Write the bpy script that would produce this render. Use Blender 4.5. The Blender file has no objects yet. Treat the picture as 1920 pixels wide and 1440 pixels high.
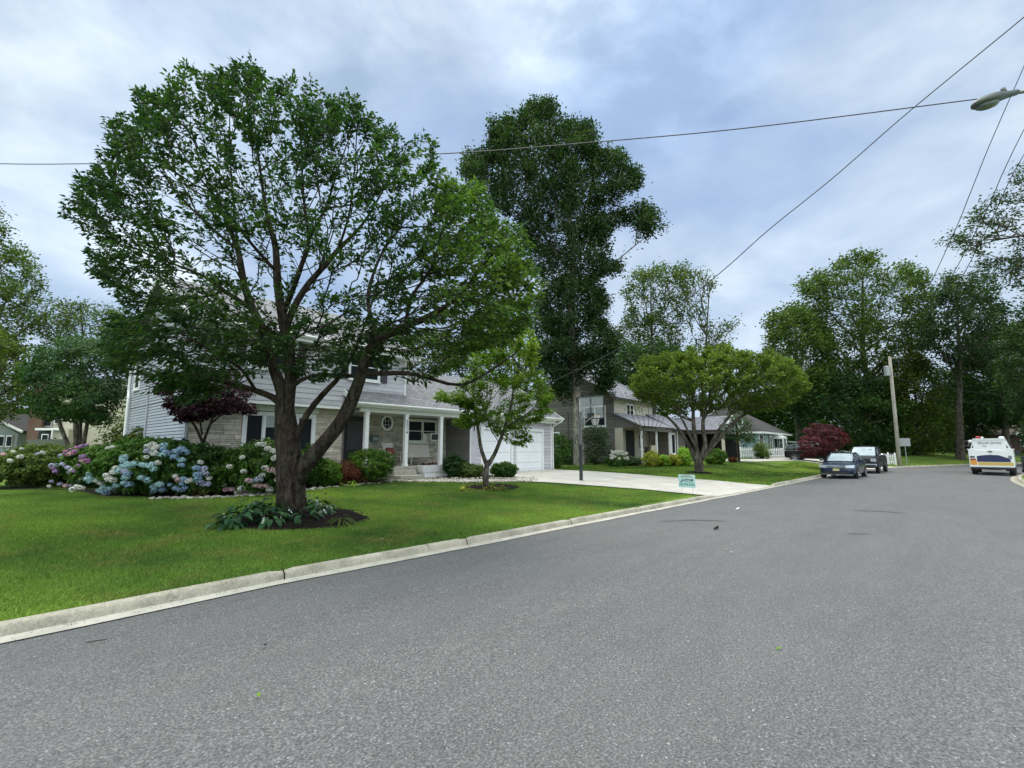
import bpy, math, random
import numpy as np
from mathutils import Vector, Matrix, Euler
R = math.radians
rnd = random.Random(7)
rng = np.random.default_rng(7)
scene = bpy.context.scene
COL = scene.collection

# ------------------------------------------------------------------ camera
FPX, PITCH, YAW, EYE = 900.0, R(7.66), R(41.0), 1.7
FW = np.array([math.cos(YAW)*math.cos(PITCH), math.sin(YAW)*math.cos(PITCH), math.sin(PITCH)])
RT = np.array([math.sin(YAW), -math.cos(YAW), 0.0])
UP = np.cross(RT, FW)
EYEV = np.array([0, 0, EYE])
cam_d = bpy.data.cameras.new("camera"); cam = bpy.data.objects.new("camera", cam_d); COL.objects.link(cam)
cam_d.sensor_width = 36; cam_d.lens = 36*FPX/1920; cam_d.clip_end = 3000; cam_d.clip_start = 0.05
M = Matrix([[RT[0], UP[0], -FW[0], 0], [RT[1], UP[1], -FW[1], 0], [RT[2], UP[2], -FW[2], EYE], [0, 0, 0, 1]])
cam.matrix_world = M
scene.camera = cam

def ray(px, py): return FW + RT*(px-960)/FPX - UP*(py-720)/FPX
def D(px, py, z): return EYEV + ray(px, py)*z          # survey point: sight line and distance
def atY(px, py, Y):
    d = ray(px, py); return EYEV + d*Y/d[1]

# ------------------------------------------------------------------ mesh helpers
def tag(o, label=None, cat=None, group=None, kind=None):
    if label: o["label"] = label
    if cat: o["category"] = cat
    if group: o["group"] = group
    if kind: o["kind"] = kind
    return o
def root(name, loc, label, cat, group=None, rz=0):
    o = bpy.data.objects.new(name, None); COL.objects.link(o)
    o.location = [float(c) for c in loc]; o.rotation_euler = (0, 0, rz); o.empty_display_size = .2
    return tag(o, label, cat, group)
def wm(o):
    m = Matrix.Translation(o.location) @ o.rotation_euler.to_matrix().to_4x4()
    return wm(o.parent) @ o.matrix_parent_inverse @ m if o.parent else m
def link(name, me, parent=None, world=False):
    o = bpy.data.objects.new(name, me); COL.objects.link(o)
    if parent:
        o.parent = parent
        if world: o.matrix_parent_inverse = wm(parent).inverted()   # mesh given in world coordinates
    return o
def copy_tree(o, parent=None):
    c = o.copy(); COL.objects.link(c)
    if parent: c.parent = parent
    for ch in list(o.children): copy_tree(ch, c)
    return c
def np_mesh(name, V, F, mat, tint=None, smooth=False, mats=None, mi=None):
    V = np.asarray(V, dtype=np.float32); F = np.asarray(F, dtype=np.int32)
    me = bpy.data.meshes.new(name)
    n, k = F.shape
    me.vertices.add(len(V)); me.vertices.foreach_set("co", V.ravel())
    me.loops.add(n*k); me.loops.foreach_set("vertex_index", F.ravel())
    me.polygons.add(n); me.polygons.foreach_set("loop_start", np.arange(0, n*k, k, dtype=np.int32))
    me.polygons.foreach_set("loop_total", np.full(n, k, dtype=np.int32))
    if smooth: me.polygons.foreach_set("use_smooth", np.ones(n, dtype=bool))
    for m in (mats or [mat]): me.materials.append(m)
    if mi is not None: me.polygons.foreach_set("material_index", np.asarray(mi, dtype=np.int32))
    if tint is not None:
        a = me.attributes.new("tint", 'FLOAT', 'FACE'); a.data.foreach_set("value", np.asarray(tint, dtype=np.float32))
    me.update(calc_edges=True)
    return me

class MB:
    def __init__(s): s.v = []; s.f = []; s.m = []; s.t = []; s.cm = 0; s.ct = 0.5
    def add(s, vs, fs):
        b = len(s.v); s.v += [tuple(map(float, q)) for q in vs]
        for f in fs: s.f.append(tuple(b+i for i in f)); s.m.append(s.cm); s.t.append(s.ct)
        return s
    def box(s, x0, x1, y0, y1, z0, z1):
        return s.add([(x0,y0,z0),(x1,y0,z0),(x1,y1,z0),(x0,y1,z0),(x0,y0,z1),(x1,y0,z1),(x1,y1,z1),(x0,y1,z1)],
                     [(0,3,2,1),(4,5,6,7),(0,1,5,4),(1,2,6,5),(2,3,7,6),(3,0,4,7)])
    def quad(s, a, b, c, d): return s.add([a,b,c,d], [(0,1,2,3)])
    def tri(s, a, b, c): return s.add([a,b,c], [(0,1,2)])
    def prism(s, prof, axis, a0, a1):
        # prof: 2d points; axis 'x' -> (a, p0, p1), 'y' -> (p0, a, p1), 'z' -> (p0,p1,a)
        def mk(a, p): return {'x': (a,p[0],p[1]), 'y': (p[0],a,p[1]), 'z': (p[0],p[1],a)}[axis]
        n = len(prof)
        vs = [mk(a0,p) for p in prof]+[mk(a1,p) for p in prof]
        return s.add(vs, [tuple(range(n-1,-1,-1)), tuple(range(n,2*n))]+[(i,(i+1)%n,n+(i+1)%n,n+i) for i in range(n)])
    def tube(s, pts, rad, n=8, cap=True, lump=0):
        pts = [Vector([float(c) for c in p]) for p in pts]
        if not hasattr(rad, '__len__'): rad = [rad]*len(pts)
        vs = []; ref = None
        for i, p in enumerate(pts):
            t = (pts[min(i+1,len(pts)-1)]-pts[max(i-1,0)]).normalized()
            if ref is None: ref = Vector((0,0,1)) if abs(t.z) < .9 else Vector((1,0,0))
            u = t.cross(ref).normalized(); w = u.cross(t).normalized(); ref = w
            for k in range(n):
                a = 2*math.pi*k/n
                r = rad[i]*(1+(rnd.uniform(-lump, lump) if lump else 0))
                vs.append(p+u*math.cos(a)*r+w*math.sin(a)*r)
        fs = [(i*n+k, i*n+(k+1)%n, (i+1)*n+(k+1)%n, (i+1)*n+k) for i in range(len(pts)-1) for k in range(n)]
        if cap: fs += [tuple(range(n-1,-1,-1)), tuple(range((len(pts)-1)*n, len(pts)*n))]
        return s.add(vs, fs)
    def cyl(s, a, b, r0, r1=None, n=16): return s.tube([a,b], [r0, r0 if r1 is None else r1], n)
    def ball(s, c, r, nu=12, nv=8, sq=(1,1,1)):
        vs = [(c[0],c[1],c[2]-r*sq[2])]
        for j in range(1, nv):
            ph = math.pi*j/nv-math.pi/2
            for i in range(nu):
                a = 2*math.pi*i/nu
                vs.append((c[0]+r*sq[0]*math.cos(ph)*math.cos(a), c[1]+r*sq[1]*math.cos(ph)*math.sin(a), c[2]+r*sq[2]*math.sin(ph)))
        vs.append((c[0],c[1],c[2]+r*sq[2]))
        fs = [(0, 1+(i+1)%nu, 1+i) for i in range(nu)]
        for j in range(nv-2):
            for i in range(nu):
                fs.append((1+j*nu+i, 1+j*nu+(i+1)%nu, 1+(j+1)*nu+(i+1)%nu, 1+(j+1)*nu+i))
        L = len(vs)-1
        fs += [(L, 1+(nv-2)*nu+i, 1+(nv-2)*nu+(i+1)%nu) for i in range(nu)]
        return s.add(vs, fs)
    def build(s, name, mat, parent=None, smooth=False, bevel=0, world=True, sub=0, auto=False):
        me = bpy.data.meshes.new(name); me.from_pydata(s.v, [], s.f)
        for m in (mat if isinstance(mat, (list,tuple)) else [mat]): me.materials.append(m)
        me.polygons.foreach_set("material_index", s.m)
        if smooth: me.polygons.foreach_set("use_smooth", [True]*len(s.f))
        a = me.attributes.new("tint", 'FLOAT', 'FACE'); a.data.foreach_set("value", s.t)
        me.update()
        o = link(name, me, parent, world)
        if bevel:
            b = o.modifiers.new("bevel", 'BEVEL'); b.width = bevel; b.segments = 2; b.limit_method = 'ANGLE'; b.angle_limit = R(40)
        if sub:
            b = o.modifiers.new("sub", 'SUBSURF'); b.levels = sub; b.render_levels = sub
        return o

def build_each(mb, name, mat, parent):
    for k in range(0, len(mb.v), 8):
        m2 = MB(); m2.v = mb.v[k:k+8]; m2.f = [tuple(i-k for i in f) for f in mb.f if k <= f[0] < k+8]; m2.m = [0]*len(m2.f); m2.t = [.5]*len(m2.f); m2.build(name, mat, parent)
# ------------------------------------------------------------------ materials
def new_mat(name):
    m = bpy.data.materials.new(name); m.use_nodes = True
    nt = m.node_tree; b = nt.nodes["Principled BSDF"]; return m, nt, b
def N(nt, t, **kw):
    n = nt.nodes.new(t)
    for k, v in kw.items():
        if k in n.inputs.keys() if isinstance(k, str) else False: n.inputs[k].default_value = v
        else: setattr(n, k, v)
    return n
def noise(nt, scale, detail=4, rough=.6, vec=None, dist=0):
    n = nt.nodes.new('ShaderNodeTexNoise'); n.inputs['Scale'].default_value = scale
    n.inputs['Detail'].default_value = detail; n.inputs['Roughness'].default_value = rough; n.inputs['Distortion'].default_value = dist
    if vec: nt.links.new(vec, n.inputs['Vector'])
    return n.outputs['Fac']
def ramp(nt, fac, stops):
    n = nt.nodes.new('ShaderNodeValToRGB'); e = n.color_ramp.elements
    while len(e) < len(stops): e.new(.5)
    for el, (p, c) in zip(e, stops): el.position = p; el.color = (*c, 1) if len(c) == 3 else c
    nt.links.new(fac, n.inputs['Fac']); return n.outputs['Color']
def mix(nt, fac, a, b, mode='MIX'):
    n = nt.nodes.new('ShaderNodeMix'); n.data_type = 'RGBA'; n.blend_type = mode
    for i, v in ((0, fac), (6, a), (7, b)):
        if hasattr(v, 'links') or isinstance(v, bpy.types.NodeSocket): nt.links.new(v, n.inputs[i])
        elif isinstance(v, (int, float)): n.inputs[i].default_value = v
        else: n.inputs[i].default_value = (*v, 1)
    return n.outputs[2]
def math_n(nt, op, a, b=None, clamp=False):
    n = nt.nodes.new('ShaderNodeMath'); n.operation = op; n.use_clamp = clamp
    for i, v in ((0, a), (1, b)):
        if v is None: continue
        if isinstance(v, bpy.types.NodeSocket): nt.links.new(v, n.inputs[i])
        else: n.inputs[i].default_value = v
    return n.outputs[0]
def pos(nt, scale=(1,1,1)):
    g = nt.nodes.new('ShaderNodeNewGeometry')
    m = nt.nodes.new('ShaderNodeMapping'); m.inputs['Scale'].default_value = scale
    nt.links.new(g.outputs['Position'], m.inputs['Vector']); return m.outputs[0]
def objc(nt, scale=(1,1,1)):
    g = nt.nodes.new('ShaderNodeTexCoord')
    m = nt.nodes.new('ShaderNodeMapping'); m.inputs['Scale'].default_value = scale
    nt.links.new(g.outputs['Object'], m.inputs['Vector']); return m.outputs[0]
def tintn(nt, name="tint"):
    a = nt.nodes.new('ShaderNodeAttribute'); a.attribute_name = name; return a.outputs['Fac']
def bump(nt, b, h, strength=.3, dist=.01):
    n = nt.nodes.new('ShaderNodeBump'); n.inputs['Strength'].default_value = strength; n.inputs['Distance'].default_value = dist
    nt.links.new(h, n.inputs['Height']); nt.links.new(n.outputs[0], b.inputs['Normal'])
def pm(name, c1, c2=None, scale=3.0, rough=.6, bumpd=0, bscale=None, metal=0, stretch=(1,1,1), tvar=0, spec=.5):
    m, nt, b = new_mat(name)
    c2 = c2 or tuple(x*.8 for x in c1)
    v = pos(nt, stretch)
    f = noise(nt, scale, 5, .65, v)
    col = ramp(nt, f, [(.3, c1), (.7, c2)])
    if tvar:
        t = tintn(nt)
        dk = ramp(nt, t, [(0, (1-tvar,)*3), (1, (1+tvar*.6,)*3)])
        col = mix(nt, 1.0, col, dk, 'MULTIPLY')
    nt.links.new(col, b.inputs['Base Color'])
    b.inputs['Roughness'].default_value = rough; b.inputs['Metallic'].default_value = metal
    b.inputs['Specular IOR Level'].default_value = spec
    if bumpd: bump(nt, b, noise(nt, bscale or scale*6, 4, .6, v), .6, bumpd)
    return m
def leafmat(name, dark, mid, light, trans=.3, rough=.5, tcol=None, big=.5):
    m, nt, b = new_mat(name)
    t = tintn(nt)
    f = noise(nt, big, 2, .5, pos(nt))
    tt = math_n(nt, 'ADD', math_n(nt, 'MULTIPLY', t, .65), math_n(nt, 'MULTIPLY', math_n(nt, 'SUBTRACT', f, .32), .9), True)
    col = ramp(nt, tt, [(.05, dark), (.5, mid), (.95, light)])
    nt.links.new(col, b.inputs['Base Color']); b.inputs['Roughness'].default_value = rough
    b.inputs['Specular IOR Level'].default_value = .13
    tr = nt.nodes.new('ShaderNodeBsdfTranslucent')
    tc = mix(nt, 1.0, col, tcol or (1.3, 1.5, .6), 'MULTIPLY'); nt.links.new(tc, tr.inputs['Color'])
    mx = nt.nodes.new('ShaderNodeMixShader'); mx.inputs[0].default_value = trans
    nt.links.new(b.outputs[0], mx.inputs[1]); nt.links.new(tr.outputs[0], mx.inputs[2])
    nt.links.new(mx.outputs[0], nt.nodes['Material Output'].inputs['Surface'])
    return m

# asphalt
m, nt, b = new_mat("asphalt"); v = pos(nt)
sp = nt.nodes.new('ShaderNodeTexVoronoi'); sp.inputs['Scale'].default_value = 95; nt.links.new(v, sp.inputs['Vector'])
f1 = noise(nt, 60, 3, .7, v); f2 = noise(nt, .35, 4, .6, v); f3 = noise(nt, 2.2, 4, .7, pos(nt, (.35, 1.6, 1)))
base = ramp(nt, f1, [(.33, (.060,.0598,.061)), (.5, (.106,.1055,.108)), (.68, (.190,.189,.192))])
gr = ramp(nt, sp.outputs['Color'], [(.0, (.6,.6,.6)), (.55, (1,1,1)), (.88, (1.3,1.3,1.3)), (.965, (3.0,3.0,3.0))])
base = mix(nt, .85, base, gr, 'MULTIPLY')
base = mix(nt, 1.0, base, ramp(nt, f2, [(.3, (.95,.95,.95)), (.7, (1.05,1.05,1.05))]), 'MULTIPLY')
base = mix(nt, 1.0, base, ramp(nt, f3, [(.3, (.92,.92,.92)), (.7, (1.06,1.06,1.06))]), 'MULTIPLY')
f4 = noise(nt, .9, 5, .7, pos(nt, (.12, 1.0, 1))); base = mix(nt, 1.0, base, ramp(nt, f4, [(.32, (.93,.93,.935)), (.5, (1,1,1)), (.7, (1.07,1.068,1.06))]), 'MULTIPLY')
f5 = noise(nt, 1.7, 3, .5, v); base = mix(nt, math_n(nt, 'MULTIPLY', math_n(nt, 'SUBTRACT', f5, .70, True), 2.0, True), base, (.06,.06,.062))
nt.links.new(base, b.inputs['Base Color']); b.inputs['Roughness'].default_value = .8; b.inputs['Specular IOR Level'].default_value = .3
bump(nt, b, math_n(nt, 'ADD', sp.outputs['Distance'], f1), .55, .006)
M_ASPH = m
M_PATCH = pm("asphalt_patch", (.055,.056,.06), (.085,.086,.09), 9, .85, .003, 120)
m, nt, b = new_mat("curb_concrete"); v = pos(nt)
c_ = ramp(nt, noise(nt, 1.6, 6, .7, v), [(.32, (.42,.39,.32)), (.5, (.33,.305,.25)), (.66, (.21,.195,.16))])
c_ = mix(nt, 1.0, c_, ramp(nt, noise(nt, 45, 3, .7, v), [(.3, (.72,.72,.72)), (.65, (1.15,1.15,1.12))]), 'MULTIPLY')
c_ = mix(nt, math_n(nt, 'MULTIPLY', math_n(nt, 'SUBTRACT', noise(nt, 5, 5, .7, v), .58, True), 4, True), c_, (.09,.088,.07))
nt.links.new(c_, b.inputs['Base Color']); b.inputs['Roughness'].default_value = .9; bump(nt, b, noise(nt, 60, 4, .6, v), .7, .005); M_CONC = m
M_GUT = pm("gutter_concrete", (.46,.44,.39), (.31,.295,.26), 3.1, .85, .002, 70)
M_DRIVE = pm("driveway_concrete", (.50,.475,.44), (.36,.34,.31), 1.1, .85, .002, 60)
M_STEP = pm("step_concrete", (.42,.39,.34), (.3,.28,.24), 5, .85, .003, 60)
M_MULCH = pm("mulch", (.008,.007,.007), (.026,.021,.019), 28, 1.0, .03, 45, spec=0.05)
# lawn soil
m, nt, b = new_mat("lawn"); v = pos(nt)
a = noise(nt, .22, 4, .6, v); c = noise(nt, 1.3, 4, .6, v); d = noise(nt, 30, 3, .7, pos(nt, (1, 1, 1)))
col = ramp(nt, a, [(.34, (.045,.085,.016)), (.48, (.085,.15,.022)), (.64, (.15,.22,.03))])
col = mix(nt, math_n(nt, 'MULTIPLY', math_n(nt, 'SUBTRACT', c, .52, True), 3.2, True), col, (.13,.15,.035))
col = mix(nt, 1.0, col, ramp(nt, d, [(.3, (.55,.55,.55)), (.7, (1.3,1.3,1.3))]), 'MULTIPLY')
nt.links.new(col, b.inputs['Base Color']); b.inputs['Roughness'].default_value = .9; b.inputs['Specular IOR Level'].default_value = .15
bump(nt, b, d, .8, .03); M_LAWN = m
# grass blades
m, nt, b = new_mat("grass_blade"); v = pos(nt)
a = noise(nt, .22, 4, .6, v); c = noise(nt, 1.3, 4, .6, v); t = tintn(nt)
col = ramp(nt, a, [(.34, (.052,.115,.022)), (.48, (.115,.22,.034)), (.64, (.21,.335,.05))])
col = mix(nt, math_n(nt, 'MULTIPLY', math_n(nt, 'SUBTRACT', c, .50, True), 3.6, True), col, (.21,.205,.06))
col = mix(nt, 1.0, col, ramp(nt, t, [(0, (.6,.6,.6)), (1, (1.35,1.3,1.2))]), 'MULTIPLY')
nt.links.new(col, b.inputs['Base Color']); b.inputs['Roughness'].default_value = .6; b.inputs['Specular IOR Level'].default_value = .2
tr = nt.nodes.new('ShaderNodeBsdfTranslucent'); nt.links.new(col, tr.inputs['Color'])
mx = nt.nodes.new('ShaderNodeMixShader'); mx.inputs[0].default_value = .3
nt.links.new(b.outputs[0], mx.inputs[1]); nt.links.new(tr.outputs[0], mx.inputs[2]); nt.links.new(mx.outputs[0], nt.nodes['Material Output'].inputs['Surface'])
M_BLADE = m
# bark
def bark(name, c1, c2, sc=9, bd=.02):
    m, nt, b = new_mat(name); v = pos(nt, (1, 1, .35))
    f = noise(nt, sc, 6, .7, v, .5); col = ramp(nt, f, [(.34, tuple(q*.5 for q in c1)), (.5, tuple((p_+q)/2 for p_, q in zip(c1, c2))), (.66, tuple(q*1.35 for q in c2))])
    pz = noise(nt, 3, 3, .5, pos(nt)); col = mix(nt, math_n(nt, 'MULTIPLY', math_n(nt, 'SUBTRACT', pz, .62, True), 3, True), col, (.10,.11,.085))
    fl = noise(nt, 26, 4, .7, pos(nt, (1, 1, 1.6))); col = mix(nt, math_n(nt, 'MULTIPLY', math_n(nt, 'SUBTRACT', fl, .60, True), 5, True), col, tuple(min(1, q*2.6) for q in c2))
    nt.links.new(col, b.inputs['Base Color']); b.inputs['Roughness'].default_value = .95; b.inputs['Specular IOR Level'].default_value = .15
    bump(nt, b, f, 1.0, bd); return m
M_BARK = bark("bark_cherry", (.012,.009,.007), (.055,.044,.034), 10, .03)
M_BARKG = bark("bark_grey", (.04,.035,.03), (.14,.12,.10), 7, .03)
M_BARKO = bark("bark_oak", (.17,.15,.125), (.40,.36,.31), 7, .03)
M_BARKD = bark("bark_dark", (.022,.017,.015), (.06,.048,.042))
# leaves
L_CHERRY = leafmat("leaf_cherry", (.012,.034,.013), (.036,.082,.025), (.115,.19,.038), .36, .5)
L_OAK = leafmat("leaf_oak", (.012,.032,.014), (.034,.070,.026), (.095,.145,.045), .30)
L_ROUND = leafmat("leaf_round", (.035,.065,.012), (.11,.165,.03), (.25,.32,.07), .40)
L_MAPLE = leafmat("leaf_light_maple", (.035,.085,.012), (.115,.205,.022), (.29,.36,.05), .40)
L_PURPLE = leafmat("leaf_purple", (.014,.006,.012), (.035,.012,.022), (.075,.028,.04), .25, .5, (1.4,.8,.9))
L_RED = leafmat("leaf_red", (.035,.009,.012), (.085,.018,.026), (.17,.045,.055), .3, .5, (1.4,.8,.8))
L_DARK = leafmat("leaf_dark", (.010,.030,.011), (.028,.070,.022), (.085,.16,.036), .32)
L_MID = leafmat("leaf_mid", (.022,.048,.014), (.07,.115,.026), (.17,.23,.055), .34)
L_OLIVE = leafmat("leaf_olive", (.022,.045,.010), (.07,.11,.02), (.18,.23,.042), .34)
L_HYD = leafmat("leaf_hydrangea", (.010,.034,.008), (.04,.10,.016), (.13,.22,.035), .28, .5)
L_RHODO = leafmat("leaf_rhododendron", (.02,.04,.010), (.055,.09,.018), (.15,.18,.035), .2, .4)
L_BOX = leafmat("leaf_boxwood", (.014,.04,.008), (.05,.12,.014), (.16,.27,.025), .3)
L_LIME = leafmat("leaf_lime", (.08,.19,.02), (.22,.40,.04), (.42,.58,.08), .35)
L_HOSTA = leafmat("leaf_hosta", (.008,.028,.014), (.022,.065,.028), (.06,.14,.05), .2, .35)
L_RUST = leafmat("leaf_rust", (.035,.012,.008), (.09,.028,.016), (.19,.07,.035), .3, .5, (1.4,.9,.7))
L_YEL = leafmat("leaf_yellow", (.08,.12,.012), (.28,.30,.03), (.60,.55,.08), .3)
# building
M_WHITE = pm("white_trim", (.80,.80,.80), (.72,.72,.73), 4, .45)
M_DOORW = pm("garage_white", (.84,.85,.88), (.77,.78,.82), 2, .4)
M_CREAMP = pm("panel_cream", (.60,.62,.56), (.54,.56,.50), 2, .5)
M_SIDEL = pm("siding_grey_blue", (.42,.44,.49), (.36,.38,.43), 1.5, .55, tvar=.08)
M_SHAKE = pm("shake_lavender", (.55,.53,.575), (.47,.455,.495), 3, .65, .002, 40, tvar=.12)
M_GSIDE = pm("garage_side_grey", (.22,.205,.20), (.17,.16,.155), 3, .65, tvar=.12)
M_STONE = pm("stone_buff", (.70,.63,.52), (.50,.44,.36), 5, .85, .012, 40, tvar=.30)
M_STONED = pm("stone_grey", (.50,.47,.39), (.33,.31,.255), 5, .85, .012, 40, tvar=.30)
M_MORT = pm("mortar", (.16,.15,.13), (.12,.11,.10), 8, .9)
M_GLASS = pm("window_glass", (.012,.015,.018), (.022,.026,.03), .8, .10, spec=.04)
M_BLIND = pm("blind", (.42,.45,.43), (.36,.39,.37), 3, .8)
M_SHUT = pm("shutter_plum", (.055,.048,.065), (.045,.04,.052), 5, .5)
M_DARK = pm("near_black", (.010,.010,.011), (.016,.016,.017), 5, .6)
M_SCREEN = pm("screen_door", (.025,.027,.03), (.045,.047,.05), 8, .4)
def shingle(name, c1, c2):
    m, nt, b = new_mat(name); v = objc(nt)
    br = nt.nodes.new('ShaderNodeTexBrick'); nt.links.new(v, br.inputs['Vector'])
    br.inputs['Scale'].default_value = 1; br.inputs['Brick Width'].default_value = .3; br.inputs['Row Height'].default_value = .14
    br.inputs['Mortar Size'].default_value = .006; br.inputs['Color1'].default_value = (*c1, 1); br.inputs['Color2'].default_value = (*c2, 1)
    br.inputs['Mortar'].default_value = (*[q*.45 for q in c1], 1)
    f = noise(nt, 6, 5, .7, v); col = mix(nt, 1.0, br.outputs['Color'], ramp(nt, f, [(.3, (.65,.65,.65)), (.7, (1.3,1.3,1.3))]), 'MULTIPLY')
    nt.links.new(col, b.inputs['Base Color']); b.inputs['Roughness'].default_value = .9
    bump(nt, b, noise(nt, 90, 2, .5, v), .5, .005); return m
M_ROOF = shingle("shingle_grey", (.13,.13,.145), (.21,.21,.225))
M_ROOF2 = shingle("shingle_lavender", (.17,.17,.20), (.24,.24,.275))
M_ROOFD = shingle("shingle_dark", (.035,.033,.033), (.06,.055,.055))
M_ROOFB = shingle("shingle_brown", (.055,.036,.03), (.085,.055,.045))
M_BROWN = pm("clapboard_brown", (.175,.158,.138), (.135,.122,.106), 2, .7, tvar=.15)
M_TAUPE = pm("panel_taupe", (.15,.135,.12), (.13,.118,.105), 2, .7)
M_CREAM = pm("cream_wall", (.55,.50,.40), (.47,.43,.345), 2, .7, tvar=.1)
M_TEAL = pm("teal_siding", (.27,.42,.43), (.23,.37,.38), 2, .6, tvar=.1)
M_SAGE = pm("sage_siding", (.29,.39,.37), (.25,.34,.32), 2, .6, tvar=.1)
M_BRICK = pm("brick_chimney", (.20,.12,.085), (.13,.075,.055), 7, .9, .01, 30, tvar=.2)
M_BEIGE = pm("beige_siding", (.50,.46,.36), (.43,.40,.31), 2, .7, tvar=.1)
M_DKRED = pm("dark_red_brick", (.05,.022,.018), (.03,.015,.013), 6, .9)
M_GREY2 = pm("grey_siding", (.30,.33,.32), (.26,.28,.275), 2, .7, tvar=.1)
M_PEB = pm("river_stone", (.42,.39,.34), (.24,.22,.19), 14, .7, tvar=.45)
M_WOODF = pm("weathered_fence", (.13,.15,.12), (.09,.10,.085), 4, .9)
M_POLE = pm("weathered_pole", (.44,.41,.36), (.28,.26,.225), 6, .9, .006, 30, stretch=(1,1,.2))
M_GALV = pm("galvanised_metal", (.36,.38,.38), (.30,.32,.32), 6, .45, metal=.4)
M_LAMPM = pm("lamp_metal", (.09,.105,.10), (.07,.08,.078), 5, .5, metal=.2)
M_LAMPL = pm("lamp_lens", (.13,.15,.16), (.10,.115,.125), 5, .25)
M_BLACKP = pm("black_steel", (.022,.024,.026), (.035,.036,.037), 6, .5)
M_GREYP = pm("grey_steel", (.13,.14,.14), (.10,.105,.105), 6, .5)
M_WIRE = pm("wire_black", (.03,.03,.035), (.045,.045,.05), 3, .6)
M_NET = pm("net_white", (.7,.7,.7), (.6,.6,.6), 3, .7)
M_RUB = pm("rubber", (.014,.014,.015), (.02,.02,.021), 20, .85)
M_CHROME = pm("chrome", (.65,.67,.7), (.5,.52,.55), 20, .18, metal=1)
M_RIM = pm("alloy_rim", (.42,.44,.47), (.33,.35,.38), 10, .3, metal=.8)
def paint(name, c, rough=.22, metal=.3):
    m, nt, b = new_mat(name); b.inputs['Base Color'].default_value = (*c, 1); b.inputs['Roughness'].default_value = rough
    b.inputs['Metallic'].default_value = metal; b.inputs['Coat Weight'].default_value = .5; b.inputs['Coat Roughness'].default_value = .06
    f = noise(nt, 2.5, 5, .6, pos(nt)); b_r = ramp(nt, f, [(.3, (rough*.8,)*3), (.8, (rough*1.7,)*3)]); nt.links.new(b_r, b.inputs['Roughness'])
    return m
M_NAVY = paint("paint_navy", (.012,.026,.065), .25, .5)
M_BLACK = paint("paint_black", (.004,.004,.005), .4, 0); M_BLACK.node_tree.nodes["Principled BSDF"].inputs["Coat Weight"].default_value = .12; M_BLACK.node_tree.nodes["Principled BSDF"].inputs["Specular IOR Level"].default_value = .25
M_TRUCKW = paint("paint_white", (.78,.79,.81), .35, 0)
M_CARGL = pm("car_glass", (.05,.06,.065), (.09,.10,.11), 1.5, .04, spec=1.0)
M_CARGL2 = pm("car_windscreen", (.20,.25,.28), (.34,.40,.43), 2.5, .06, spec=1.0)
M_LIGHTC = pm("headlight_clear", (.45,.50,.55), (.30,.34,.38), 12, .1, spec=1.0)
M_LIGHTR = pm("tail_red", (.35,.02,.015), (.25,.015,.012), 12, .15)
M_ORANGE = pm("sticker_orange", (.75,.33,.05), (.68,.28,.04), 3, .5)
M_GOLD = pm("stripe_gold", (.62,.42,.10), (.55,.37,.09), 3, .4)
M_NAVYS = pm("stripe_navy", (.012,.018,.075), (.015,.022,.09), 3, .3)
M_INK = pm("ink_grey", (.18,.20,.26), (.16,.18,.23), 3, .6)
M_INKD = pm("ink_dark", (.03,.04,.06), (.04,.05,.07), 3, .6)
M_INKG = pm("ink_green", (.05,.25,.17), (.06,.28,.19), 3, .6)
M_SIGN = pm("yard_sign_plastic", (.52,.72,.72), (.46,.66,.67), 2, .5)
M_BINGR = pm("bin_green", (.015,.028,.022), (.022,.038,.03), 4, .6)
M_CHAIR = pm("chair_sling", (.50,.47,.42), (.42,.39,.35), 8, .8)
M_CHAIRF = pm("chair_frame", (.62,.58,.5), (.55,.51,.44), 8, .45)
M_REDC = pm("cushion_red", (.22,.03,.025), (.12,.05,.04), 12, .9)
M_BOXG = pm("mailbox_green", (.10,.17,.13), (.08,.14,.11), 8, .4)
M_PLATE = pm("plate_yellow", (.55,.52,.25), (.45,.43,.2), 8, .5)
M_BLUEF = pm("petal_blue", (.22,.34,.52), (.32,.46,.60), 9, .8, tvar=.25)
M_PALEF = pm("petal_pale", (.60,.62,.60), (.68,.66,.58), 9, .8, tvar=.2)
M_AQUAF = pm("petal_aqua", (.30,.50,.56), (.42,.60,.60), 9, .8, tvar=.25)
M_PINKF = pm("petal_pink", (.62,.34,.40), (.66,.46,.46), 9, .8, tvar=.25)
M_PURPF = pm("petal_purple", (.32,.20,.45), (.42,.22,.42), 9, .8, tvar=.25)
M_MAGF = pm("petal_mauve", (.48,.16,.36), (.42,.20,.42), 9, .8, tvar=.25)
M_LAVF = pm("petal_lavender", (.40,.42,.62), (.50,.48,.60), 9, .8, tvar=.25)

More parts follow.
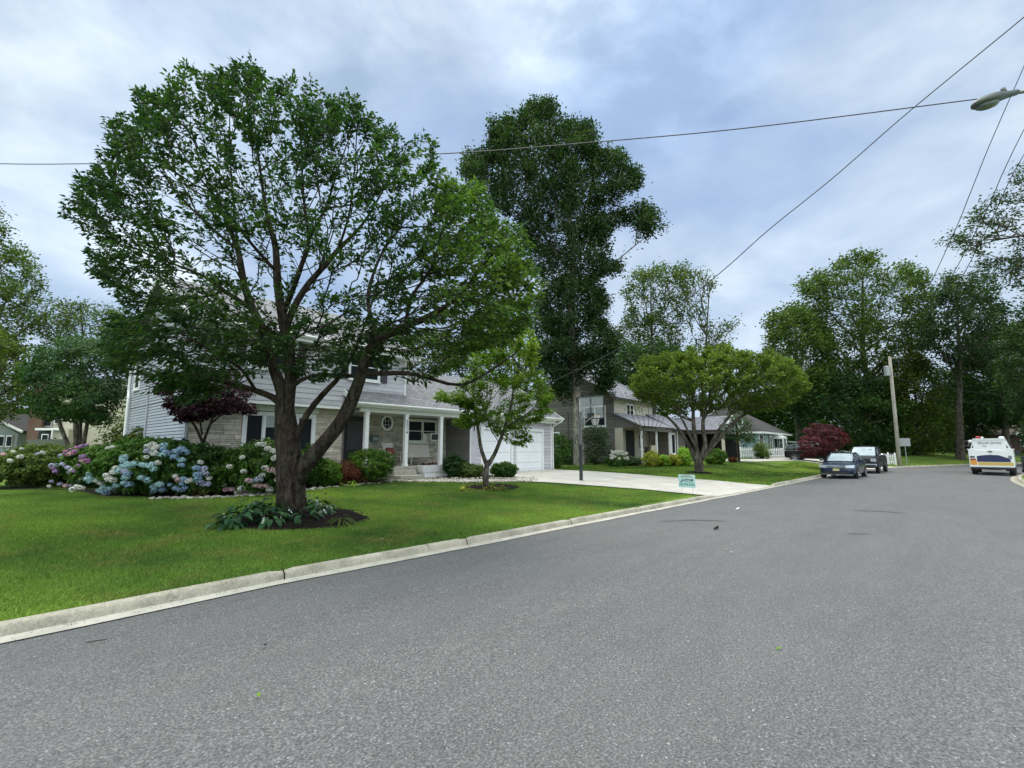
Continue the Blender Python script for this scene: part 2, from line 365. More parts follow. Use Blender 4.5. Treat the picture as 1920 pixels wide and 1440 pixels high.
# ------------------------------------------------------------------ terrain
LEFT = [(-80,8.35),(-20,6.85),(0,6.49),(3,6.51),(6,6.35),(9.6,6.23),(16,5.93),(22,5.65),(31,5.35),(38,5.2),(45,4.85),(51,4.0),(56,2.45),(63,-0.35),(70,-3.05),(78,-6.45),(95,-15.35),(120,-30.85),(200,-83.85)]
RIGHT = [(-80,-3.9),(0,-3.6),(35,-3.2),(44,-4.0),(50,-5.4),(57,-8.2),(66,-13),(80,-22),(100,-35),(140,-61),(190,-94)]
def densify(pl, step=1.0):
    out = []
    P = [Vector(p) for p in pl]
    for i in range(len(P)-1):
        p0 = P[max(i-1,0)]; p1 = P[i]; p2 = P[i+1]; p3 = P[min(i+2,len(P)-1)]
        L = (p2-p1).length; n = max(1, int(L/step))
        t1 = (p2-p0)/max((p2-p0).length,1e-6)*L; t2 = (p3-p1)/max((p3-p1).length,1e-6)*L
        for k in range(n):
            t = k/n
            h = (2*t**3-3*t**2+1)*p1+(t**3-2*t**2+t)*t1+(-2*t**3+3*t**2)*p2+(t**3-t**2)*t2
            out.append((h.x, h.y))
    out.append(pl[-1]); return np.array(out)
LP, RP = densify(LEFT), densify(RIGHT)
def sdist(x, y, PL):
    x = np.asarray(x, float); y = np.asarray(y, float); sh = x.shape
    x = x.ravel(); y = y.ravel()
    A = PL[:-1]; B = PL[1:]; d = B-A; L2 = (d**2).sum(1)
    best = np.full(x.shape, 1e9); sg = np.zeros(x.shape)
    for i in range(len(A)):
        rx = x-A[i,0]; ry = y-A[i,1]
        t = np.clip((rx*d[i,0]+ry*d[i,1])/L2[i], 0, 1)
        qx = rx-t*d[i,0]; qy = ry-t*d[i,1]; q = qx*qx+qy*qy
        c = d[i,0]*ry-d[i,1]*rx
        m = q < best
        best = np.where(m, q, best); sg = np.where(m, np.sign(c), sg)
    return (np.sqrt(best)*sg).reshape(sh)
def smooth(t): t = np.clip(t, 0, 1); return t*t*(3-2*t)
sdist_exact = sdist
GS, GX0, GY0, GNX, GNY = .5, -60.0, -70.0, 400, 280
_gx, _gy = np.meshgrid(GX0+GS*np.arange(GNX), GY0+GS*np.arange(GNY), indexing='ij')
SG = {id(LP): sdist_exact(_gx, _gy, LP), id(RP): sdist_exact(_gx, _gy, RP)}
SGL = {k: v.tolist() for k, v in SG.items()}
def sdist(x, y, PL):
    x = np.asarray(x, float); y = np.asarray(y, float)
    G_ = SG[id(PL)]; u = np.clip((x-GX0)/GS, 0, GNX-1.001); v = np.clip((y-GY0)/GS, 0, GNY-1.001)
    i = u.astype(int); j = v.astype(int); fu = u-i; fv = v-j
    r = G_[i,j]*(1-fu)*(1-fv)+G_[i+1,j]*fu*(1-fv)+G_[i,j+1]*(1-fu)*fv+G_[i+1,j+1]*fu*fv
    return np.where((x < GX0) | (y < GY0) | (x > GX0+GS*GNX-1) | (y > GY0+GS*GNY-1), r*3, r)
def sd1(x, y, k):
    G_ = SGL[k]; u = min(max((x-GX0)/GS, 0), GNX-1.001); v = min(max((y-GY0)/GS, 0), GNY-1.001)
    i = int(u); j = int(v); fu = u-i; fv = v-j
    return G_[i][j]*(1-fu)*(1-fv)+G_[i+1][j]*fu*(1-fv)+G_[i][j+1]*(1-fu)*fv+G_[i+1][j+1]*fu*fv
def sm1(t): t = min(max(t, 0), 1); return t*t*(3-2*t)
LAWN_H = .10
def th_arr(x, y):
    x = np.asarray(x, float); y = np.asarray(y, float)
    d = sdist(x, y, LP); dr = -sdist(x, y, RP)
    ex = .45*smooth((x-28)/20)
    hl = LAWN_H + .26*smooth(d/11) + ex*smooth(d/6) + .35*smooth((x-55)/15)*smooth(d/16) + .012*np.clip(d-25, 0, 200)*(x<60)*.5
    hr = .09 + .10*smooth(dr/8)
    # driveway apron dips to the kerb
    dip = smooth((x-16.6)/1.0)*smooth((25.2-x)/1.0)*(1-smooth(d/3.0))
    dip2 = smooth((x-48.2)/1.0)*smooth((56.2-x)/1.0)*(1-smooth(d/2.5))
    hl = hl - np.maximum(dip, dip2)*(LAWN_H-.02)
    return np.where(d > 0, hl, np.where(dr > 0, hr, -.06))
def th(x, y):
    d = sd1(x, y, id(LP))
    if d <= 0:
        dr = -sd1(x, y, id(RP)); return .09+.10*sm1(dr/8) if dr > 0 else -.06
    ex = .45*sm1((x-28)/20)
    hl = LAWN_H+.26*sm1(d/11)+ex*sm1(d/6)+.35*sm1((x-55)/15)*sm1(d/16)+.012*min(max(d-25, 0), 200)*(x < 60)*.5
    dip = sm1(x-16.6)*sm1(25.2-x)*(1-sm1(d/3)); dip2 = sm1(x-48.2)*sm1(56.2-x)*(1-sm1(d/2.5))
    return hl-max(dip, dip2)*(LAWN_H-.02)
def gp(px, py):
    d = ray(px, py).tolist(); t = 2.0
    while t < 300:
        if EYE+d[2]*t <= th(d[0]*t, d[1]*t):
            a, b_ = t-.3, t
            for _ in range(8):
                m_ = (a+b_)/2
                if EYE+d[2]*m_ <= th(d[0]*m_, d[1]*m_): b_ = m_
                else: a = m_
            t = b_; break
        t += .3
    return np.array([d[0]*t, d[1]*t, EYE+d[2]*t])
def onground(px, py, z):
    p = D(px, py, z); return np.array([p[0], p[1], th(p[0], p[1])])

def axis(lo, hi, core0, core1, step):
    a = list(np.arange(core0, core1+.01, step)); s = step; v = core1
    while v < hi: s *= 1.35; v += s; a.append(v)
    s = step; v = core0
    while v > lo: s *= 1.35; v -= s; a.insert(0, v)
    return np.array(a)
gx, gy = axis(-1500, 1800, -12, 112, .8), axis(-1500, 1500, -26, 44, .8)
X, Y = np.meshgrid(gx, gy, indexing='ij'); Z = th_arr(X, Y)
dl_, dr_ = sdist(X, Y, LP), -sdist(X, Y, RP)
Z = np.where((dl_ < 1.3) & (dr_ < 1.3), -.08, Z)
nx, ny = X.shape
V = np.stack([X, Y, Z], -1).reshape(-1, 3)
ii, jj = np.meshgrid(np.arange(nx-1), np.arange(ny-1), indexing='ij'); a = (ii*ny+jj).ravel()
ground = link("ground", np_mesh("ground", V, np.stack([a, a+ny, a+ny+1, a+1], 1), M_LAWN, smooth=True)); tag(ground, "green suburban lawn ground rising gently behind the kerb", kind="structure")
# road sheet
def offset(PL, o):
    t = np.gradient(PL, axis=0); t /= np.linalg.norm(t, axis=1)[:, None]; n = np.stack([-t[:,1], t[:,0]], 1); return PL+n*o
n = 260
def resample(PL, n):
    s = np.concatenate([[0], np.cumsum(np.linalg.norm(np.diff(PL, axis=0), axis=1))]); q = np.linspace(0, s[-1], n)
    return np.stack([np.interp(q, s, PL[:,0]), np.interp(q, s, PL[:,1])], 1)
A = resample(offset(LP, -.14), n); B = resample(RP, n)
rows = []; K = 8
for k in range(K+1):
    t = k/K; c = A*(1-t)+B*t
    rows.append(np.column_stack([c, np.full(n, 0.0+.05*math.sin(math.pi*t))]))
V = np.concatenate(rows); F = []
for k in range(K):
    for i in range(n-1): F.append((k*n+i, (k+1)*n+i, (k+1)*n+i+1, k*n+i+1))
road = link("road", np_mesh("road", V, F, M_ASPH, smooth=True)); tag(road, "grey asphalt street bending away to the right", kind="structure")
# gutter + kerb
def kerb_low(x): return float(max(smooth((x-16.9)/.9)*smooth((24.9-x)/.9), smooth((x-48.4)/.8)*smooth((56-x)/.8)))
def sweep(PL, prof_fn, mat, name, smooth_=False, gapfn=None):
    t = np.gradient(PL, axis=0); t /= np.linalg.norm(t, axis=1)[:, None]; nrm = np.stack([-t[:,1], t[:,0]], 1)
    V = []; F = []; k = None
    for i in range(len(PL)):
        pr = prof_fn(PL[i], i); k = len(pr)
        for (o, z) in pr: V.append((PL[i,0]+nrm[i,0]*o, PL[i,1]+nrm[i,1]*o, z))
    for i in range(len(PL)-1):
        if gapfn and gapfn(i): continue
        for j in range(k-1): F.append((i*k+j, (i+1)*k+j, (i+1)*k+j+1, i*k+j+1))
    return link(name, np_mesh(name, V, F, mat, smooth=smooth_))
fine = resample(LP[(LP[:,0]>-30)&(LP[:,0]<110)], 1400)
wob = np.interp(np.arange(1400), np.arange(0,1400,9), rng.normal(0, .008, 156))
g = sweep(fine, lambda p, i: [(-.18+wob[i]*2, .012), (-.02, .018), (.03, .018)], M_GUT, "gutter"); tag(g, "pale concrete gutter strip along the street edge", kind="structure")
def kp(p, i):
    h = (.125-.09*kerb_low(p[0])); j = .016 if i % 30 in (7, 8) else 0
    h2 = h-j
    return [(-.005, 0), (.01, h2*.45), (.02, h2*.78), (.04, h2*.94), (.065, h2), (.105, h2+.003), (.13, h2-.004), (.14, h2-.05-.0)]
k_ = sweep(fine, kp, M_CONC, "kerb", True); tag(k_, "rounded pale concrete kerb with section joints", kind="structure")
mj = MB()
tt = np.gradient(fine, axis=0); tt /= np.linalg.norm(tt, axis=1)[:, None]
for i in range(7, 1400, 30):
    p = fine[i]+tt[i]*.05; nn = np.array([-tt[i][1], tt[i][0]]); h = .125-.09*kerb_low(p[0])
    q = [(-.010, .0), (.0, h*.5), (.012, h*.80), (.035, h*.965), (.065, h+.006), (.105, h+.009), (.14, h)]
    vs = []
    for (o, z) in q:
        for s in (-.008, .008):
            r_ = p+nn*(o-.003)+tt[i]*s; vs.append((r_[0], r_[1], z+.001))
    mj.add(vs, [(2*j, 2*j+1, 2*j+3, 2*j+2) for j in range(len(q)-1)])
o = mj.build("kerb_joint", M_MULCH); tag(o, "dark joints between the kerb sections", kind="structure")
# right edge kerb
fr = resample(RP[(RP[:,0]>-30)&(RP[:,0]<110)], 500)
g = sweep(fr, lambda p, i: [(-.17, .02), (-.16, .115), (-.04, .12), (0, .10), (.01, .008), (.28, .006)], M_CONC, "kerb"); tag(g, "concrete kerb on the far right of the street", kind="structure")

vo = [.12, .3, .6, 1.0, 1.5, 2.0, 2.6, 3.0]
def verge(PL, sgn, label):
    t = np.gradient(PL, axis=0); t /= np.linalg.norm(t, axis=1)[:, None]; nrm = np.stack([-t[:,1], t[:,0]], 1)*sgn; V = []; F = []; k = len(vo)
    for j, o in enumerate(vo):
        Q = PL+nrm*o; z = th_arr(Q[:,0], Q[:,1])+(.004 if j < k-1 else -.05)
        if j == 0: z = z-.012
        V.append(np.column_stack([Q, z]))
    V = np.stack(V, 1).reshape(-1, 3)
    for i in range(len(PL)-1):
        for j in range(k-1): F.append((i*k+j, (i+1)*k+j, (i+1)*k+j+1, i*k+j+1)[::1 if sgn < 0 else 1])
    o = link("verge", np_mesh("verge", V, F, M_LAWN, smooth=True)); tag(o, label, kind="structure")
verge(fine[::3], 1, "grass verge along the left kerb"); verge(fr, -1, "grass verge along the right kerb")
def patch(name, left, right, mat, off, n=40, kk=14, label=None, fn=None):
    Lr, Rr = resample(np.array(left, float), n), resample(np.array(right, float), n)
    V = []
    for k in range(kk+1):
        c = Lr*(1-k/kk)+Rr*k/kk
        z = th_arr(c[:,0], c[:,1])+off
        if fn: z = fn(c, z)
        V.append(np.column_stack([c, z]))
    V = np.concatenate(V); F = [(k*n+i, k*n+i+1, (k+1)*n+i+1, (k+1)*n+i) for k in range(kk) for i in range(n-1)]
    o = link(name, np_mesh(name, V, F, mat, smooth=True)); return tag(o, label, kind="structure")
def kerb_clip(c, z):   # apron slab starts on the dropped kerb
    d = sdist(c[:,0], c[:,1], LP); return np.where(d < .2, .036, z)
patch("driveway", [(17.75,5.86),(17.3,9),(16.6,12.2),(16.0,13.4),(17.2,15.2),(18.0,18.2)], [(24.3,5.6),(24.4,9),(24.6,13),(24.8,18.2)], M_DRIVE, .035, label="pale concrete driveway leading to the white garage", fn=kerb_clip)
patch("path", [(16.9,12.9),(14.2,14.4),(12.6,15.7),(12.1,16.5)], [(17.0,13.9),(15.2,14.9),(13.9,16.0),(13.6,16.9)], M_DRIVE, .03, label="narrow concrete path from driveway to porch steps")
patch("driveway", [(49.0,3.85),(49.3,7),(49.6,11),(50,13.2)], [(55.6,2.6),(54.8,7),(54.4,11),(54,13.2)], M_DRIVE, .03, label="concrete driveway under the dark parked wagon", fn=kerb_clip)
patch("driveway", [(41.2,17.8),(41.6,14),(43,11),(49,9.3)], [(44.6,17.8),(44.8,15.5),(46,12.8),(49.6,11.4)], M_DRIVE, .02, label="concrete drive by the brown house carport")
def joint(a, b_):
    a = np.array(a, float); b_ = np.array(b_, float); u = (b_-a)/np.linalg.norm(b_-a); w_ = np.array([-u[1], u[0]])*.012; n = 24; V = []; F = []
    for i in range(n+1):
        p = a+(b_-a)*i/n; z = float(th_arr(np.array([p[0]]), np.array([p[1]]))[0])+.040
        V += [(p[0]-w_[0], p[1]-w_[1], z), (p[0]+w_[0], p[1]+w_[1], z)]
    F = [(2*i, 2*i+1, 2*i+3, 2*i+2) for i in range(n)]
    o = link("driveway_joint", np_mesh("driveway_joint", V, F, M_STEP)); tag(o, "dark expansion joint across the pale driveway slab", kind="structure")
for yj, xa, xb in [(8.0, 17.5, 24.3), (11.2, 16.9, 24.4), (14.4, 16.9, 24.6), (17.0, 17.8, 24.7)]: joint((xa, yj), (xb, yj))
joint((20.9, 6.4), (21.2, 18.1))
# mulch rings (slightly mounded)
def ring(name, cx, cy, rx, ry, label, mound=.07, rot=0):
    nr, na = 9, 48; V = []; F = []
    V.append((cx, cy, th(cx, cy)+mound+.02))
    for i in range(1, nr+1):
        for k in range(na):
            a = 2*math.pi*k/na; w = 1+.05*math.sin(3*a+cx)+.03*math.sin(7*a)
            u, v_ = rx*w*i/nr*math.cos(a), ry*w*i/nr*math.sin(a)
            x = cx+u*math.cos(rot)-v_*math.sin(rot); y = cy+u*math.sin(rot)+v_*math.cos(rot)
            V.append((x, y, th(x, y)+(mound*(1-(i/nr)**2)+.018 if i < nr else -.02)+(rnd.uniform(-.012,.012) if i < nr else 0)))
    for k in range(na): F.append((0, 1+k, 1+(k+1) % na, 1+(k+1) % na))
    F4 = [(1+(i-1)*na+k, 1+i*na+k, 1+i*na+(k+1) % na, 1+(i-1)*na+(k+1) % na) for i in range(1, nr) for k in range(na)]
    m_ = MB(); m_.add(V, [(0, 1+k, 1+(k+1) % na) for k in range(na)]+F4); o = m_.build(name, M_MULCH, smooth=True); return tag(o, label, kind="structure")
BT = gp(548, 958)      # cherry tree base
ST = gp(912, 913)      # small maple base
RT_ = onground(1310, 886, 29); OK_ = onground(1085, 868, 38)
ring("mulch_bed", BT[0]-.30, BT[1]-1.15, 1.42, 1.5, "black mulch ring around the big street tree", .10)
ring("mulch_bed", ST[0]+.1, ST[1]-.25, 1.2, .95, "black mulch ring around the small light green tree")
ring("mulch_bed", RT_[0], RT_[1], .9, .9, "worn soil ring under the round crowned tree")

# garden bed polygon between lawn edge and house
EDGE = [gp(*q)[:2] for q in [(60,913),(130,920),(200,931),(300,934),(400,932),(470,929),(540,922),(620,913),(700,906),(742,902)]]
EDGE = [tuple(e) for e in EDGE]
patch("garden_bed", [(-1.0,EDGE[0][1]+.3)]+EDGE, [(-1.0,26),(2,22),(5.1,19.3),(8,19.3),(10.5,19.3),(13.5,18.4)], M_MULCH, .02, 60, 20, "dark mulch garden bed along the house front")
patch("gravel_bed", [(13.9,16.4),(15.2,15.0),(16.9,14.05),(17.6,15.4)], [(13.6,18.4),(15,18.7),(16.5,18.7),(17.7,18.4)], M_MULCH, .02, 24, 16, "stone mulch bed between path and porch")

# ------------------------------------------------------------------ world
w = bpy.data.worlds.new("World"); scene.world = w; w.use_nodes = True
nt = w.node_tree; bg = nt.nodes['Background']
SUN_EL, SUN_AZ = R(64), R(46)      # azimuth from +X towards +Y (behind the houses)
sky = nt.nodes.new('ShaderNodeTexSky'); sky.sky_type = 'NISHITA'; sky.sun_disc = False
sky.sun_elevation = SUN_EL; sky.sun_rotation = R(90)-SUN_AZ; sky.air_density = 1.2; sky.dust_density = 1.5
tc = nt.nodes.new('ShaderNodeTexCoord'); g = tc.outputs['Generated']
sx = nt.nodes.new('ShaderNodeSeparateXYZ'); nt.links.new(g, sx.inputs[0])
zz = math_n(nt, 'ADD', math_n(nt, 'MAXIMUM', sx.outputs[2], 0.0), .22)
cx = nt.nodes.new('ShaderNodeCombineXYZ'); nt.links.new(math_n(nt, 'DIVIDE', sx.outputs[0], zz), cx.inputs[0]); nt.links.new(math_n(nt, 'DIVIDE', sx.outputs[1], zz), cx.inputs[1])
mq = nt.nodes.new('ShaderNodeMapping'); mq.inputs['Scale'].default_value = (1, 1, 1.9); mq.inputs['Location'].default_value = (.35, .8, .2); nt.links.new(g, mq.inputs[0])
n1 = noise(nt, 2.6, 9, .56, mq.outputs[0], .25); 
mp = nt.nodes.new('ShaderNodeMapping'); mp.inputs['Location'].default_value = (4.2, 1.7, 3.0); nt.links.new(cx.outputs[0], mp.inputs[0])
n2 = noise(nt, 1.5, 5, .5, mq.outputs[0], .2)
S = 13.4
cloud = ramp(nt, n1, [(.32, (.23*S,.325*S,.43*S)), (.42, (.32*S,.425*S,.56*S)), (.50, (.43*S,.53*S,.66*S)), (.59, (.55*S,.645*S,.74*S)), (.72, (.74*S,.82*S,.89*S))])
bluec = ramp(nt, n2, [(.35, (.25*S,.37*S,.60*S)), (.65, (.42*S,.53*S,.70*S))])
skym = mix(nt, .35, bluec, sky.outputs[0])
cl = mix(nt, ramp(nt, n2, [(.36, (.30,)*3), (.58, (1,)*3)]), bluec, cloud)
col = mix(nt, .12, cl, sky.outputs[0])
def dirn(v):
    d = nt.nodes.new('ShaderNodeVectorMath'); d.operation = 'DOT_PRODUCT'; nt.links.new(g, d.inputs[0]); v = Vector(v).normalized(); d.inputs[1].default_value = v; return d.outputs['Value']
def glow(col, v, c0, c1, amt, tint=(1,1,1), nz=None):
    f = nt.nodes.new('ShaderNodeMapRange'); f.interpolation_type = 'SMOOTHSTEP'; nt.links.new(dirn(v), f.inputs[0]); f.inputs[1].default_value = c0; f.inputs[2].default_value = c1
    q = f.outputs[0]
    if nz is not None: q = math_n(nt, 'MULTIPLY', q, nz)
    q = math_n(nt, 'ADD', math_n(nt, 'MULTIPLY', q, amt), 1.0)
    c = nt.nodes.new('ShaderNodeCombineXYZ')
    for i in range(3): nt.links.new(math_n(nt, 'POWER', q, tint[i]), c.inputs[i])
    return mix(nt, 1.0, col, c.outputs[0], 'MULTIPLY')
nb = ramp(nt, n1, [(.40, (.2,)*3), (.62, (1,)*3)])
nsep = nt.nodes.new('ShaderNodeSeparateColor'); nt.links.new(nb, nsep.inputs[0]); nz = nsep.outputs[0]
col = glow(col, tuple(ray(1170, 20)), .955, 1.0, .55, (1.1,1,.8), nz)
col = glow(col, tuple(ray(420, -20)), .93, 1.0, .15, (1.1,1,.8), nz)
col = glow(col, tuple(ray(170, 520)), .965, 1.0, .25, (1.1,1,.8), nz)
col = glow(col, tuple(ray(1440, 560)), .975, 1.0, .12, (1.2,1,.7), nz)
sund = (math.cos(SUN_EL)*math.cos(SUN_AZ), math.cos(SUN_EL)*math.sin(SUN_AZ), math.sin(SUN_EL))
col = glow(col, (0.05, 0.05, 1), .76, .96, 2.5, (1.1,1,.8))  # unseen sky overhead, extra brightness added to light the scene
col = glow(col, (-FW[0], -FW[1], .55), .25, .9, 2.5, (1.1,1,.82))  # unseen sky behind the camera, brightness added as fill light
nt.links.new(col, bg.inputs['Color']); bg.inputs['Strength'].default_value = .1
sd = bpy.data.lights.new("sun", 'SUN'); sd.energy = 2.4; sd.angle = R(26); sd.color = (1, .95, .87)
so = bpy.data.objects.new("sun", sd); COL.objects.link(so); so.rotation_euler = Vector(sund).to_track_quat('Z', 'Y').to_euler(); so.location = (0, 0, 60)
scene.view_settings.view_transform = 'Standard'; scene.view_settings.look = 'None'; scene.view_settings.exposure = 0; scene.view_settings.gamma = 1
# ------------------------------------------------------------------ vegetation
def in_poly(P, poly):
    x, y = P[:,0], P[:,1]; c = np.zeros(len(P), bool); n = len(poly)
    for i in range(n):
        x1, y1 = poly[i]; x2, y2 = poly[(i+1) % n]
        m = ((y1 > y) != (y2 > y)) & (x < (x2-x1)*(y-y1)/(y2-y1+1e-12)+x1); c ^= m
    return c
def edge_dist(P, poly):
    best = np.full(len(P), 1e9); n = len(poly)
    for i in range(n):
        a = np.array(poly[i], float); b_ = np.array(poly[(i+1) % n], float); d = b_-a
        t = np.clip(((P-a)@d)/(d@d), 0, 1); best = np.minimum(best, np.linalg.norm(P-a-t[:,None]*d, axis=1))
    return best
def ragged(poly, amp, step, g):
    out = []; P = [np.array(p, float) for p in poly]; n = len(P)
    for i in range(n):
        a, b_ = P[i], P[(i+1) % n]; d = b_-a; L = np.linalg.norm(d); m = max(1, int(L/step)); nn = np.array([d[1], -d[0]])/(L+1e-9)
        for k in range(m):
            q = a+d*k/m; out.append(tuple(q+nn*amp*g.uniform(-1, 1)*(1.3 if g.random() < .25 else .6)))
    return out
def gapnoise(P, wl, seed):
    k = 2*math.pi/wl; x, y, z = P[:,0]*k+seed, P[:,1]*k+seed*1.7, P[:,2]*k*1.25+seed*.6
    return (np.sin(x+1.3*np.sin(y*.7))+np.sin(y*1.1+1.1*np.sin(z*.8))+np.sin(z*1.05+1.2*np.sin(x*.9)))/3
def crown_pts(poly, z, thick, n, inner=.5, wfn=None, g=None, flat=1.0, inset=0, rag=None, gap=None):
    if rag: poly = ragged(poly, rag[0], rag[1], g if g is not None else rng)
    """points spread through the crown's volume, shell-biased"""
    g = g or rng; poly = [tuple(map(float, q)) for q in poly]
    xs = [q[0] for q in poly]; ys = [q[1] for q in poly]; out = []
    test = g.uniform([min(xs), min(ys)], [max(xs), max(ys)], (4000, 2)); test = test[in_poly(test, poly)]
    dmax = edge_dist(test, poly).max()
    while len(out) < n:
        P = g.uniform([min(xs), min(ys)], [max(xs), max(ys)], (n*3, 2)); P = P[in_poly(P, poly)]
        e = edge_dist(P, poly); 
        ok = e > inset; P = P[ok]; e = e[ok]
        q = e/dmax; th_ = thick*np.sqrt(np.clip(1-(1-q)**2, .02, 1))
        s = g.uniform(-1, 1, len(P)); 
        rr = np.maximum(np.abs(s), 1-q)            # how near to the shell
        keep = g.random(len(P)) < inner+(1-inner)*smooth((rr-.35)/.5)
        if wfn is not None: keep &= g.random(len(P)) < wfn(P)
        if gap is not None:
            Q = EYEV+FW*(z+s*th_)[:, None]+(RT*((P[:, :1]-960)/FPX)-UP*((P[:, 1:]-720)/FPX))*(z+s*th_)[:, None]
            gn = gapnoise(Q, gap[0], gap[2]); keep &= g.random(len(P)) < np.clip((gn-gap[1])*4+.5, .04, 1)
        for p, s_, t_ in zip(P[keep], s[keep], th_[keep]):
            out.append(D(p[0], p[1], z+s_*t_))
            if len(out) >= n: break
    return np.array(out)

def leaves(C, n_per, spread, size, flat=.75, center=None, rg=None, up=.5, aspect=.45, jitter=.35, outw=.6, droop=0, tintfn=None):
    """many small folded leaf faces around the points C"""
    rg = rg or rng; m = len(C)*n_per
    u = rg.normal(size=(m, 3)); u /= np.linalg.norm(u, axis=1)[:, None]; r = rg.random(m)**.45
    off = u*r[:, None]*spread; off[:, 2] *= flat
    P = np.repeat(C, n_per, axis=0)+off
    if center is None: center = C.mean(0)
    o = P-center; o /= np.linalg.norm(o, axis=1)[:, None]+1e-6
    nrm = u*.5+o*outw+np.array([0, 0, up])+rg.normal(size=(m, 3))*jitter*1.3
    nrm /= np.linalg.norm(nrm, axis=1)[:, None]
    d = rg.normal(size=(m, 3))+o*.8+np.array([0, 0, -droop]); d -= (d*nrm).sum(1)[:, None]*nrm; d /= np.linalg.norm(d, axis=1)[:, None]+1e-6
    sd_ = np.cross(nrm, d); L = size*rg.uniform(.65, 1.3, m)[:, None]; W = L*aspect*.5
    a = P-d*L*.5; tip = P+d*L*.5-nrm*L*.10; l = P+sd_*W+nrm*L*.06-d*L*.06; r_ = P-sd_*W+nrm*L*.06-d*L*.06
    V = np.stack([a, l, tip, r_], 1).reshape(-1, 3); b_ = np.arange(m)*4
    F = np.concatenate([np.stack([b_, b_+2, b_+1], 1), np.stack([b_, b_+3, b_+2], 1)])
    t = np.clip(rg.random(m)*.75+np.repeat(rg.random(len(C)), n_per)*.25, 0, 1)
    if tintfn is not None: t = np.clip(t+tintfn(P), 0, 1.2)
    # tint differs at random from leaf to leaf and cluster to cluster
    return V, F, np.concatenate([t, t])

def grow(skel, C, curve=.25, rg=None, step=.35, base_pt=None, hub=None):
    """skel: list of polylines [(p, r)...]; connects every crown point to the nearest wood"""
    rg = rg or rng
    pos_ = []; par = []; rad = []
    for pl in skel:
        pts = [np.array(p, float) for p, r in pl]; rs = [r for p, r in pl]; prev = -1
        if pos_: # attach to the nearest existing node
            prev = int(np.argmin(np.linalg.norm(np.array(pos_)-pts[0], axis=1)))
        for i in range(len(pts)-1):
            n = max(1, int(np.linalg.norm(pts[i+1]-pts[i])/step))
            for k in range(n+(1 if i == len(pts)-2 else 0)):
                t = k/n; pos_.append(pts[i]*(1-t)+pts[i+1]*t); rad.append(rs[i]*(1-t)+rs[i+1]*t); par.append(prev); prev = len(pos_)-1
    ns = len(pos_); 
    MX = ns+len(C)*14; Pn = np.zeros((MX, 3)); Pn[:ns] = pos_; par = list(par); cnt = ns
    base = Pn[0]; h0 = np.array([p[2] for p in pos_]); minz = base[2]+.35*(np.array(C)[:,2].min()-base[2])
    allow = Pn[:ns, 2] > minz; allowA = np.zeros(MX, bool); allowA[:ns] = allow; allowA[ns:] = True
    depth = np.zeros(MX); 
    order = np.argsort(np.linalg.norm(C-base, axis=1)); edges = []
    for ci in order:
        c = C[ci]; d = np.linalg.norm(Pn[:cnt]-c, axis=1)
        up_ = np.maximum(0, Pn[:cnt, 2]-c[2])
        cost = d+up_*.9+depth[:cnt]*.12+(~allowA[:cnt])*1e3
        if hub is not None:
            v_ = c-Pn[:cnt]; v_ /= d[:, None]+1e-6; q_ = Pn[:cnt]-hub; q_ /= np.linalg.norm(q_, axis=1)[:, None]+1e-6
            cost = cost+(1-(v_*q_).sum(1))*1.1+np.maximum(0, .5-d)*1.2
        j = int(np.argmin(cost)); p0 = Pn[j].copy(); dist = np.linalg.norm(c-p0)
        k = int(min(12, max(1, dist/step))); prev = j
        side = rg.normal(size=3)*dist*curve*.3; side[2] = -abs(dist)*curve*.25
        for q in range(1, k+1):
            t = q/k; p = p0*(1-t)+c*t+side*math.sin(math.pi*t)
            Pn[cnt] = p; par.append(prev); depth[cnt] = depth[prev]+dist/k; edges.append((prev, cnt)); prev = cnt; cnt += 1
    return Pn[:cnt], par, rad, ns, edges
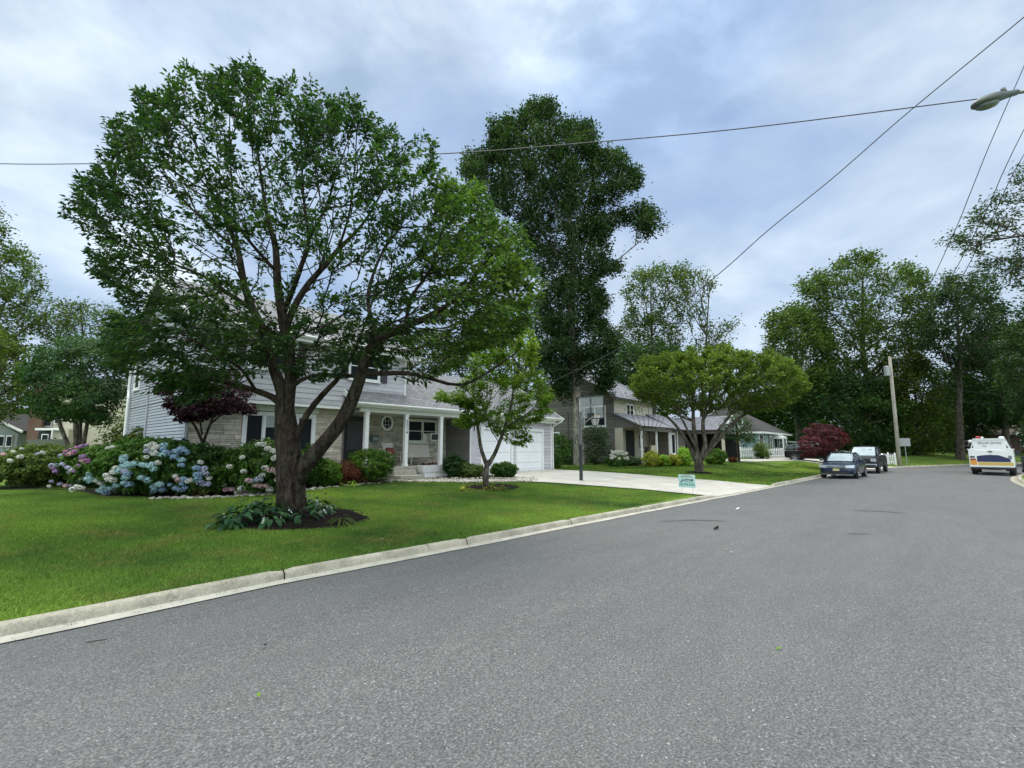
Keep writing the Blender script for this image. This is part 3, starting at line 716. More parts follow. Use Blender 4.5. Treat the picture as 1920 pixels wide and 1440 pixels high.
def shoot_leaves(Pn, edges, size, per, rg, aspect=.48, up=.8, droop=.25, off=.6, zmin=-1e9, tintfn=None, maxch=6, tail=None, scat=.25):
    """leaves set alternately along the twigs"""
    E_ = np.array(edges); kids = np.zeros(len(Pn), int); 
    for a, b_ in edges: kids[a] += 1
    # distance from the twig end
    dt = np.zeros(len(Pn))
    for a, b_ in edges[::-1]: dt[a] = max(dt[a], dt[b_]+np.linalg.norm(Pn[b_]-Pn[a]))
    L = np.linalg.norm(Pn[E_[:,1]]-Pn[E_[:,0]], axis=1); w = np.clip(1.15-dt[E_[:,1]]/(tail or 2.2), .10, 1); w[dt[E_[:,1]] < .05] *= 1.6
    cnt = rg.poisson(np.minimum(L*per*w, 60)); idx = np.repeat(np.arange(len(E_)), cnt); m = len(idx)
    A_, B_ = Pn[E_[idx,0]], Pn[E_[idx,1]]; d = (B_-A_)/(np.linalg.norm(B_-A_, axis=1)[:, None]+1e-6)
    t = rg.random(m)[:, None]; sdv = rg.normal(size=(m, 3)); sdv -= (sdv*d).sum(1)[:, None]*d; sdv /= np.linalg.norm(sdv, axis=1)[:, None]; sdv[:, 2] *= .6
    lf = d*.75+sdv*.9+np.array([0, 0, -droop]); lf /= np.linalg.norm(lf, axis=1)[:, None]
    S_l = size*rg.uniform(.6, 1.25, m)[:, None]; P = A_+(B_-A_)*t+lf*S_l*off+sdv*.02+rg.normal(size=(m, 3))*size*scat
    nrm = np.array([0, 0, up])+rg.normal(size=(m, 3))*.55+sdv*.2; nrm -= (nrm*lf).sum(1)[:, None]*lf; nrm /= np.linalg.norm(nrm, axis=1)[:, None]
    s2 = np.cross(nrm, lf); W = S_l*aspect*.5
    a = P-lf*S_l*.5; l1 = P+s2*W-lf*S_l*.12+nrm*S_l*.06; tip = P+lf*S_l*.5-np.array([0,0,1])*S_l*.12; r1 = P-s2*W-lf*S_l*.12+nrm*S_l*.06
    V = np.stack([a, l1, tip, r1], 1).reshape(-1, 3); b_ = np.arange(m)*4; F = np.concatenate([np.stack([b_, b_+2, b_+1], 1), np.stack([b_, b_+3, b_+2], 1)])
    tt_ = np.clip(rg.random(m)*.9, 0, 1)
    if tintfn is not None: tt_ = np.clip(tt_+tintfn(P), 0, 1.2)
    return V, F, np.concatenate([tt_, tt_])
def twig_mesh(name, Pn, par, rad, ns, edges, mat, r0=.006, expo=2.3, minr=0):
    cnt = len(Pn); acc = np.zeros(cnt); ch = np.zeros(cnt, int)
    for i in range(ns, cnt): ch[par[i]] += 1
    for i in range(cnt-1, ns-1, -1):
        if acc[i] == 0: acc[i] = r0**expo
        acc[par[i]] += acc[i]
    r = np.maximum(acc**(1/expo), minr)
    cap = np.concatenate([np.array(rad), np.full(cnt-ns, 1e9)])
    V = []; F = []; k = 0
    E_ = np.array(edges)
    A_, B_ = Pn[E_[:,0]], Pn[E_[:,1]]; rb = r[E_[:,1]]; ra = np.where(E_[:,0] >= ns, r[E_[:,0]], rb*1.15)
    ra = np.minimum(ra, rb*1.6)
    d = B_-A_; L = np.linalg.norm(d, axis=1)[:, None]+1e-9; d = d/L
    ref = np.where(np.abs(d[:, 2:3]) > .9, np.array([[1., 0, 0]]), np.array([[0, 0, 1.]]))
    u = np.cross(d, ref); u /= np.linalg.norm(u, axis=1)[:, None]+1e-9; w_ = np.cross(u, d)
    B_ = B_+d*rb[:, None]*.4
    k = 5; rings = []
    for (Q, rr) in ((A_, ra), (B_, rb)):
        for q in range(k):
            a = 2*math.pi*q/k; rings.append(Q+(u*math.cos(a)+w_*math.sin(a))*rr[:, None])
    V = np.stack(rings, 1).reshape(-1, 3); m = len(E_); b_ = np.arange(m)*2*k
    F = np.concatenate([np.stack([b_+q, b_+(q+1) % k, b_+k+(q+1) % k, b_+k+q], 1) for q in range(k)])
    return np_mesh(name, V, F, mat, smooth=True)
def trunk_build(skel, mat, parent, name="trunk", n=12, lump=.05, flare=None):
    mb = MB()
    for i, pl in enumerate(skel):
        # smooth the polyline
        P = [Vector([float(c) for c in p]) for p, r in pl]; rs = [r for p, r in pl]; pts = []; rr = []
        for k in range(len(P)-1):
            p0 = P[max(k-1,0)]; p1 = P[k]; p2 = P[k+1]; p3 = P[min(k+2,len(P)-1)]; m = max(2, int((p2-p1).length/.22))
            for q in range(m):
                t = q/m; t2, t3 = t*t, t*t*t
                pts.append(.5*((2*p1)+(-p0+p2)*t+(2*p0-5*p1+4*p2-p3)*t2+(-p0+3*p1-3*p2+p3)*t3)); rr.append(rs[k]*(1-t)+rs[k+1]*t)
        pts.append(P[-1]); rr.append(rs[-1])
        mb.tube(pts, rr, n if rs[0] > .08 else 7, lump=lump)
    return mb.build(name, mat, parent, smooth=True)
def make_tree(name, label, group, base, skel, C, leafmat_, barkm, per, spread, lsize, flat=.75, r0=.006, minr=0, up=.5, step=.35, curve=.25, rg=None, center=None, aspect=.45, cat="tree", limbs=True, droop=0, outw=.6, tintfn=None, shoots=None, hub=None):
    rt = root(name, base, label, cat, group)
    trunk_build(skel, barkm, rt)
    Pn, par, rad, ns, edges = grow(skel, C, curve, rg, step, hub=hub)
    if limbs:
        link("branches", twig_mesh("branches", Pn, par, rad, ns, edges, barkm, r0, minr=minr), rt, True)
    z_is_near = lsize < .2
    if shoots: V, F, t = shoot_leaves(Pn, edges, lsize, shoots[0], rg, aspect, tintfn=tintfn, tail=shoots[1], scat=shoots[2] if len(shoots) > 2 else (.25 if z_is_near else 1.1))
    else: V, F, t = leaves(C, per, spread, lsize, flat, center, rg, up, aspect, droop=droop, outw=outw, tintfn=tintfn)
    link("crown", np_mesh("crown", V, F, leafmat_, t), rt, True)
    return rt

# ---- the big cherry tree by the kerb
zt = float((BT-EYEV)@FW)
rg = np.random.default_rng(3)
def S_(pl, z=zt):   # survey list (px, py, depth offset, radius)
    return [(D(p[0], p[1], z+p[2]), p[3]) for p in pl]
sk = [
 [(548,972,0,.52),(547,955,0,.44),(546,925,0,.40),(545,890,0,.40),(541,850,0,.345),(537,805,0,.32),(533,765,0,.30),(529,735,0,.20),(510,680,.1,.165),(495,625,.2,.15),(472,575,.3,.13),(457,530,.4,.12),(446,468,.5,.095),(418,400,.7,.06),(385,330,.9,.035),(360,250,1.0,.018)],
 [(537,790,0,.22),(541,745,-.05,.21),(545,690,-.1,.19),(534,620,-.1,.17),(524,560,-.2,.14),(519,510,-.3,.12),(517,465,-.3,.10),(500,400,-.5,.06),(488,320,-.6,.035),(475,210,-.7,.014)],
 [(556,905,0,.28),(573,870,-.1,.27),(604,835,-.2,.245),(640,790,-.3,.225),(662,745,-.4,.21),(678,700,-.5,.18),(690,658,-.6,.15),(722,630,-.7,.13),(762,612,-.8,.11),(812,588,-.9,.085),(855,560,-1.0,.06),(905,500,-1.1,.035),(950,440,-1.1,.016)],
 [(680,700,-.5,.10),(725,700,-.4,.085),(765,700,-.3,.075),(815,712,-.2,.065),(865,722,-.1,.055),(920,695,0,.038),(975,655,.1,.018)],
 [(534,620,-.1,.13),(552,575,.1,.12),(580,530,.3,.11),(612,495,.5,.10),(634,468,.6,.085),(680,420,.9,.05),(722,350,1.1,.03),(760,280,1.2,.013)],
 [(530,590,-.1,.10),(548,545,-.4,.09),(566,495,-.6,.08),(579,450,-.8,.065),(570,380,-1.0,.04),(565,290,-1.2,.02),(560,200,-1.2,.010)],
 [(533,765,0,.14),(512,745,.1,.12),(480,733,.2,.10),(440,720,.3,.085),(400,712,.5,.07),(350,712,.7,.05),(300,700,.9,.028),(240,680,1.1,.012)],
 [(478,585,.3,.10),(455,568,.2,.09),(420,545,0,.075),(380,517,-.2,.055),(325,495,-.5,.035),(260,470,-.8,.018),(200,430,-1,.010)],
 [(541,735,-.05,.10),(552,722,-.1,.08),(580,706,-.2,.07),(630,703,-.3,.065),(672,706,-.45,.07)],
 [(543,860,0,.15),(556,820,0,.12),(575,778,0,.11),(605,740,-.1,.095),(640,702,-.2,.075),(668,650,-.1,.05),(700,560,.1,.03),(720,470,.3,.014)],
 [(690,658,-.6,.10),(700,620,-.3,.09),(690,560,0,.07),(705,500,.3,.05),(740,430,.5,.03),(790,360,.6,.014)],
 [(762,612,-.8,.07),(770,560,-1.1,.055),(810,500,-1.4,.04),(830,430,-1.6,.022),(850,370,-1.7,.012)],
 [(446,468,.5,.06),(400,430,.8,.05),(340,370,1.1,.035),(280,290,1.3,.018),(240,230,1.4,.009)],
 [(519,510,-.3,.06),(470,455,-.9,.05),(420,390,-1.4,.035),(350,300,-1.8,.02),(310,220,-2,.009)],
 [(634,468,.6,.05),(655,400,.5,.04),(665,320,.3,.025),(670,220,.2,.010)],
 [(579,450,-.8,.045),(610,390,-1.3,.035),(640,300,-1.7,.02),(665,230,-1.9,.010)],
 [(446,468,.5,.05),(440,400,.2,.04),(432,300,.1,.025),(430,160,0,.009)],
 [(480,733,.2,.06),(450,690,-.3,.05),(400,660,-.7,.035),(330,620,-1.1,.02),(260,600,-1.5,.010)],
 [(420,545,0,.05),(370,560,.4,.04),(300,570,.8,.025),(240,580,1.1,.012)],
]
SK = [[(p, r*(.88 if r > .43 else (.82 if r > .3 else (.70 if i in (0, 1, 2) else .68)))) for p, r in S_(q)] for i, q in enumerate(sk)]
poly = [(430,98),(470,112),(500,122),(545,150),(590,150),(620,172),(665,178),(700,205),(735,232),(790,240),(830,285),(862,335),(905,340),(950,400),(985,450),(1008,505),(1008,560),(1000,610),(965,635),(900,650),(860,700),(800,700),(745,640),(715,690),(680,730),(640,700),(600,680),(560,700),(500,690),(470,700),(430,710),(350,735),(270,715),(215,700),(185,645),(205,590),(240,560),(185,520),(145,450),(118,395),(150,325),(205,235),(255,165),(320,145),(375,135)]
def wch(P):
    x, y = P[:,0], P[:,1]
    low = smooth((y-585)/60)*smooth((x-430)/40)*smooth((860-x)/40)
    mid = np.exp(-(((x-560)/110)**2+((y-520)/75)**2))
    return np.clip(1-.45*low-.62*mid, .03, 1)
C = crown_pts(poly, zt, 3.2, 2600, .34, wch, rg, inset=0, rag=(26, 26), gap=(1.9, -.25, 2.0))
C2 = crown_pts([(835,330),(905,345),(950,400),(985,450),(1008,505),(1008,560),(1000,612),(965,635),(900,650),(850,640),(810,560),(800,430)], zt-.6, 2.2, 360, .7, None, rg, rag=(16, 24))
C3 = crown_pts([(200,590),(300,560),(440,565),(475,640),(460,690),(420,722),(340,742),(250,722),(190,660)], zt+.3, 2.0, 230, .7, None, rg, rag=(16, 24), gap=(1.4, -.3, 4.0))
C4 = crown_pts([(470,600),(620,590),(780,600),(800,650),(740,690),(640,712),(560,700),(480,690)], zt-.2, 1.8, 190, .8, None, rg, rag=(12, 20), gap=(1.3, -.15, 1.0))
C = np.concatenate([C, C2, C3, C4])
cherry = make_tree("cherry_tree", "big wide crowned tree with forked trunk on the front lawn", None, BT, SK, C, L_CHERRY, M_BARK, 17, .31, .125, .9, .0048, 0, .35, .3, .16, rg, aspect=.50, droop=.5, shoots=(34, 1.8), hub=D(545, 640, zt), tintfn=lambda P: .55*smooth(((P-BT)@RT-2.6)/1.6)-.12)  # leaves on the crown's right tinted lighter, sunlight put into the colour

# ---- small light green maple
zs = float((ST-EYEV)@FW)
rg = np.random.default_rng(5)
sk = [[(912,916,0,.135),(911,900,0,.115),(912,880,0,.105),(914,868,0,.10)],
      [(913,872,0,.085),(903,845,0,.07),(897,810,.1,.058),(893,780,.2,.05),(886,750,.3,.035),(892,700,.4,.02)],
      [(915,872,0,.09),(928,850,0,.075),(940,820,-.1,.065),(950,790,-.2,.055),(958,760,-.3,.04),(965,700,-.3,.022),(958,640,-.2,.01)],
      [(948,800,-.2,.035),(975,785,-.4,.028),(1005,760,-.5,.016),(1020,730,-.5,.009)],
      [(936,830,-.05,.02),(918,800,.2,.016),(912,770,.3,.012)],
      [(893,780,.2,.025),(870,765,.1,.018),(840,750,0,.010)],
      [(895,800,.1,.025),(915,760,-.4,.02),(930,700,-.6,.012),(940,640,-.6,.007)]]
poly = [(950,612),(975,603),(1002,612),(1018,650),(1008,672),(1025,720),(1042,755),(1025,785),(1000,792),(985,835),(960,832),(925,808),(900,800),(862,806),(850,792),(880,765),(815,748),(812,738),(850,726),(880,690),(890,650),(915,625)]
C = crown_pts(poly, zs, 1.25, 560, .5, None, rg, rag=(10, 16), gap=(1.1, -.35, 1.0))
make_tree("maple_tree", "small bright yellow green tree in its own mulch ring", None, ST, [S_(q, zs) for q in sk], C, L_MAPLE, M_BARKG, 26, .26, .13, .4, .004, 0, .9, .25, .15, rg, aspect=.46, shoots=(58, 1.0), hub=D(915, 790, zs))

# ---- purple maple at the house corner
PB = onground(381, 905, 15.6); zp = 15.6; rg = np.random.default_rng(6)
sk = [[(383,930,0,.085),(382,890,0,.075),(381,850,0,.07),(380,828,0,.065)],[(380,830,0,.05),(366,800,.1,.04),(348,775,.2,.03),(325,755,.3,.015)],[(381,830,0,.05),(392,800,-.1,.04),(405,770,-.1,.03),(430,735,-.2,.015)],[(379,815,0,.03),(374,780,-.3,.025),(375,740,-.4,.012)],[(395,795,-.1,.03),(420,775,.2,.02),(455,760,.3,.01)]]
C = crown_pts([(288,728),(330,705),(380,692),(430,696),(465,725),(478,770),(448,782),(410,772),(385,785),(340,790),(318,765)], zp, 1.3, 260, .6, None, rg)
make_tree("maple_tree", "small purple leaved tree before the stone house corner", None, PB, [S_(q, zp) for q in sk], C, L_PURPLE, M_BARKD, 26, .24, .12, .45, .004, 0, .8, .25, .15, rg, aspect=.6)

# ---- generic survey tree
def auto_skel(base, poly, z, r, rg, limbs=6, top=.75, lean=None):
    xs = [q[0] for q in poly]; ys = [q[1] for q in poly]; cx_, y1, y0 = sum(xs)/len(xs), max(ys), min(ys)
    b_ = np.array(base); topx = lean if lean is not None else cx_
    T = D(topx, y1+(y0-y1)*top, z); k0 = b_.copy(); k0[2] -= .3
    mids = [b_*(1-t)+T*t+rg.normal(size=3)*.005*np.linalg.norm(T-b_)*(t*(1-t)*4) for t in np.linspace(0, 1, 8)]
    rs = [r*(1-.8*t) for t in np.linspace(0, 1, 8)]
    sk = [[(k0, r*1.45), (mids[0], r*1.25)]+[(m_, q) for m_, q in zip(mids[1:], rs[1:])]]
    for i in range(limbs):
        t = rg.uniform(.35, .9); p0 = b_*(1-t)+T*t
        if p0[2] < D(cx_, y1, z)[2]-1: p0 = b_*.3+T*.7
        q = crown_pts(poly, z, .15*abs(xs[0]-cx_)*z/FPX+1.5, 1, 1, None, rg)[0]
        q[2] = max(q[2], p0[2]+.5); m_ = p0*.5+q*.5; m_[2] -= .08*np.linalg.norm(q-p0); rr = r*(1-.8*t)*.6
        sk.append([(p0, rr), (m_, rr*.65), (p0*.15+q*.85, rr*.25)])
    return sk
def survey_tree(label, poly, base_px, z, leafm, barkm=None, r=.3, n=90, per=120, spread=1.1, lsize=.3, thick=4, name="tree", group=None, seed=1, inner=.6, limbs=6, flat=.7, r0=.02, wfn=None, top=.75, minr=.012, base=None, up=.6, cat="tree", lean=None, inset=None, extra=None, sd=1.0, rg_a=16, gp_=-.2):
    rg = np.random.default_rng(seed)
    if base is None: base = D(base_px[0], base_px[1], z)
    base = np.array([base[0], base[1], th(base[0], base[1])])
    sp = spread*FPX/z*.55 if inset is None else inset
    C = crown_pts(poly, z, thick, int(n*4.2), inner, wfn, rg, inset=sp*.5, rag=(rg_a*40/z, 24*40/z), gap=(4.6*max(.62, z/60), gp_, seed))
    if extra: C = np.concatenate([C, crown_pts(extra[0], z, 2.2, extra[1], .7, None, rg)])
    sk = auto_skel(base, poly, z, r, rg, limbs, top, lean)
    return make_tree(name, label, group, base, sk, C, leafm, barkm or M_BARKG, int(per*.72), spread*.80, max(.201, lsize*.82), flat, r0, minr, up, max(.5, z/60), .16, rg, aspect=.62, cat=cat, shoots=(per*.29*sd, 1.5+z*.022), hub=base*.35+C.mean(0)*.65)

survey_tree("tall dark oak towering behind the garage with bare lower trunk", [(1000,182),(1036,190),(1050,222),(1080,208),(1108,236),(1116,285),(1150,272),(1185,296),(1200,330),(1180,358),(1140,362),(1132,392),(1172,388),(1210,372),(1245,408),(1222,434),(1180,420),(1140,440),(1138,472),(1160,500),(1128,540),(1140,590),(1165,640),(1148,695),(1135,742),(1080,700),(1050,742),(1020,690),(1005,600),(1000,520),(990,440),(940,400),(895,345),(865,318),(873,280),(915,270),(918,232),(948,236),(968,198)],
            (1087,868), 38, L_OAK, M_BARKO, .42, 620, 150, 1.05, .28, 4.4, "oak_tree", None, 11, .55, 9, .8, .012, top=.92, lean=1060, inset=0, sd=1.75, rg_a=18, gp_=-.14, extra=([(1020,640),(1150,640),(1150,695),(1135,745),(1112,720),(1096,700),(1068,745),(1040,730)], 80))
# trunk needs its own ground line: the oak stands clear
# round tree
rg = np.random.default_rng(12); zr = 29
sk = [[(1312,893,0,.42),(1311,884,0,.36),(1310,868,0,.34),(1308,856,0,.33)],
 [(1304,862,0,.18),(1292,835,0,.15),(1275,808,.2,.13),(1255,785,.4,.09),(1228,765,.6,.05)],
 [(1308,862,0,.22),(1304,830,0,.18),(1300,790,0,.15),(1299,755,0,.11),(1290,700,0,.05)],
 [(1312,862,0,.22),(1322,835,-.1,.19),(1318,800,-.2,.15),(1322,770,-.3,.11),(1340,710,-.3,.05)],
 [(1314,860,0,.24),(1336,835,.1,.2),(1362,808,.2,.17),(1392,780,.3,.13),(1420,765,.4,.08),(1465,735,.5,.03)],
 [(1330,840,0,.13),(1345,810,-.3,.11),(1368,780,-.6,.08),(1400,740,-.8,.04)],
 [(1306,845,0,.12),(1295,820,-.6,.10),(1275,780,-1,.07),(1240,740,-1.2,.03)]]
C = crown_pts([(1178,705),(1190,678),(1225,660),(1290,650),(1350,647),(1420,652),(1470,664),(1505,690),(1516,722),(1488,755),(1440,768),(1400,775),(1330,768),(1280,772),(1235,778),(1195,752),(1180,735)], zr, 3.4, 1750, .5, None, rg, inset=2, rag=(8, 12), gap=(1.5, -.5, 3.0))
make_tree("round_crowned_tree", "round topped green tree on the neighbouring lawn by the sign", None, RT_, [[(p, r*.74) for p, r in S_(q, zr)] for q in sk], C, L_ROUND, M_BARKG, 44, .42, .19, .6, .009, 0, .8, .4, .12, rg, aspect=.5, shoots=(46, 1.9), hub=D(1315, 810, zr))

G_ = "trees beyond the houses"
survey_tree("leafy tree standing behind the tall oak's right side", [(1175,520),(1200,500),(1235,490),(1280,492),(1300,530),(1292,580),(1285,640),(1240,700),(1180,740),(1140,700),(1150,620),(1160,560)], (1230,850), 60, L_MID, None, .3, 130, 130, 1.5, .38, 4, "tree", G_, 21, inset=12)
survey_tree("thin sparse tree with bare limbs against the sky", [(1290,492),(1332,500),(1342,532),(1320,570),(1325,600),(1360,600),(1392,592),(1396,630),(1350,655),(1300,650),(1285,600),(1275,540)], (1310,850), 55, L_MID, None, .22, 46, 42, 1.3, .36, 3, "tree", G_, 22, limbs=9, minr=.035, inset=6)
survey_tree("dark low tree massed behind the brown house roof", [(1140,640),(1230,640),(1300,660),(1300,730),(1240,745),(1140,720)], (1200,850), 52, L_DARK, None, .3, 90, 130, 1.6, .36, 4, "tree", G_, 23, inset=6)
survey_tree("tree filling the gap between oak and garage roof", [(870,590),(940,570),(1020,560),(1070,600),(1100,660),(1090,745),(1000,750),(880,735),(840,680)], (960,850), 50, L_DARK, None, .3, 110, 130, 1.5, .36, 4, "tree", G_, 24, inset=8)
survey_tree("olive tree glimpsed behind the main house roof ridge", [(640,660),(740,620),(840,610),(880,650),(880,730),(760,730),(660,700)], (770,850), 48, L_OLIVE, None, .3, 90, 120, 1.5, .34, 4, "tree", G_, 25, inset=8)
G2 = "big trees behind the teal house"
survey_tree("tallest broad tree behind the leaning pole", [(1600,475),(1628,466),(1660,488),(1700,492),(1742,505),(1762,545),(1748,600),(1740,690),(1690,760),(1600,770),(1520,720),(1500,640),(1510,580),(1490,545),(1500,512),(1545,495),(1560,482)], (1625,855), 64, L_MID, None, .55, 240, 150, 1.9, .46, 7, "tree", G2, 31, .6, 10, .6, top=.8, inset=12)
survey_tree("rounded tree stepping down left of the tallest broad tree", [(1430,650),(1440,600),(1465,572),(1500,565),(1540,590),(1570,640),(1580,720),(1540,780),(1480,760),(1440,700),(1422,670)], (1500,855), 60, L_MID, None, .45, 150, 140, 1.6, .42, 6, "tree", G2, 32, .6, 8, .6, inset=8)
survey_tree("dark evergreen mass right behind the red maple", [(1500,700),(1560,690),(1640,700),(1700,740),(1700,860),(1600,868),(1520,850),(1480,780)], (1590,858), 58, L_DARK, None, .35, 170, 130, 1.4, .40, 4, "tree", G2, 33, .6, 6, .6, inset=5)
survey_tree("olive layered tree behind the leaning pole's foot", [(1640,720),(1700,660),(1745,680),(1790,740),(1800,800),(1790,855),(1700,866),(1650,850),(1620,790)], (1720,858), 60, L_OLIVE, None, .35, 150, 130, 1.4, .40, 4, "tree", G2, 34, .6, 6, .45, inset=5)
survey_tree("tall bare trunked tree beside the white truck", [(1752,520),(1800,508),(1860,505),(1890,560),(1900,640),(1860,690),(1810,700),(1770,690),(1720,640),(1735,580)], (1800,852), 56, L_OAK, None, .40, 120, 120, 1.6, .42, 5, "tree", G2, 35, .6, 9, .6, top=.7, lean=1795, inset=8, minr=.03)
survey_tree("dark tree above the brown roofed house at the bend", [(1800,640),(1880,600),(1960,600),(1960,800),(1900,800),(1850,790),(1800,770),(1790,700)], (1890,850), 66, L_DARK, None, .45, 150, 130, 1.7, .45, 5, "tree", G2, 36, .6, 6, .6, inset=8, sd=1.5)
survey_tree("near leafy tree overhanging the right side of the street", [(1925,540),(2120,520),(2150,700),(2040,790),(1930,800),(1895,760),(1870,700),(1880,640),(1895,590)], (2040,850), 42, L_OAK, None, .4, 150, 130, 1.2, .32, 4, "tree", "trees on the right of the street", 37, .6, 6, .6, inset=8, sd=1.6)
survey_tree("sparse branched tree reaching in at the upper right", [(1752,455),(1775,438),(1830,430),(1822,395),(1850,365),(1885,350),(1895,320),(1930,290),(2060,240),(2200,330),(2220,480),(2100,560),(1950,545),(1880,545),(1840,500),(1790,490)], (2120,880), 33, L_OAK, None, .4, 190, 60, .95, .24, 3.6, "tree", "trees on the right of the street", 38, .8, 12, .5, minr=.02, inset=6, base=(28,-10,0), sd=1.5)
survey_tree("dark skirted tree at the right edge behind the bin", [(1905,600),(2000,560),(2100,640),(2100,850),(2000,868),(1935,862),(1905,830),(1898,740)], (1990,868), 46, L_DARK, None, .35, 150, 130, 1.2, .32, 4, "tree", "trees on the right of the street", 39, .6, 6, .6, inset=4, sd=1.4)
survey_tree("dark understorey tree between bare trunk and truck", [(1740,700),(1800,690),(1850,720),(1900,730),(1900,800),(1850,812),(1790,835),(1740,850)], (1830,852), 70, L_DARK, None, .3, 150, 130, 1.5, .4, 4, "tree", G2, 40, .6, 6, .6, inset=4, sd=1.5)
G3 = "trees at the left edge"
survey_tree("tall airy tree at the left edge of the picture", [(-200,420),(-60,380),(0,400),(20,450),(55,468),(70,500),(92,545),(90,600),(60,650),(0,680),(-150,650)], (-60,860), 44, L_MID, None, .4, 170, 110, 1.3, .34, 5, "tree", G3, 41, .7, 8, .6, inset=8)
survey_tree("thin airy tree between the left edge and the big crown", [(60,640),(70,590),(95,560),(150,556),(215,575),(260,600),(260,660),(160,670),(90,665)], (160,860), 48, L_MID, None, .25, 80, 80, 1.2, .32, 4, "tree", G3, 42, .8, 8, .5, inset=4)
survey_tree("olive conifer like tree low at the left edge", [(-80,620),(-20,600),(30,640),(62,690),(64,740),(40,775),(0,790),(-80,780)], (-20,860), 34, L_OLIVE, None, .3, 110, 110, 1.1, .26, 3, "tree", G3, 43, .7, 5, .4, inset=5)
# dark multi-stem tree left of the house
rg = np.random.default_rng(44); zd = 25
DB = onground(145, 890, zd)
sk = [[(146,900,0,.2),(146,880,0,.17),(145,850,0,.15),(143,810,0,.12),(140,760,0,.08),(140,700,0,.03)],[(143,885,.1,.12),(131,845,.2,.11),(112,795,.3,.09),(100,750,.4,.05)],[(150,885,-.1,.12),(156,840,-.2,.1),(165,790,-.3,.08),(185,740,-.3,.04)],[(148,885,.2,.1),(150,830,.4,.09),(152,770,.5,.06)]]
C = crown_pts([(42,700),(62,655),(105,632),(165,625),(215,635),(245,690),(235,750),(228,790),(190,800),(150,790),(105,800),(65,780),(48,745)], zd, 2.6, 330, .6, None, rg, inset=6)
make_tree("multi_stem_tree", "dark dense tree with several stems left of the house", G3, DB, [S_(q, zd) for q in sk], C, L_DARK, M_BARKG, 60, .55, .17, .5, .008, 0, .8, .4, .2, rg)
# red maple
rg = np.random.default_rng(45); zm = 36.5; RB = onground(1546, 872, zm)
sk = [[(1546,882,0,.12),(1546,868,0,.10),(1548,855,0,.09)],[(1547,858,0,.06),(1530,835,.2,.04),(1515,815,.3,.02)],[(1548,858,0,.06),(1560,835,-.2,.04),(1580,818,-.3,.02)],[(1548,858,0,.05),(1546,825,.1,.03),(1540,800,.1,.015)]]
C = crown_pts([(1495,835),(1508,806),(1520,793),(1545,793),(1570,800),(1590,816),(1597,828),(1578,840),(1562,852),(1530,858),(1505,858)], zm, 1.8, 220, .6, None, rg, inset=2)
make_tree("red_maple", "low dark red leaved tree beside the black wagon", None, RB, [S_(q, zm) for q in sk], C, L_RED, M_BARKD, 34, .32, .15, .4, .006, 0, .8, .3, .15, rg)
# crape myrtle style thin stems before the brown house porch
rg = np.random.default_rng(46); zc = 36.5; CB = onground(1217, 866, zc)
sk = [[(1217,872,0,.06),(1216,850,0,.05),(1216,830,0,.04)]]+[[(1216,850+rg.uniform(-10,5),0,.03),(1216+k*6,805,.1*k,.02),(1216+k*13,765,.2*k,.012),(1216+k*18,735,.2*k,.006)] for k in (-3,-2,-1,0,1,2,3)]
C = crown_pts([(1160,760),(1175,725),(1215,712),(1262,725),(1285,760),(1262,775),(1216,770),(1175,775)], zc, 1.2, 90, .8, None, rg)
make_tree("vase_shaped_tree", "thin many stemmed small tree before the brown house porch", None, CB, [S_(q, zc) for q in sk], C, L_OLIVE, M_BARKG, 14, .35, .12, .7, .006, 0, .5, .4, .15, rg)
# dark drooping small conifer by carport
rg = np.random.default_rng(47); zc = 39; CB = onground(1386, 864, zc)
sk = [[(1386,872,0,.1),(1385,845,0,.09),(1382,815,0,.07),(1378,780,0,.03)]]
C = crown_pts([(1355,790),(1372,770),(1395,772),(1410,795),(1418,828),(1395,838),(1380,825),(1355,830),(1345,812)], zc, 1.4, 110, .8, None, rg)
make_tree("weeping_tree", "small dark weeping tree between brown and teal houses", None, CB, [S_(q, zc) for q in sk], C, L_OAK, M_BARKD, 22, .4, .16, .5, .006, 0, .5, .4, .15, rg)

# distant wood closing the view
rg = np.random.default_rng(50)
Cw = []
for _ in range(560):
    px = rg.uniform(1380, 1990); z = rg.uniform(84, 100); p = D(px, 850, z); h = rg.uniform(0, 1)**.8*(10.5+2.5*math.sin(px*.021)+1.5*math.sin(px*.05))
    Cw.append((p[0], p[1], th(p[0], p[1])+h+.8))
for _ in range(380):
    px = rg.uniform(-250, 1250); z = rg.uniform(66, 80); p = D(px, 850, z); h = rg.uniform(0, 1)*(7+2*math.sin(px*.02))
    Cw.append((p[0], p[1], th(p[0], p[1])+h+.8))
V, F, t = leaves(np.array(Cw), 110, 2.4, .62, .8, np.array([40., 10, -30]), rg, .6, .5)
wd = link("woodland", np_mesh("woodland", V, F, L_DARK, t)); tag(wd, "distant dark wood closing the view behind the houses", "woodland", kind="stuff")

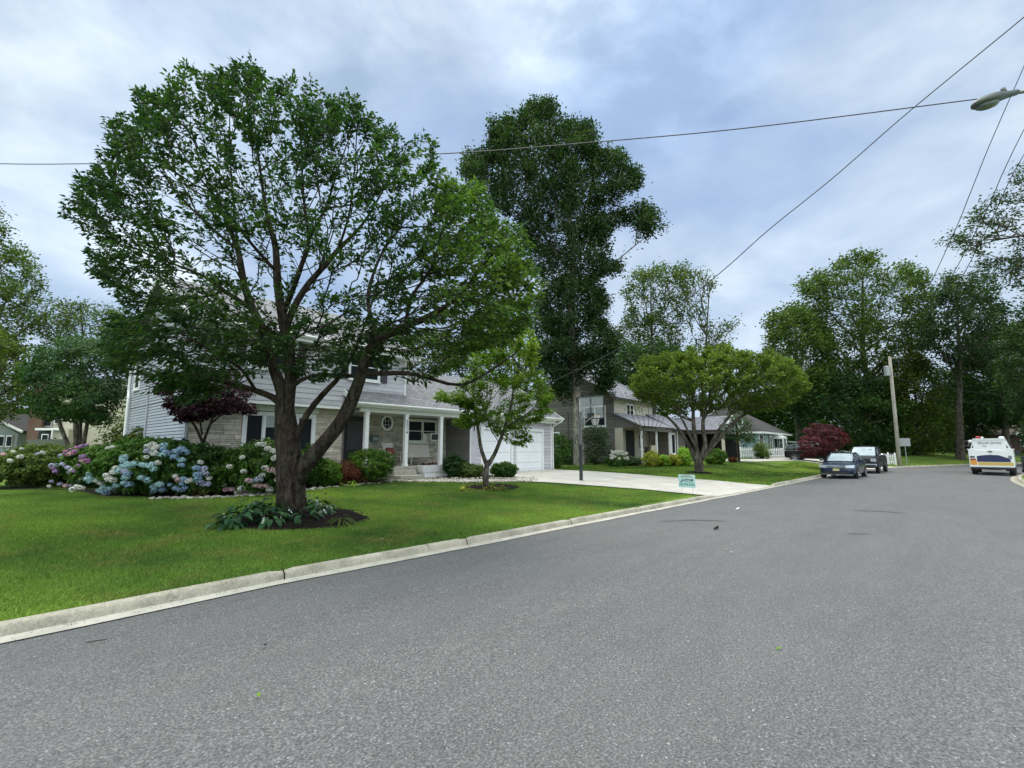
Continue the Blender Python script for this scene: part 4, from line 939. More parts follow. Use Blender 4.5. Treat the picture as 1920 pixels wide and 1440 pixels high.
# ---- bushes
def low(name, label, px, pyb, w, h, mat, seed, ls=.16, n=None, aspect=.4, k=None):
    b_ = gp(px, pyb); z = float((b_-EYEV)@FW); R_ = w/2*z/FPX; hh = h*z/FPX; rg = np.random.default_rng(seed); k = k or max(1, int(w/22)); V = []; F = []; T = []
    for c_ in range(k*2):
        x = b_[0]+RT[0]*R_*rg.uniform(-.75, .75); y = b_[1]+RT[1]*R_*rg.uniform(-.75, .75)+rg.uniform(0, .25); z0 = th(x, y)+.02
        for i in range(n or 26):
            a = rg.uniform(0, 6.28); el = rg.uniform(.3, 1.3); L = ls*rg.uniform(.6, 1.2); st = min(hh*.9, .4)*rg.uniform(.15, .95)
            p = np.array([x, y, z0])+np.array([math.cos(a)*math.cos(el), math.sin(a)*math.cos(el), math.sin(el)])*st
            d2 = np.array([math.cos(a), math.sin(a), rg.uniform(-.2, .6)]); d2 /= np.linalg.norm(d2); s_ = np.array([-math.sin(a), math.cos(a), 0]); b0 = len(V)
            for t, w_ in ((0, .08), (.3, .9), (.65, .85), (1, .04)):
                c = p+d2*L*t-np.array([0, 0, L*.4*t*t]); W = L*aspect*.5*w_; V += [c-s_*W, c+s_*W]
            tt_ = rg.random()
            for q in range(3): F.append((b0+2*q, b0+2*q+1, b0+2*q+3, b0+2*q+2)); T.append(tt_)
    rt = root(name, (b_[0], b_[1], th(b_[0], b_[1])), label, "plant"); link("foliage", np_mesh("foliage", V, F, mat, T, smooth=True), rt, True); return rt
def bush(name, label, px, pyb, w, h, leafm, z=None, n=None, lsize=.09, group=None, depth=None, seed=1, cat="shrub", aspect=.5, up=.5, sp=.11, per=26, lift=0, base=None, core=True):
    """w,h in survey pixels; foot at (px,pyb)"""
    rg = np.random.default_rng(seed)
    b_ = gp(px, pyb) if z is None else onground(px, pyb, z)
    if base is not None: b_ = np.array([base[0], base[1], th(*base)])
    z = float((b_-EYEV)@FW); rx = w/2*z/FPX; rz = h*z/FPX/2; ry = depth or rx*.8
    fwd = np.array([FW[0], FW[1], 0]); fwd /= np.linalg.norm(fwd); b_ = b_+fwd*ry*.7
    c = b_+np.array([0, 0, rz+lift]); n = n or int(min(1100, max(60, 4.2*rx*rz*4/(sp*max(1, lsize/.09))**2)))
    u = rg.normal(size=(n, 3)); u /= np.linalg.norm(u, axis=1)[:, None]; u *= (rg.uniform(.62, 1.0, n)*(1+.10*np.sin(u[:,0]*5+seed)*np.cos(u[:,2]*4+seed)))[:, None]
    C = c+u[:, :1]*RT*rx+u[:, 1:2]*fwd*ry+u[:, 2:]*np.array([0, 0, 1])*rz
    C[:, 2] = np.maximum(C[:, 2], b_[2]+.03)
    rt = root(name, b_, label, cat, group)
    V, F, t = leaves(C, per, sp*max(1, lsize/.09), lsize, .8, c-np.array([0,0,rz*.5]), rg, up, aspect)
    link("foliage", np_mesh("foliage", V, F, leafm, t), rt, True)
    mb = MB()
    for k in range(9):
        a = rg.uniform(0, 6.28); e = c+RT*rx*.7*math.cos(a)+fwd*ry*.7*math.sin(a)+np.array([0,0,rz*rg.uniform(-.2,.6)])
        m_ = (b_+e)/2+np.array([0,0,.1*rz]); mb.tube([b_+(e-b_)*.04-np.array([0,0,.08]), m_, e], [.018,.012,.005], 5)
    mb.build("stem", M_BARKD, rt, smooth=True)
    return rt, c, rx, ry, rz, fwd
petal_cache = {}
def flower_me(key, mat, seed):
    if key in petal_cache: return petal_cache[key]
    rg = np.random.default_rng(seed); n = 85
    u = rg.normal(size=(n, 3)); u /= np.linalg.norm(u, axis=1)[:, None]; u = u[u[:, 2] > -.75]; n = len(u)
    P = u*np.array([1, 1, .82])*rg.uniform(.88, 1.04, n)[:, None]
    a = rg.normal(size=(n, 3)); a -= (a*u).sum(1)[:, None]*u; a /= np.linalg.norm(a, axis=1)[:, None]; b_ = np.cross(u, a)
    s = .27; V = []; F = []; T = []
    for i in range(n):
        for k in range(4):
            an = k*math.pi/2; d = a[i]*math.cos(an)+b_[i]*math.sin(an); e = -a[i]*math.sin(an)+b_[i]*math.cos(an)
            q = len(V); V += [P[i]-u[i]*.06, P[i]+d*s*.6+e*s*.38+u[i]*.05, P[i]+d*s+u[i]*.0, P[i]+d*s*.6-e*s*.38+u[i]*.05]; F.append((q, q+1, q+2, q+3)); T.append(rg.uniform(0, 1))
    me = np_mesh("flower_head", V, F, mat, T); petal_cache[key] = me; return me
def flowers(bu, lst, r=.095):
    rt, c, rx, ry, rz, fwd = bu
    for i, (px, py, mat, k) in enumerate(lst):
        # hit of the sight line on the bush surface, else nearest flank
        d = ray(px, py); d = d/np.linalg.norm(d); A_ = np.stack([RT/rx, fwd/ry, np.array([0,0,1])/rz]); o_ = A_@(EYEV-c); dd = A_@d
        aa, bb, cc = dd@dd, 2*o_@dd, o_@o_-1.0; disc = bb*bb-4*aa*cc
        t = (-bb-math.sqrt(disc))/(2*aa) if disc > 0 else -bb/(2*aa)
        p = EYEV+d*t; p = c+(p-c)*1.04; p[2] = max(p[2], c[2]-rz+.08)
        o = link("flower_head", flower_me((mat.name, i % 3), mat, 60+i % 3), rt)
        q = p-np.array(rt.location); o.location = [float(x) for x in q]; s = r*k*rnd.uniform(.85, 1.15); o.scale = (s, s, s*.9)
        o.rotation_euler = (rnd.uniform(-.4,.4), rnd.uniform(-.4,.4), rnd.uniform(0, 6))
def zx(lst, x0=80, y0=760, s=4.174):   # survey sheet of the flower bed
    return [(x0+a/s, y0+b_/s, m_, k) for a, b_, m_, k in lst]
hb = bush("hydrangea_bush", "hydrangea with purple and pink heads, leftmost in the bed", 155, 916, 150, 82, L_HYD, seed=61, lsize=.13, cat="hydrangea", depth=1.1)
flowers(hb, zx([(205,370,M_MAGF,1.1),(240,355,M_MAGF,1.1),(275,340,M_MAGF,1),(310,330,M_PURPF,1),(345,320,M_PURPF,1),(190,390,M_MAGF,1),(160,400,M_LAVF,1),(225,385,M_PINKF,1),(255,370,M_MAGF,1),(320,405,M_PURPF,1),(350,435,M_MAGF,1),(310,435,M_PINKF,.8),(90,470,M_LAVF,1),(120,470,M_LAVF,1),(105,490,M_PURPF,1),(120,515,M_PURPF,1),(170,465,M_LAVF,1),(215,490,M_LAVF,1),(240,505,M_PALEF,.9),(260,515,M_PURPF,.9),(225,520,M_LAVF,.8),(290,470,M_PURPF,.8),(150,610,M_LAVF,.9),(190,680,M_PINKF,.9),(65,655,M_PALEF,.7),(230,670,M_LAVF,.8),(85,590,M_LAVF,.7),(290,585,M_PALEF,1),(310,570,M_PALEF,.9)]))
hb = bush("hydrangea_bush", "hydrangea with lavender white heads behind the blue one", 225, 915, 150, 90, L_HYD, seed=62, lsize=.13, cat="hydrangea", depth=1.0)
flowers(hb, zx([(435,375,M_LAVF,1.2),(430,420,M_PALEF,1.1),(390,455,M_LAVF,1.1),(430,470,M_LAVF,1.1),(478,450,M_PALEF,1.2),(400,480,M_LAVF,1),(520,340,M_PALEF,1),(555,335,M_PALEF,1),(600,330,M_PALEF,.9),(645,345,M_PALEF,1),(690,335,M_PALEF,1),(720,325,M_PALEF,1),(738,305,M_AQUAF,.9)]))
hb = bush("hydrangea_bush", "biggest hydrangea, full of pale blue heads", 262, 931, 250, 108, L_HYD, seed=63, lsize=.13, cat="hydrangea", depth=1.5)
flowers(hb, zx([(830,330,M_PALEF,1.1),(865,315,M_PALEF,1.2),(880,345,M_PALEF,1),(900,330,M_PALEF,.9),(825,365,M_LAVF,1.1),(880,380,M_PALEF,1.2),(950,320,M_AQUAF,1.1),(945,350,M_BLUEF,1.1),(970,375,M_BLUEF,1.1),(940,390,M_AQUAF,1.1),(1040,370,M_BLUEF,1.2),(1080,350,M_BLUEF,1.2),(1110,370,M_BLUEF,1.1),(1030,410,M_BLUEF,1.2),(1085,430,M_AQUAF,1.2),(1080,470,M_BLUEF,1.1),(650,410,M_AQUAF,1),(645,435,M_AQUAF,1),(735,455,M_AQUAF,1.2),(795,468,M_AQUAF,1.2),(850,470,M_AQUAF,1.2),(875,500,M_AQUAF,1),(680,470,M_AQUAF,1.2),(640,480,M_AQUAF,1.1),(620,510,M_AQUAF,1.1),(660,515,M_LAVF,1),(905,450,M_PALEF,1),(820,410,M_PALEF,.8),(590,490,M_PALEF,1),(575,520,M_PALEF,1),(520,545,M_PALEF,1),(540,570,M_PALEF,1.1),(570,580,M_PALEF,1),(395,535,M_AQUAF,1.1),(390,575,M_AQUAF,1.2),(450,585,M_PALEF,1.1),(480,610,M_PALEF,1),(680,530,M_BLUEF,1.1),(665,560,M_AQUAF,1.2),(655,600,M_AQUAF,1.1),(690,615,M_BLUEF,1.1),(595,620,M_AQUAF,1.2),(550,645,M_AQUAF,1.2),(500,640,M_AQUAF,1.1),(465,660,M_AQUAF,1),(510,680,M_BLUEF,1.2),(300,630,M_PALEF,1),(330,640,M_PALEF,1),(270,650,M_PALEF,.9),(780,560,M_AQUAF,1),(830,580,M_AQUAF,1.2),(880,630,M_AQUAF,1.2),(920,610,M_AQUAF,1.2),(940,650,M_BLUEF,1.1),(880,660,M_BLUEF,1),(995,615,M_BLUEF,.8)]))
hb = bush("hydrangea_bush", "low hydrangea with blue heads below the purple maple", 350, 931, 110, 72, L_HYD, seed=64, lsize=.13, cat="hydrangea", depth=.8)
flowers(hb, zx([(1010,550,M_PINKF,1),(1050,555,M_PALEF,1),(1070,580,M_PINKF,1.1),(1110,580,M_BLUEF,1),(1100,610,M_BLUEF,1),(1150,590,M_PALEF,1),(1050,645,M_BLUEF,1.1),(1090,655,M_BLUEF,1),(1120,640,M_BLUEF,.9),(1205,495,M_BLUEF,1.1),(1260,500,M_LAVF,1.1),(1240,535,M_BLUEF,1),(1270,535,M_LAVF,1.1),(1210,545,M_BLUEF,1),(1215,575,M_BLUEF,1.1),(1235,605,M_LAVF,1.1),(1285,615,M_LAVF,1.1),(1300,570,M_PALEF,.9),(1235,450,M_PALEF,.9)]))
hb = bush("hydrangea_bush", "hydrangea with cream and pink heads left of the trunk", 468, 930, 150, 104, L_HYD, seed=65, lsize=.13, cat="hydrangea", depth=1.2)
flowers(hb, zx([(1475,480,M_PALEF,.9),(1405,540,M_PALEF,.9),(1570,410,M_PALEF,.9),(1580,515,M_PALEF,.9),(1690,315,M_PALEF,1.1),(1725,312,M_PALEF,1),(1760,345,M_PALEF,1.1),(1805,365,M_PALEF,1.2),(1850,375,M_PALEF,1.1),(1815,415,M_PALEF,1.1),(1740,490,M_PALEF,1.1),(1783,505,M_PINKF,1.1),(1830,525,M_PALEF,1),(1720,545,M_PALEF,.9),(1620,585,M_PINKF,1.1),(1650,590,M_LAVF,1),(1695,575,M_LAVF,1.2),(1670,618,M_PINKF,1),(1710,628,M_PINKF,1.1),(1745,625,M_PINKF,1),(1775,650,M_PALEF,1.1),(1430,618,M_PALEF,1.1),(1450,652,M_PINKF,1.2),(1495,652,M_PINKF,1.2),(1565,645,M_PALEF,1.3),(1530,690,M_PALEF,1),(1570,685,M_PINKF,1.1),(1610,690,M_PINKF,1.1),(1650,700,M_PALEF,1),(1685,685,M_BLUEF,1.2),(1830,580,M_PALEF,1)]))
bush("leafy_shrub", "leafy shrub in front of the wide white window", 520, 905, 130, 75, L_HYD, seed=66, lsize=.14, z=None, depth=.9)
bush("rhododendron", "tall rhododendron against the grey blue side wall", 262, 905, 160, 108, L_RHODO, z=19.5, seed=67, lsize=.15, aspect=.38, cat="rhododendron", depth=1.3)
bush("rhododendron", "smaller rhododendron at the foot of the stone corner", 330, 905, 60, 70, L_RHODO, z=17.5, seed=167, lsize=.14, aspect=.38, cat="rhododendron", depth=.8)
hb = bush("hedge", "loose olive hedge with a few pale flowers at far left", 25, 915, 190, 78, L_OLIVE, seed=68, lsize=.12, cat="hedge", depth=1.8)
flowers(hb, [(10,853,M_PINKF,.9),(28,848,M_PALEF,.8),(43,843,M_PALEF,.8),(71,852,M_LAVF,.7),(81,850,M_PALEF,1),(40,857,M_PALEF,.9),(22,864,M_PALEF,1)])
bush("low_plant", "ferny green plant below the purple maple trunk", 415, 925, 90, 55, L_HYD, seed=69, lsize=.12, depth=.6)
low("low_plant", "rusty leaved low plant by the white edging stones", 378, 932, 42, 22, L_RUST, 70, 0.12, None, 0.35)
bush("dogwood_shrub", "dark green shrub seen between trunk and forked limb", 573, 900, 44, 78, L_HYD, seed=71, lsize=.13, depth=.5, z=16.5)
bush("boxwood_bush", "round bright tipped bush right beside the forked trunk", 606, 914, 54, 52, L_BOX, seed=72, lsize=.05, depth=.5, sp=.08)
bush("boxwood_bush", "wide rounded bright green bush left of porch steps", 684, 908, 98, 66, L_BOX, seed=73, lsize=.055, depth=.9, sp=.09)
bush("boxwood_bush", "dark lower bush joined to the wide rounded bush", 648, 906, 40, 40, L_DARK, seed=173, lsize=.06, depth=.5, sp=.09)
bush("laceleaf_maple", "rusty red laceleaf shrub before the dark front door", 640, 872, 64, 42, L_RUST, z=17.6, seed=74, lsize=.13, aspect=.2, depth=.6, n=90, sp=.14)
low("low_plant", "small red plant under the wide rounded bush", 692, 909, 26, 20, L_RUST, 75, 0.1, None, 0.4)
low("low_plant", "orange tinged low plant beside the round bush", 628, 911, 18, 16, L_RUST, 175, 0.1, None, 0.4)
low("low_plant", "cream variegated edging plant near the stones", 650, 913, 52, 14, L_LIME, 76, 0.11, None, 0.3)
low("hosta_plant", "lime green upright plant at the porch post foot", 772, 890, 26, 32, L_LIME, 77, 0.2, None, 0.5)
low("hosta_plant", "lime green spreading plant right of the post foot", 792, 895, 32, 18, L_LIME, 78, 0.17, None, 0.5)
low("low_plant", "mixed low green plants before the white planter", 815, 895, 50, 20, L_HYD, 79, 0.12, None, 0.35)
bush("dark_shrub", "dark spreading shrub at the garage corner", 850, 890, 62, 30, L_DARK, seed=80, lsize=.08, depth=.6)
bush("topiary_shrub", "small dark flat topped shrub before the garage side", 848, 882, 36, 46, L_DARK, seed=81, lsize=.08, depth=.4, z=22)
bush("low_shrub", "mid green low shrub right before the garage front", 878, 896, 62, 26, L_MID, seed=82, lsize=.08, depth=.45)
bush("round_shrub", "rounded dark shrub beside the right garage door", 945, 897, 50, 30, L_HYD, seed=83, lsize=.09, depth=.45)
low("low_plant", "yellow variegated plant in the small mulch ring", 930, 922, 50, 18, L_YEL, 84, 0.15, None, 0.35)
low("low_plant", "variegated plant left in the small mulch ring", 880, 921, 26, 14, L_YEL, 85, 0.15, None, 0.35)
low("grass_clump", "dark grassy clump right in the small mulch ring", 966, 922, 26, 20, L_HYD, 86, 0.28, None, 0.08)
# brown house planting
hb = bush("hydrangea_bush", "white flowering bush at the brown house corner", 1160, 864, 42, 22, L_HYD, z=34.5, seed=87, lsize=.14, depth=.9, cat="hydrangea", sp=.15)
flowers(hb, [(1145+rnd.uniform(0,32), 845+rnd.uniform(0,16), M_PALEF, 1.1) for _ in range(26)], .11)
for i, (px, w_, h_, lm, lb) in enumerate([(1228,34,28,L_YEL,"yellow green shrub left of the porch post, brown house"),(1247,24,20,L_LIME,"lime shrub in the middle of the brown house bed"),(1268,30,22,L_YEL,"golden yellow rounded shrub by the brown house door"),(1288,30,34,L_LIME,"tall lime shrub left of the round tree trunk"),(1188,34,18,L_OAK,"dark low shrub below the brown house porch")]):
    bush("garden_shrub", lb, px, 864, w_, h_, lm, z=34.2+i*.2, seed=90+i, lsize=.13, depth=.8, sp=.16)
for i, (px, w_, h_, lb) in enumerate([(1352,30,30,"clipped round green bush before the carport opening"),(1343,28,18,"low green mound at the carport's left"),]):
    bush("clipped_bush", lb, px, 864, w_, h_, L_BOX, z=36, seed=96+i, lsize=.08, depth=.7, sp=.1)
bush("low_plant", "orange flowering plant by the carport post", 1376, 862, 14, 10, L_RUST, z=38, seed=98, lsize=.1, depth=.3)
bush("low_tree", "shrub standing between the garage and the oak", 1045, 868, 46, 70, L_HYD, z=32, seed=99, lsize=.16, depth=1.2, sp=.25)
bush("dark_shrub", "dark climbing shrub on the brown house side wall", 1120, 866, 60, 80, L_OAK, z=37, seed=100, lsize=.2, depth=1, sp=.3)
bush("dark_shrub", "dark evergreen at the back corner of the brown house", 1068, 866, 40, 50, L_OAK, z=38.5, seed=101, lsize=.2, depth=1.4, sp=.3)
bush("teal_house_shrub", "narrow shrub before the teal house windows", 1436, 864, 30, 34, L_MID, z=44, seed=102, lsize=.16, depth=.7, sp=.2)
for i, (px, w_, h_, lb) in enumerate([(1598,34,40,"thin pale shrub behind the picket fence's left end"),(1655,50,44,"loose yellow green shrub behind the picket fence"),(1622,40,36,"darker shrub mid way behind the picket fence"),(1745,80,34,"wide dark shrub bank beyond the street bend"),(1850,70,30,"dark shrub bank behind the white truck")]):
    bush("roadside_shrub", lb, px, 872, w_, h_, [L_OLIVE, L_OLIVE, L_DARK, L_DARK, L_DARK][i], z=[56,57,58,74,80][i], seed=104+i, lsize=.25, depth=1.4, sp=.4, group="shrubs along the street bend")
# left background shrubs behind hedge
bush("flowering_shrub", "pale blossomed shrub between dark tree and house", 205, 905, 60, 120, L_OLIVE, z=27, seed=110, lsize=.2, depth=1, sp=.35)
bush("dark_shrub", "very dark shrub under the left background gable", 55, 880, 110, 50, L_OAK, z=29, seed=111, lsize=.2, depth=1, sp=.35)

# ---- hostas under the cherry tree
def hosta(label, x, y, r, seed, mat=L_HOSTA, n=26, ls=.22, group="plants in the big mulch ring", name="hosta_plant", aspect=.5):
    rg = np.random.default_rng(seed); z0 = th(x, y)+.07; V = []; F = []; T = []
    for i in range(n):
        a = rg.uniform(0, 6.28); el = rg.uniform(.15, 1.15); L = ls*rg.uniform(.7, 1.2); st = r*rg.uniform(.25, .8)
        d = np.array([math.cos(a)*math.cos(el), math.sin(a)*math.cos(el), math.sin(el)]); s_ = np.array([-math.sin(a), math.cos(a), 0])
        p = np.array([x, y, z0])+d*st; d2 = np.array([math.cos(a), math.sin(a), .25-.5*(1-el)]); d2 /= np.linalg.norm(d2); b0 = len(V)
        for k, (t, w_) in enumerate([(0, .05), (.25, .8), (.55, 1), (.8, .65), (1, .03)]):
            c = p+d2*L*t-np.array([0, 0, L*.55*t*t]); W = L*aspect*.5*w_
            V += [c-s_*W+np.array([0,0,.12*W]), c-np.array([0,0,.15*W]), c+s_*W+np.array([0,0,.12*W])]
        tt_ = rg.uniform(0, 1)
        for k in range(4):
            for q in range(2): F.append((b0+k*3+q, b0+k*3+q+1, b0+(k+1)*3+q+1, b0+(k+1)*3+q)); T.append(tt_)
    rt = root(name, (x, y, z0), label, "plant", group)
    link("foliage", np_mesh("foliage", V, F, mat, T, smooth=True), rt, True)
    return rt
bx, by = BT[0], BT[1]
hp = [(455,975,.42,"hosta at the ring's left edge, second clump"),(432,983,.34,"hosta clump farthest left in the big mulch ring"),(480,960,.42,"broad hosta clump left of the big trunk"),(508,978,.36,"hosta clump front left of the big trunk"),(500,958,.36,"hosta clump tucked behind left of the trunk"),(590,948,.42,"tall leaved hosta touching the trunk's right side"),(602,962,.34,"low hosta right of the big trunk"),(570,975,.26,"small hosta right before the big trunk")]
for i, (px, py, r_, lb) in enumerate(hp):
    p = gp(px, py+8); hosta(lb, p[0], p[1], r_*1.15, 200+i, n=46 if r_ > .3 else 24)
p = gp(640, 985); hosta("fine grassy tuft at the right end of the big mulch ring", p[0], p[1], .16, 220, L_OLIVE, 70, .30, name="grass_clump", aspect=.05)
for i, (a_, b_) in enumerate([((500,968),(492,996)),((522,958),(545,975)),((530,962),(527,985)),((590,965),(610,975)),((425,975),(418,985))]):
    q0, q1 = gp(*a_), gp(*b_); rt = root("flower_stalk", q0, f"thin stalk with white bells, {['left front','trunk front','centre front','right','far left'][i]} of big ring", "flower", "white hosta flower stalks")
    mb = MB(); e = q1+np.array([0,0,.16]); m_ = (q0+q1)/2+np.array([0,0,.34]); mb.tube([q0, m_, e], [.005,.004,.003], 5); mb.build("stem", L_OLIVE, rt)
    mb = MB()
    for k in range(6):
        c = e+(m_-e)*k*.06+np.array([rnd.uniform(-.02,.02), rnd.uniform(-.02,.02), -.01]); mb.ball(c, .011, 6, 4, (1,1,1.3))
    mb.build("flower", M_WHITE, rt, smooth=True)

# ---- lawn grass
def grass_area(name, label, n, xr, yr, hh, wd_, seed, cond):
    rg = np.random.default_rng(seed); out = []
    while sum(len(o) for o in out) < n:
        P = np.column_stack([rg.uniform(*xr, n), rg.uniform(*yr, n)])
        P = P[cond(P, rg)]; out.append(P)
    P = np.concatenate(out)[:n]; z = th_arr(P[:,0], P[:,1])-.004
    a = rg.uniform(0, 6.283, n); h = hh*rg.uniform(.55, 1.25, n); W = wd_*rg.uniform(.7, 1.3, n); ln = rg.normal(size=(n, 2))*hh*.55
    b_ = np.column_stack([P, z]); s_ = np.column_stack([np.cos(a)*W/2, np.sin(a)*W/2, np.zeros(n)])
    tip = b_+np.column_stack([ln, h]); V = np.stack([b_-s_, b_+s_, tip], 1).reshape(-1, 3)
    F = np.arange(n*3).reshape(-1, 3); o = link(name, np_mesh(name, V, F, M_BLADE, rg.random(n))); return tag(o, label, "grass", kind="stuff")
mulch = [(BT[0]-.30, BT[1]-1.15, 1.42), (ST[0]+.1, ST[1]-.25, 1.05)]
BEDP = np.array([(-2.0, EDGE[0][1]+.3)]+EDGE+[(12.1,16.4),(14.2,14.35),(16.0,13.3),(17.25,9),(17.7,5.9)])
def bedY(x): return np.interp(x, BEDP[:,0], BEDP[:,1])
def cond_near(P, rg):
    x, y = P[:,0], P[:,1]; d = sdist(x, y, LP); ok = (d > .115) & (y < bedY(x)-.03) & (x < 17.6)
    ok &= ~((x > 16.4) & (y > 11.5)) & ~((x > 17.2-(y-9)*.18) & (y > 9)) & (x < 17.75)
    for cx_, cy_, r_ in mulch: ok &= np.hypot(x-cx_, y-cy_) > r_*.97
    z = (x*FW[0]+y*FW[1]); fr = (x*RT[0]+y*RT[1])/np.maximum(z, .1)
    ok &= (z > 3) & (np.abs(fr) < 1.12) & (rg.random(len(x)) < np.clip(9/z, 0, 1)**1.2)
    return ok
grass_area("grass", "short mown green lawn grass on the front lawn", 330000, (-6, 17.8), (6.4, 22.5), .046, .011, 301, cond_near)
def cond_far(P, rg):
    x, y = P[:,0], P[:,1]; d = sdist(x, y, LP); ok = (d > .13) & (x > 24.6) & ~((y > 9) & (x > 41)) & (y < 22) & ~((x > 48.6) & (x < 55.9))
    ok &= np.hypot(x-RT_[0], y-RT_[1]) > .8
    return ok & (rg.random(len(x)) < np.clip(30/np.hypot(x, y), 0, 1)**1.5)
grass_area("grass", "patchy green lawn grass next door under the round tree", 90000, (24.6, 58), (3, 21), .055, .035, 302, cond_far)

# ---- edging stones and pebbles
sv = []
def stone_me(seed):
    rg = np.random.default_rng(seed); mb = MB(); mb.ct = rg.random(); mb.ball((0,0,0), 1, 9, 6, (1, .72, .5)); me = bpy.data.meshes.new("edging_stone")
    vs = [tuple(np.array(v)*(1+rg.normal()*.09)) for v in mb.v]; me.from_pydata(vs, [], mb.f); me.materials.append(M_PEB); me.polygons.foreach_set("use_smooth", [True]*len(mb.f))
    a = me.attributes.new("tint", 'FLOAT', 'FACE'); a.data.foreach_set("value", [float(mb.ct)]*len(mb.f)); return me
stones = [stone_me(400+i) for i in range(6)]
rg = np.random.default_rng(410)
path_px = np.array([(285,936),(330,936),(400,934),(470,931),(540,925),(600,917),(640,912),(700,907),(740,904)], float)
pp = resample(path_px, 96)
for i, (px, py) in enumerate(pp):
    for k in range(1 if i % 3 else 2):
        p = gp(px+rg.uniform(-2,2), py+rg.uniform(-2.2,1.2)); o = bpy.data.objects.new("edging_stone", stones[rg.integers(6)]); COL.objects.link(o)
        s = rg.uniform(.045, .085); o.location = (p[0], p[1], p[2]+s*.35); o.scale = (s*1.2, s, s); o.rotation_euler = (rg.uniform(-.3,.3), rg.uniform(-.3,.3), rg.uniform(0,6))
        tag(o, "pale rounded river stone in the row edging the flower bed", "stone", "river stones edging the flower bed")
mb = MB()
for i in range(900):
    t = rg.random(); px = 742+t*265; py = 896+rg.uniform(0, 9)-4*abs(t-.5)+1; p = gp(px, py); s = rg.uniform(.02, .055); mb.ct = rg.random()
    if p[1] > 18.1: continue
    mb.ball((p[0], p[1], p[2]+s*.3+.02), s, 6, 4, (1.2, .9, .6))
o = mb.build("river_pebbles", M_PEB, smooth=True); tag(o, "loose pale river pebbles between path and porch shrubs", "pebbles", kind="stuff")
mb = MB()
for i in range(1500):
    x = rg.uniform(-2, 30)**1.0; j = int(np.argmin(np.abs(LP[:,0]-x))); d_ = abs(rg.normal())*.12; y = float(np.interp(x, LP[:,0], LP[:,1]))-.02-d_; s = rg.uniform(.003, .009)*(1+.02*x); mb.ct = rg.random()
    a = rg.uniform(0, 3.14); c, s_ = math.cos(a)*s, math.sin(a)*s; z = .024 if d_ < .16 else .012
    mb.add([(x-c,y-s_,z),(x+s_*.6,y-c*.6,z),(x+c,y+s_,z+s*.5),(x-s_*.6,y+c*.6,z+.001)], [(0,1,2,3)])
o = mb.build("gutter_grit", M_BARKD); tag(o, "fine grit and dry bits lying along the gutter", "grit", kind="stuff")
# mulch chips around the big tree
mb = MB()
for i in range(1800):
    a = rg.uniform(0, 6.28); r_ = 1.36*math.sqrt(rg.random()); x, y = BT[0]-.30+r_*math.cos(a), BT[1]-1.15+r_*math.sin(a); z = th(x, y)+.10*(1-(r_/1.55)**2)+.025; L = rg.uniform(.015,.045); an = rg.uniform(0, 3.14)
    c, s_ = math.cos(an), math.sin(an); w_ = L*.35; u = rg.uniform(-.01,.02)
    mb.quad((x-c*L-s_*w_, y-s_*L+c*w_, z), (x-c*L+s_*w_, y-s_*L-c*w_, z), (x+c*L+s_*w_, y+s_*L-c*w_, z+u), (x+c*L-s_*w_, y+s_*L+c*w_, z+u))
o = mb.build("mulch_chips", M_MULCH); tag(o, "loose black bark chips under the big tree", "mulch", kind="stuff")

# ------------------------------------------------------------------ houses
def laps(mb, axis, a0, a1, fixed, z0, z1, h, out, jit=0, seg=None):
    """overlapping courses; axis 'x': wall along x at y=fixed facing out(-1/+1) in y; axis 'y': wall along y at x=fixed"""
    z = z0
    while z < z1-.01:
        t = min(z+h, z1); b0, b1 = fixed+out*(.022), fixed+out*.004
        cuts = [a0, a1]
        if seg:
            cuts = [a0]; c = a0+rnd.uniform(.3, 1)*seg
            while c < a1-.1: cuts.append(c); c += seg*rnd.uniform(.7, 1.1)
            cuts.append(a1)
        for c0, c1 in zip(cuts[:-1], cuts[1:]):
            mb.ct = rnd.random(); g_ = .003 if seg else 0
            gv = min(.02, h*.16); z_ = z; z = z+gv
            if axis == 'x':
                mb.quad((c0+g_, b0, z), (c1-g_, b0, z), (c1-g_, b1, t), (c0+g_, b1, t)); mb.quad((c0, fixed, z+.001), (c1, fixed, z+.001), (c1-g_, b0, z), (c0+g_, b0, z))
            else:
                mb.quad((b0, c0+g_, z), (b0, c1-g_, z), (b1, c1-g_, t), (b1, c0+g_, t)); mb.quad((fixed, c0, z+.001), (fixed, c1, z+.001), (b0, c1-g_, z), (b0, c0+g_, z))
            z = z_
        z = t
def ashlar(mb, x0, x1, z0, z1, y, holes=(), out=-1, seed=1):
    rg = random.Random(seed); z = z0
    while z < z1-.02:
        h = rg.choice([.055, .075, .10, .13, .17]); h = min(h, z1-z); x = x0-rg.uniform(0, .3)
        while x < x1:
            wd_ = rg.uniform(.16, .62)*(1.2 if h > .09 else 1); xa, xb = max(x, x0), min(x+wd_, x1); x += wd_
            if xb-xa < .02: continue
            spans = [(xa, xb)]
            for (hx0, hx1, hz0, hz1) in holes:
                if z+h > hz0+.01 and z < hz1-.01:
                    ns = []
                    for (p, q) in spans:
                        if q <= hx0 or p >= hx1: ns.append((p, q))
                        else:
                            if p < hx0: ns.append((p, hx0))
                            if q > hx1: ns.append((hx1, q))
                    spans = ns
            for (p, q) in spans:
                if q-p < .03: continue
                # split tall stones sometimes
                hs = [(z, z+h)] if not (h > .12 and rg.random() < .35) else [(z, z+h*.5), (z+h*.5, z+h)]
                for (za, zb) in hs:
                    mb.ct = rg.random(); d = rg.uniform(.015, .045)
                    mb.box(p+.007, q-.007, *sorted((y, y+out*d)), za+.006, zb-.006)
        z += h
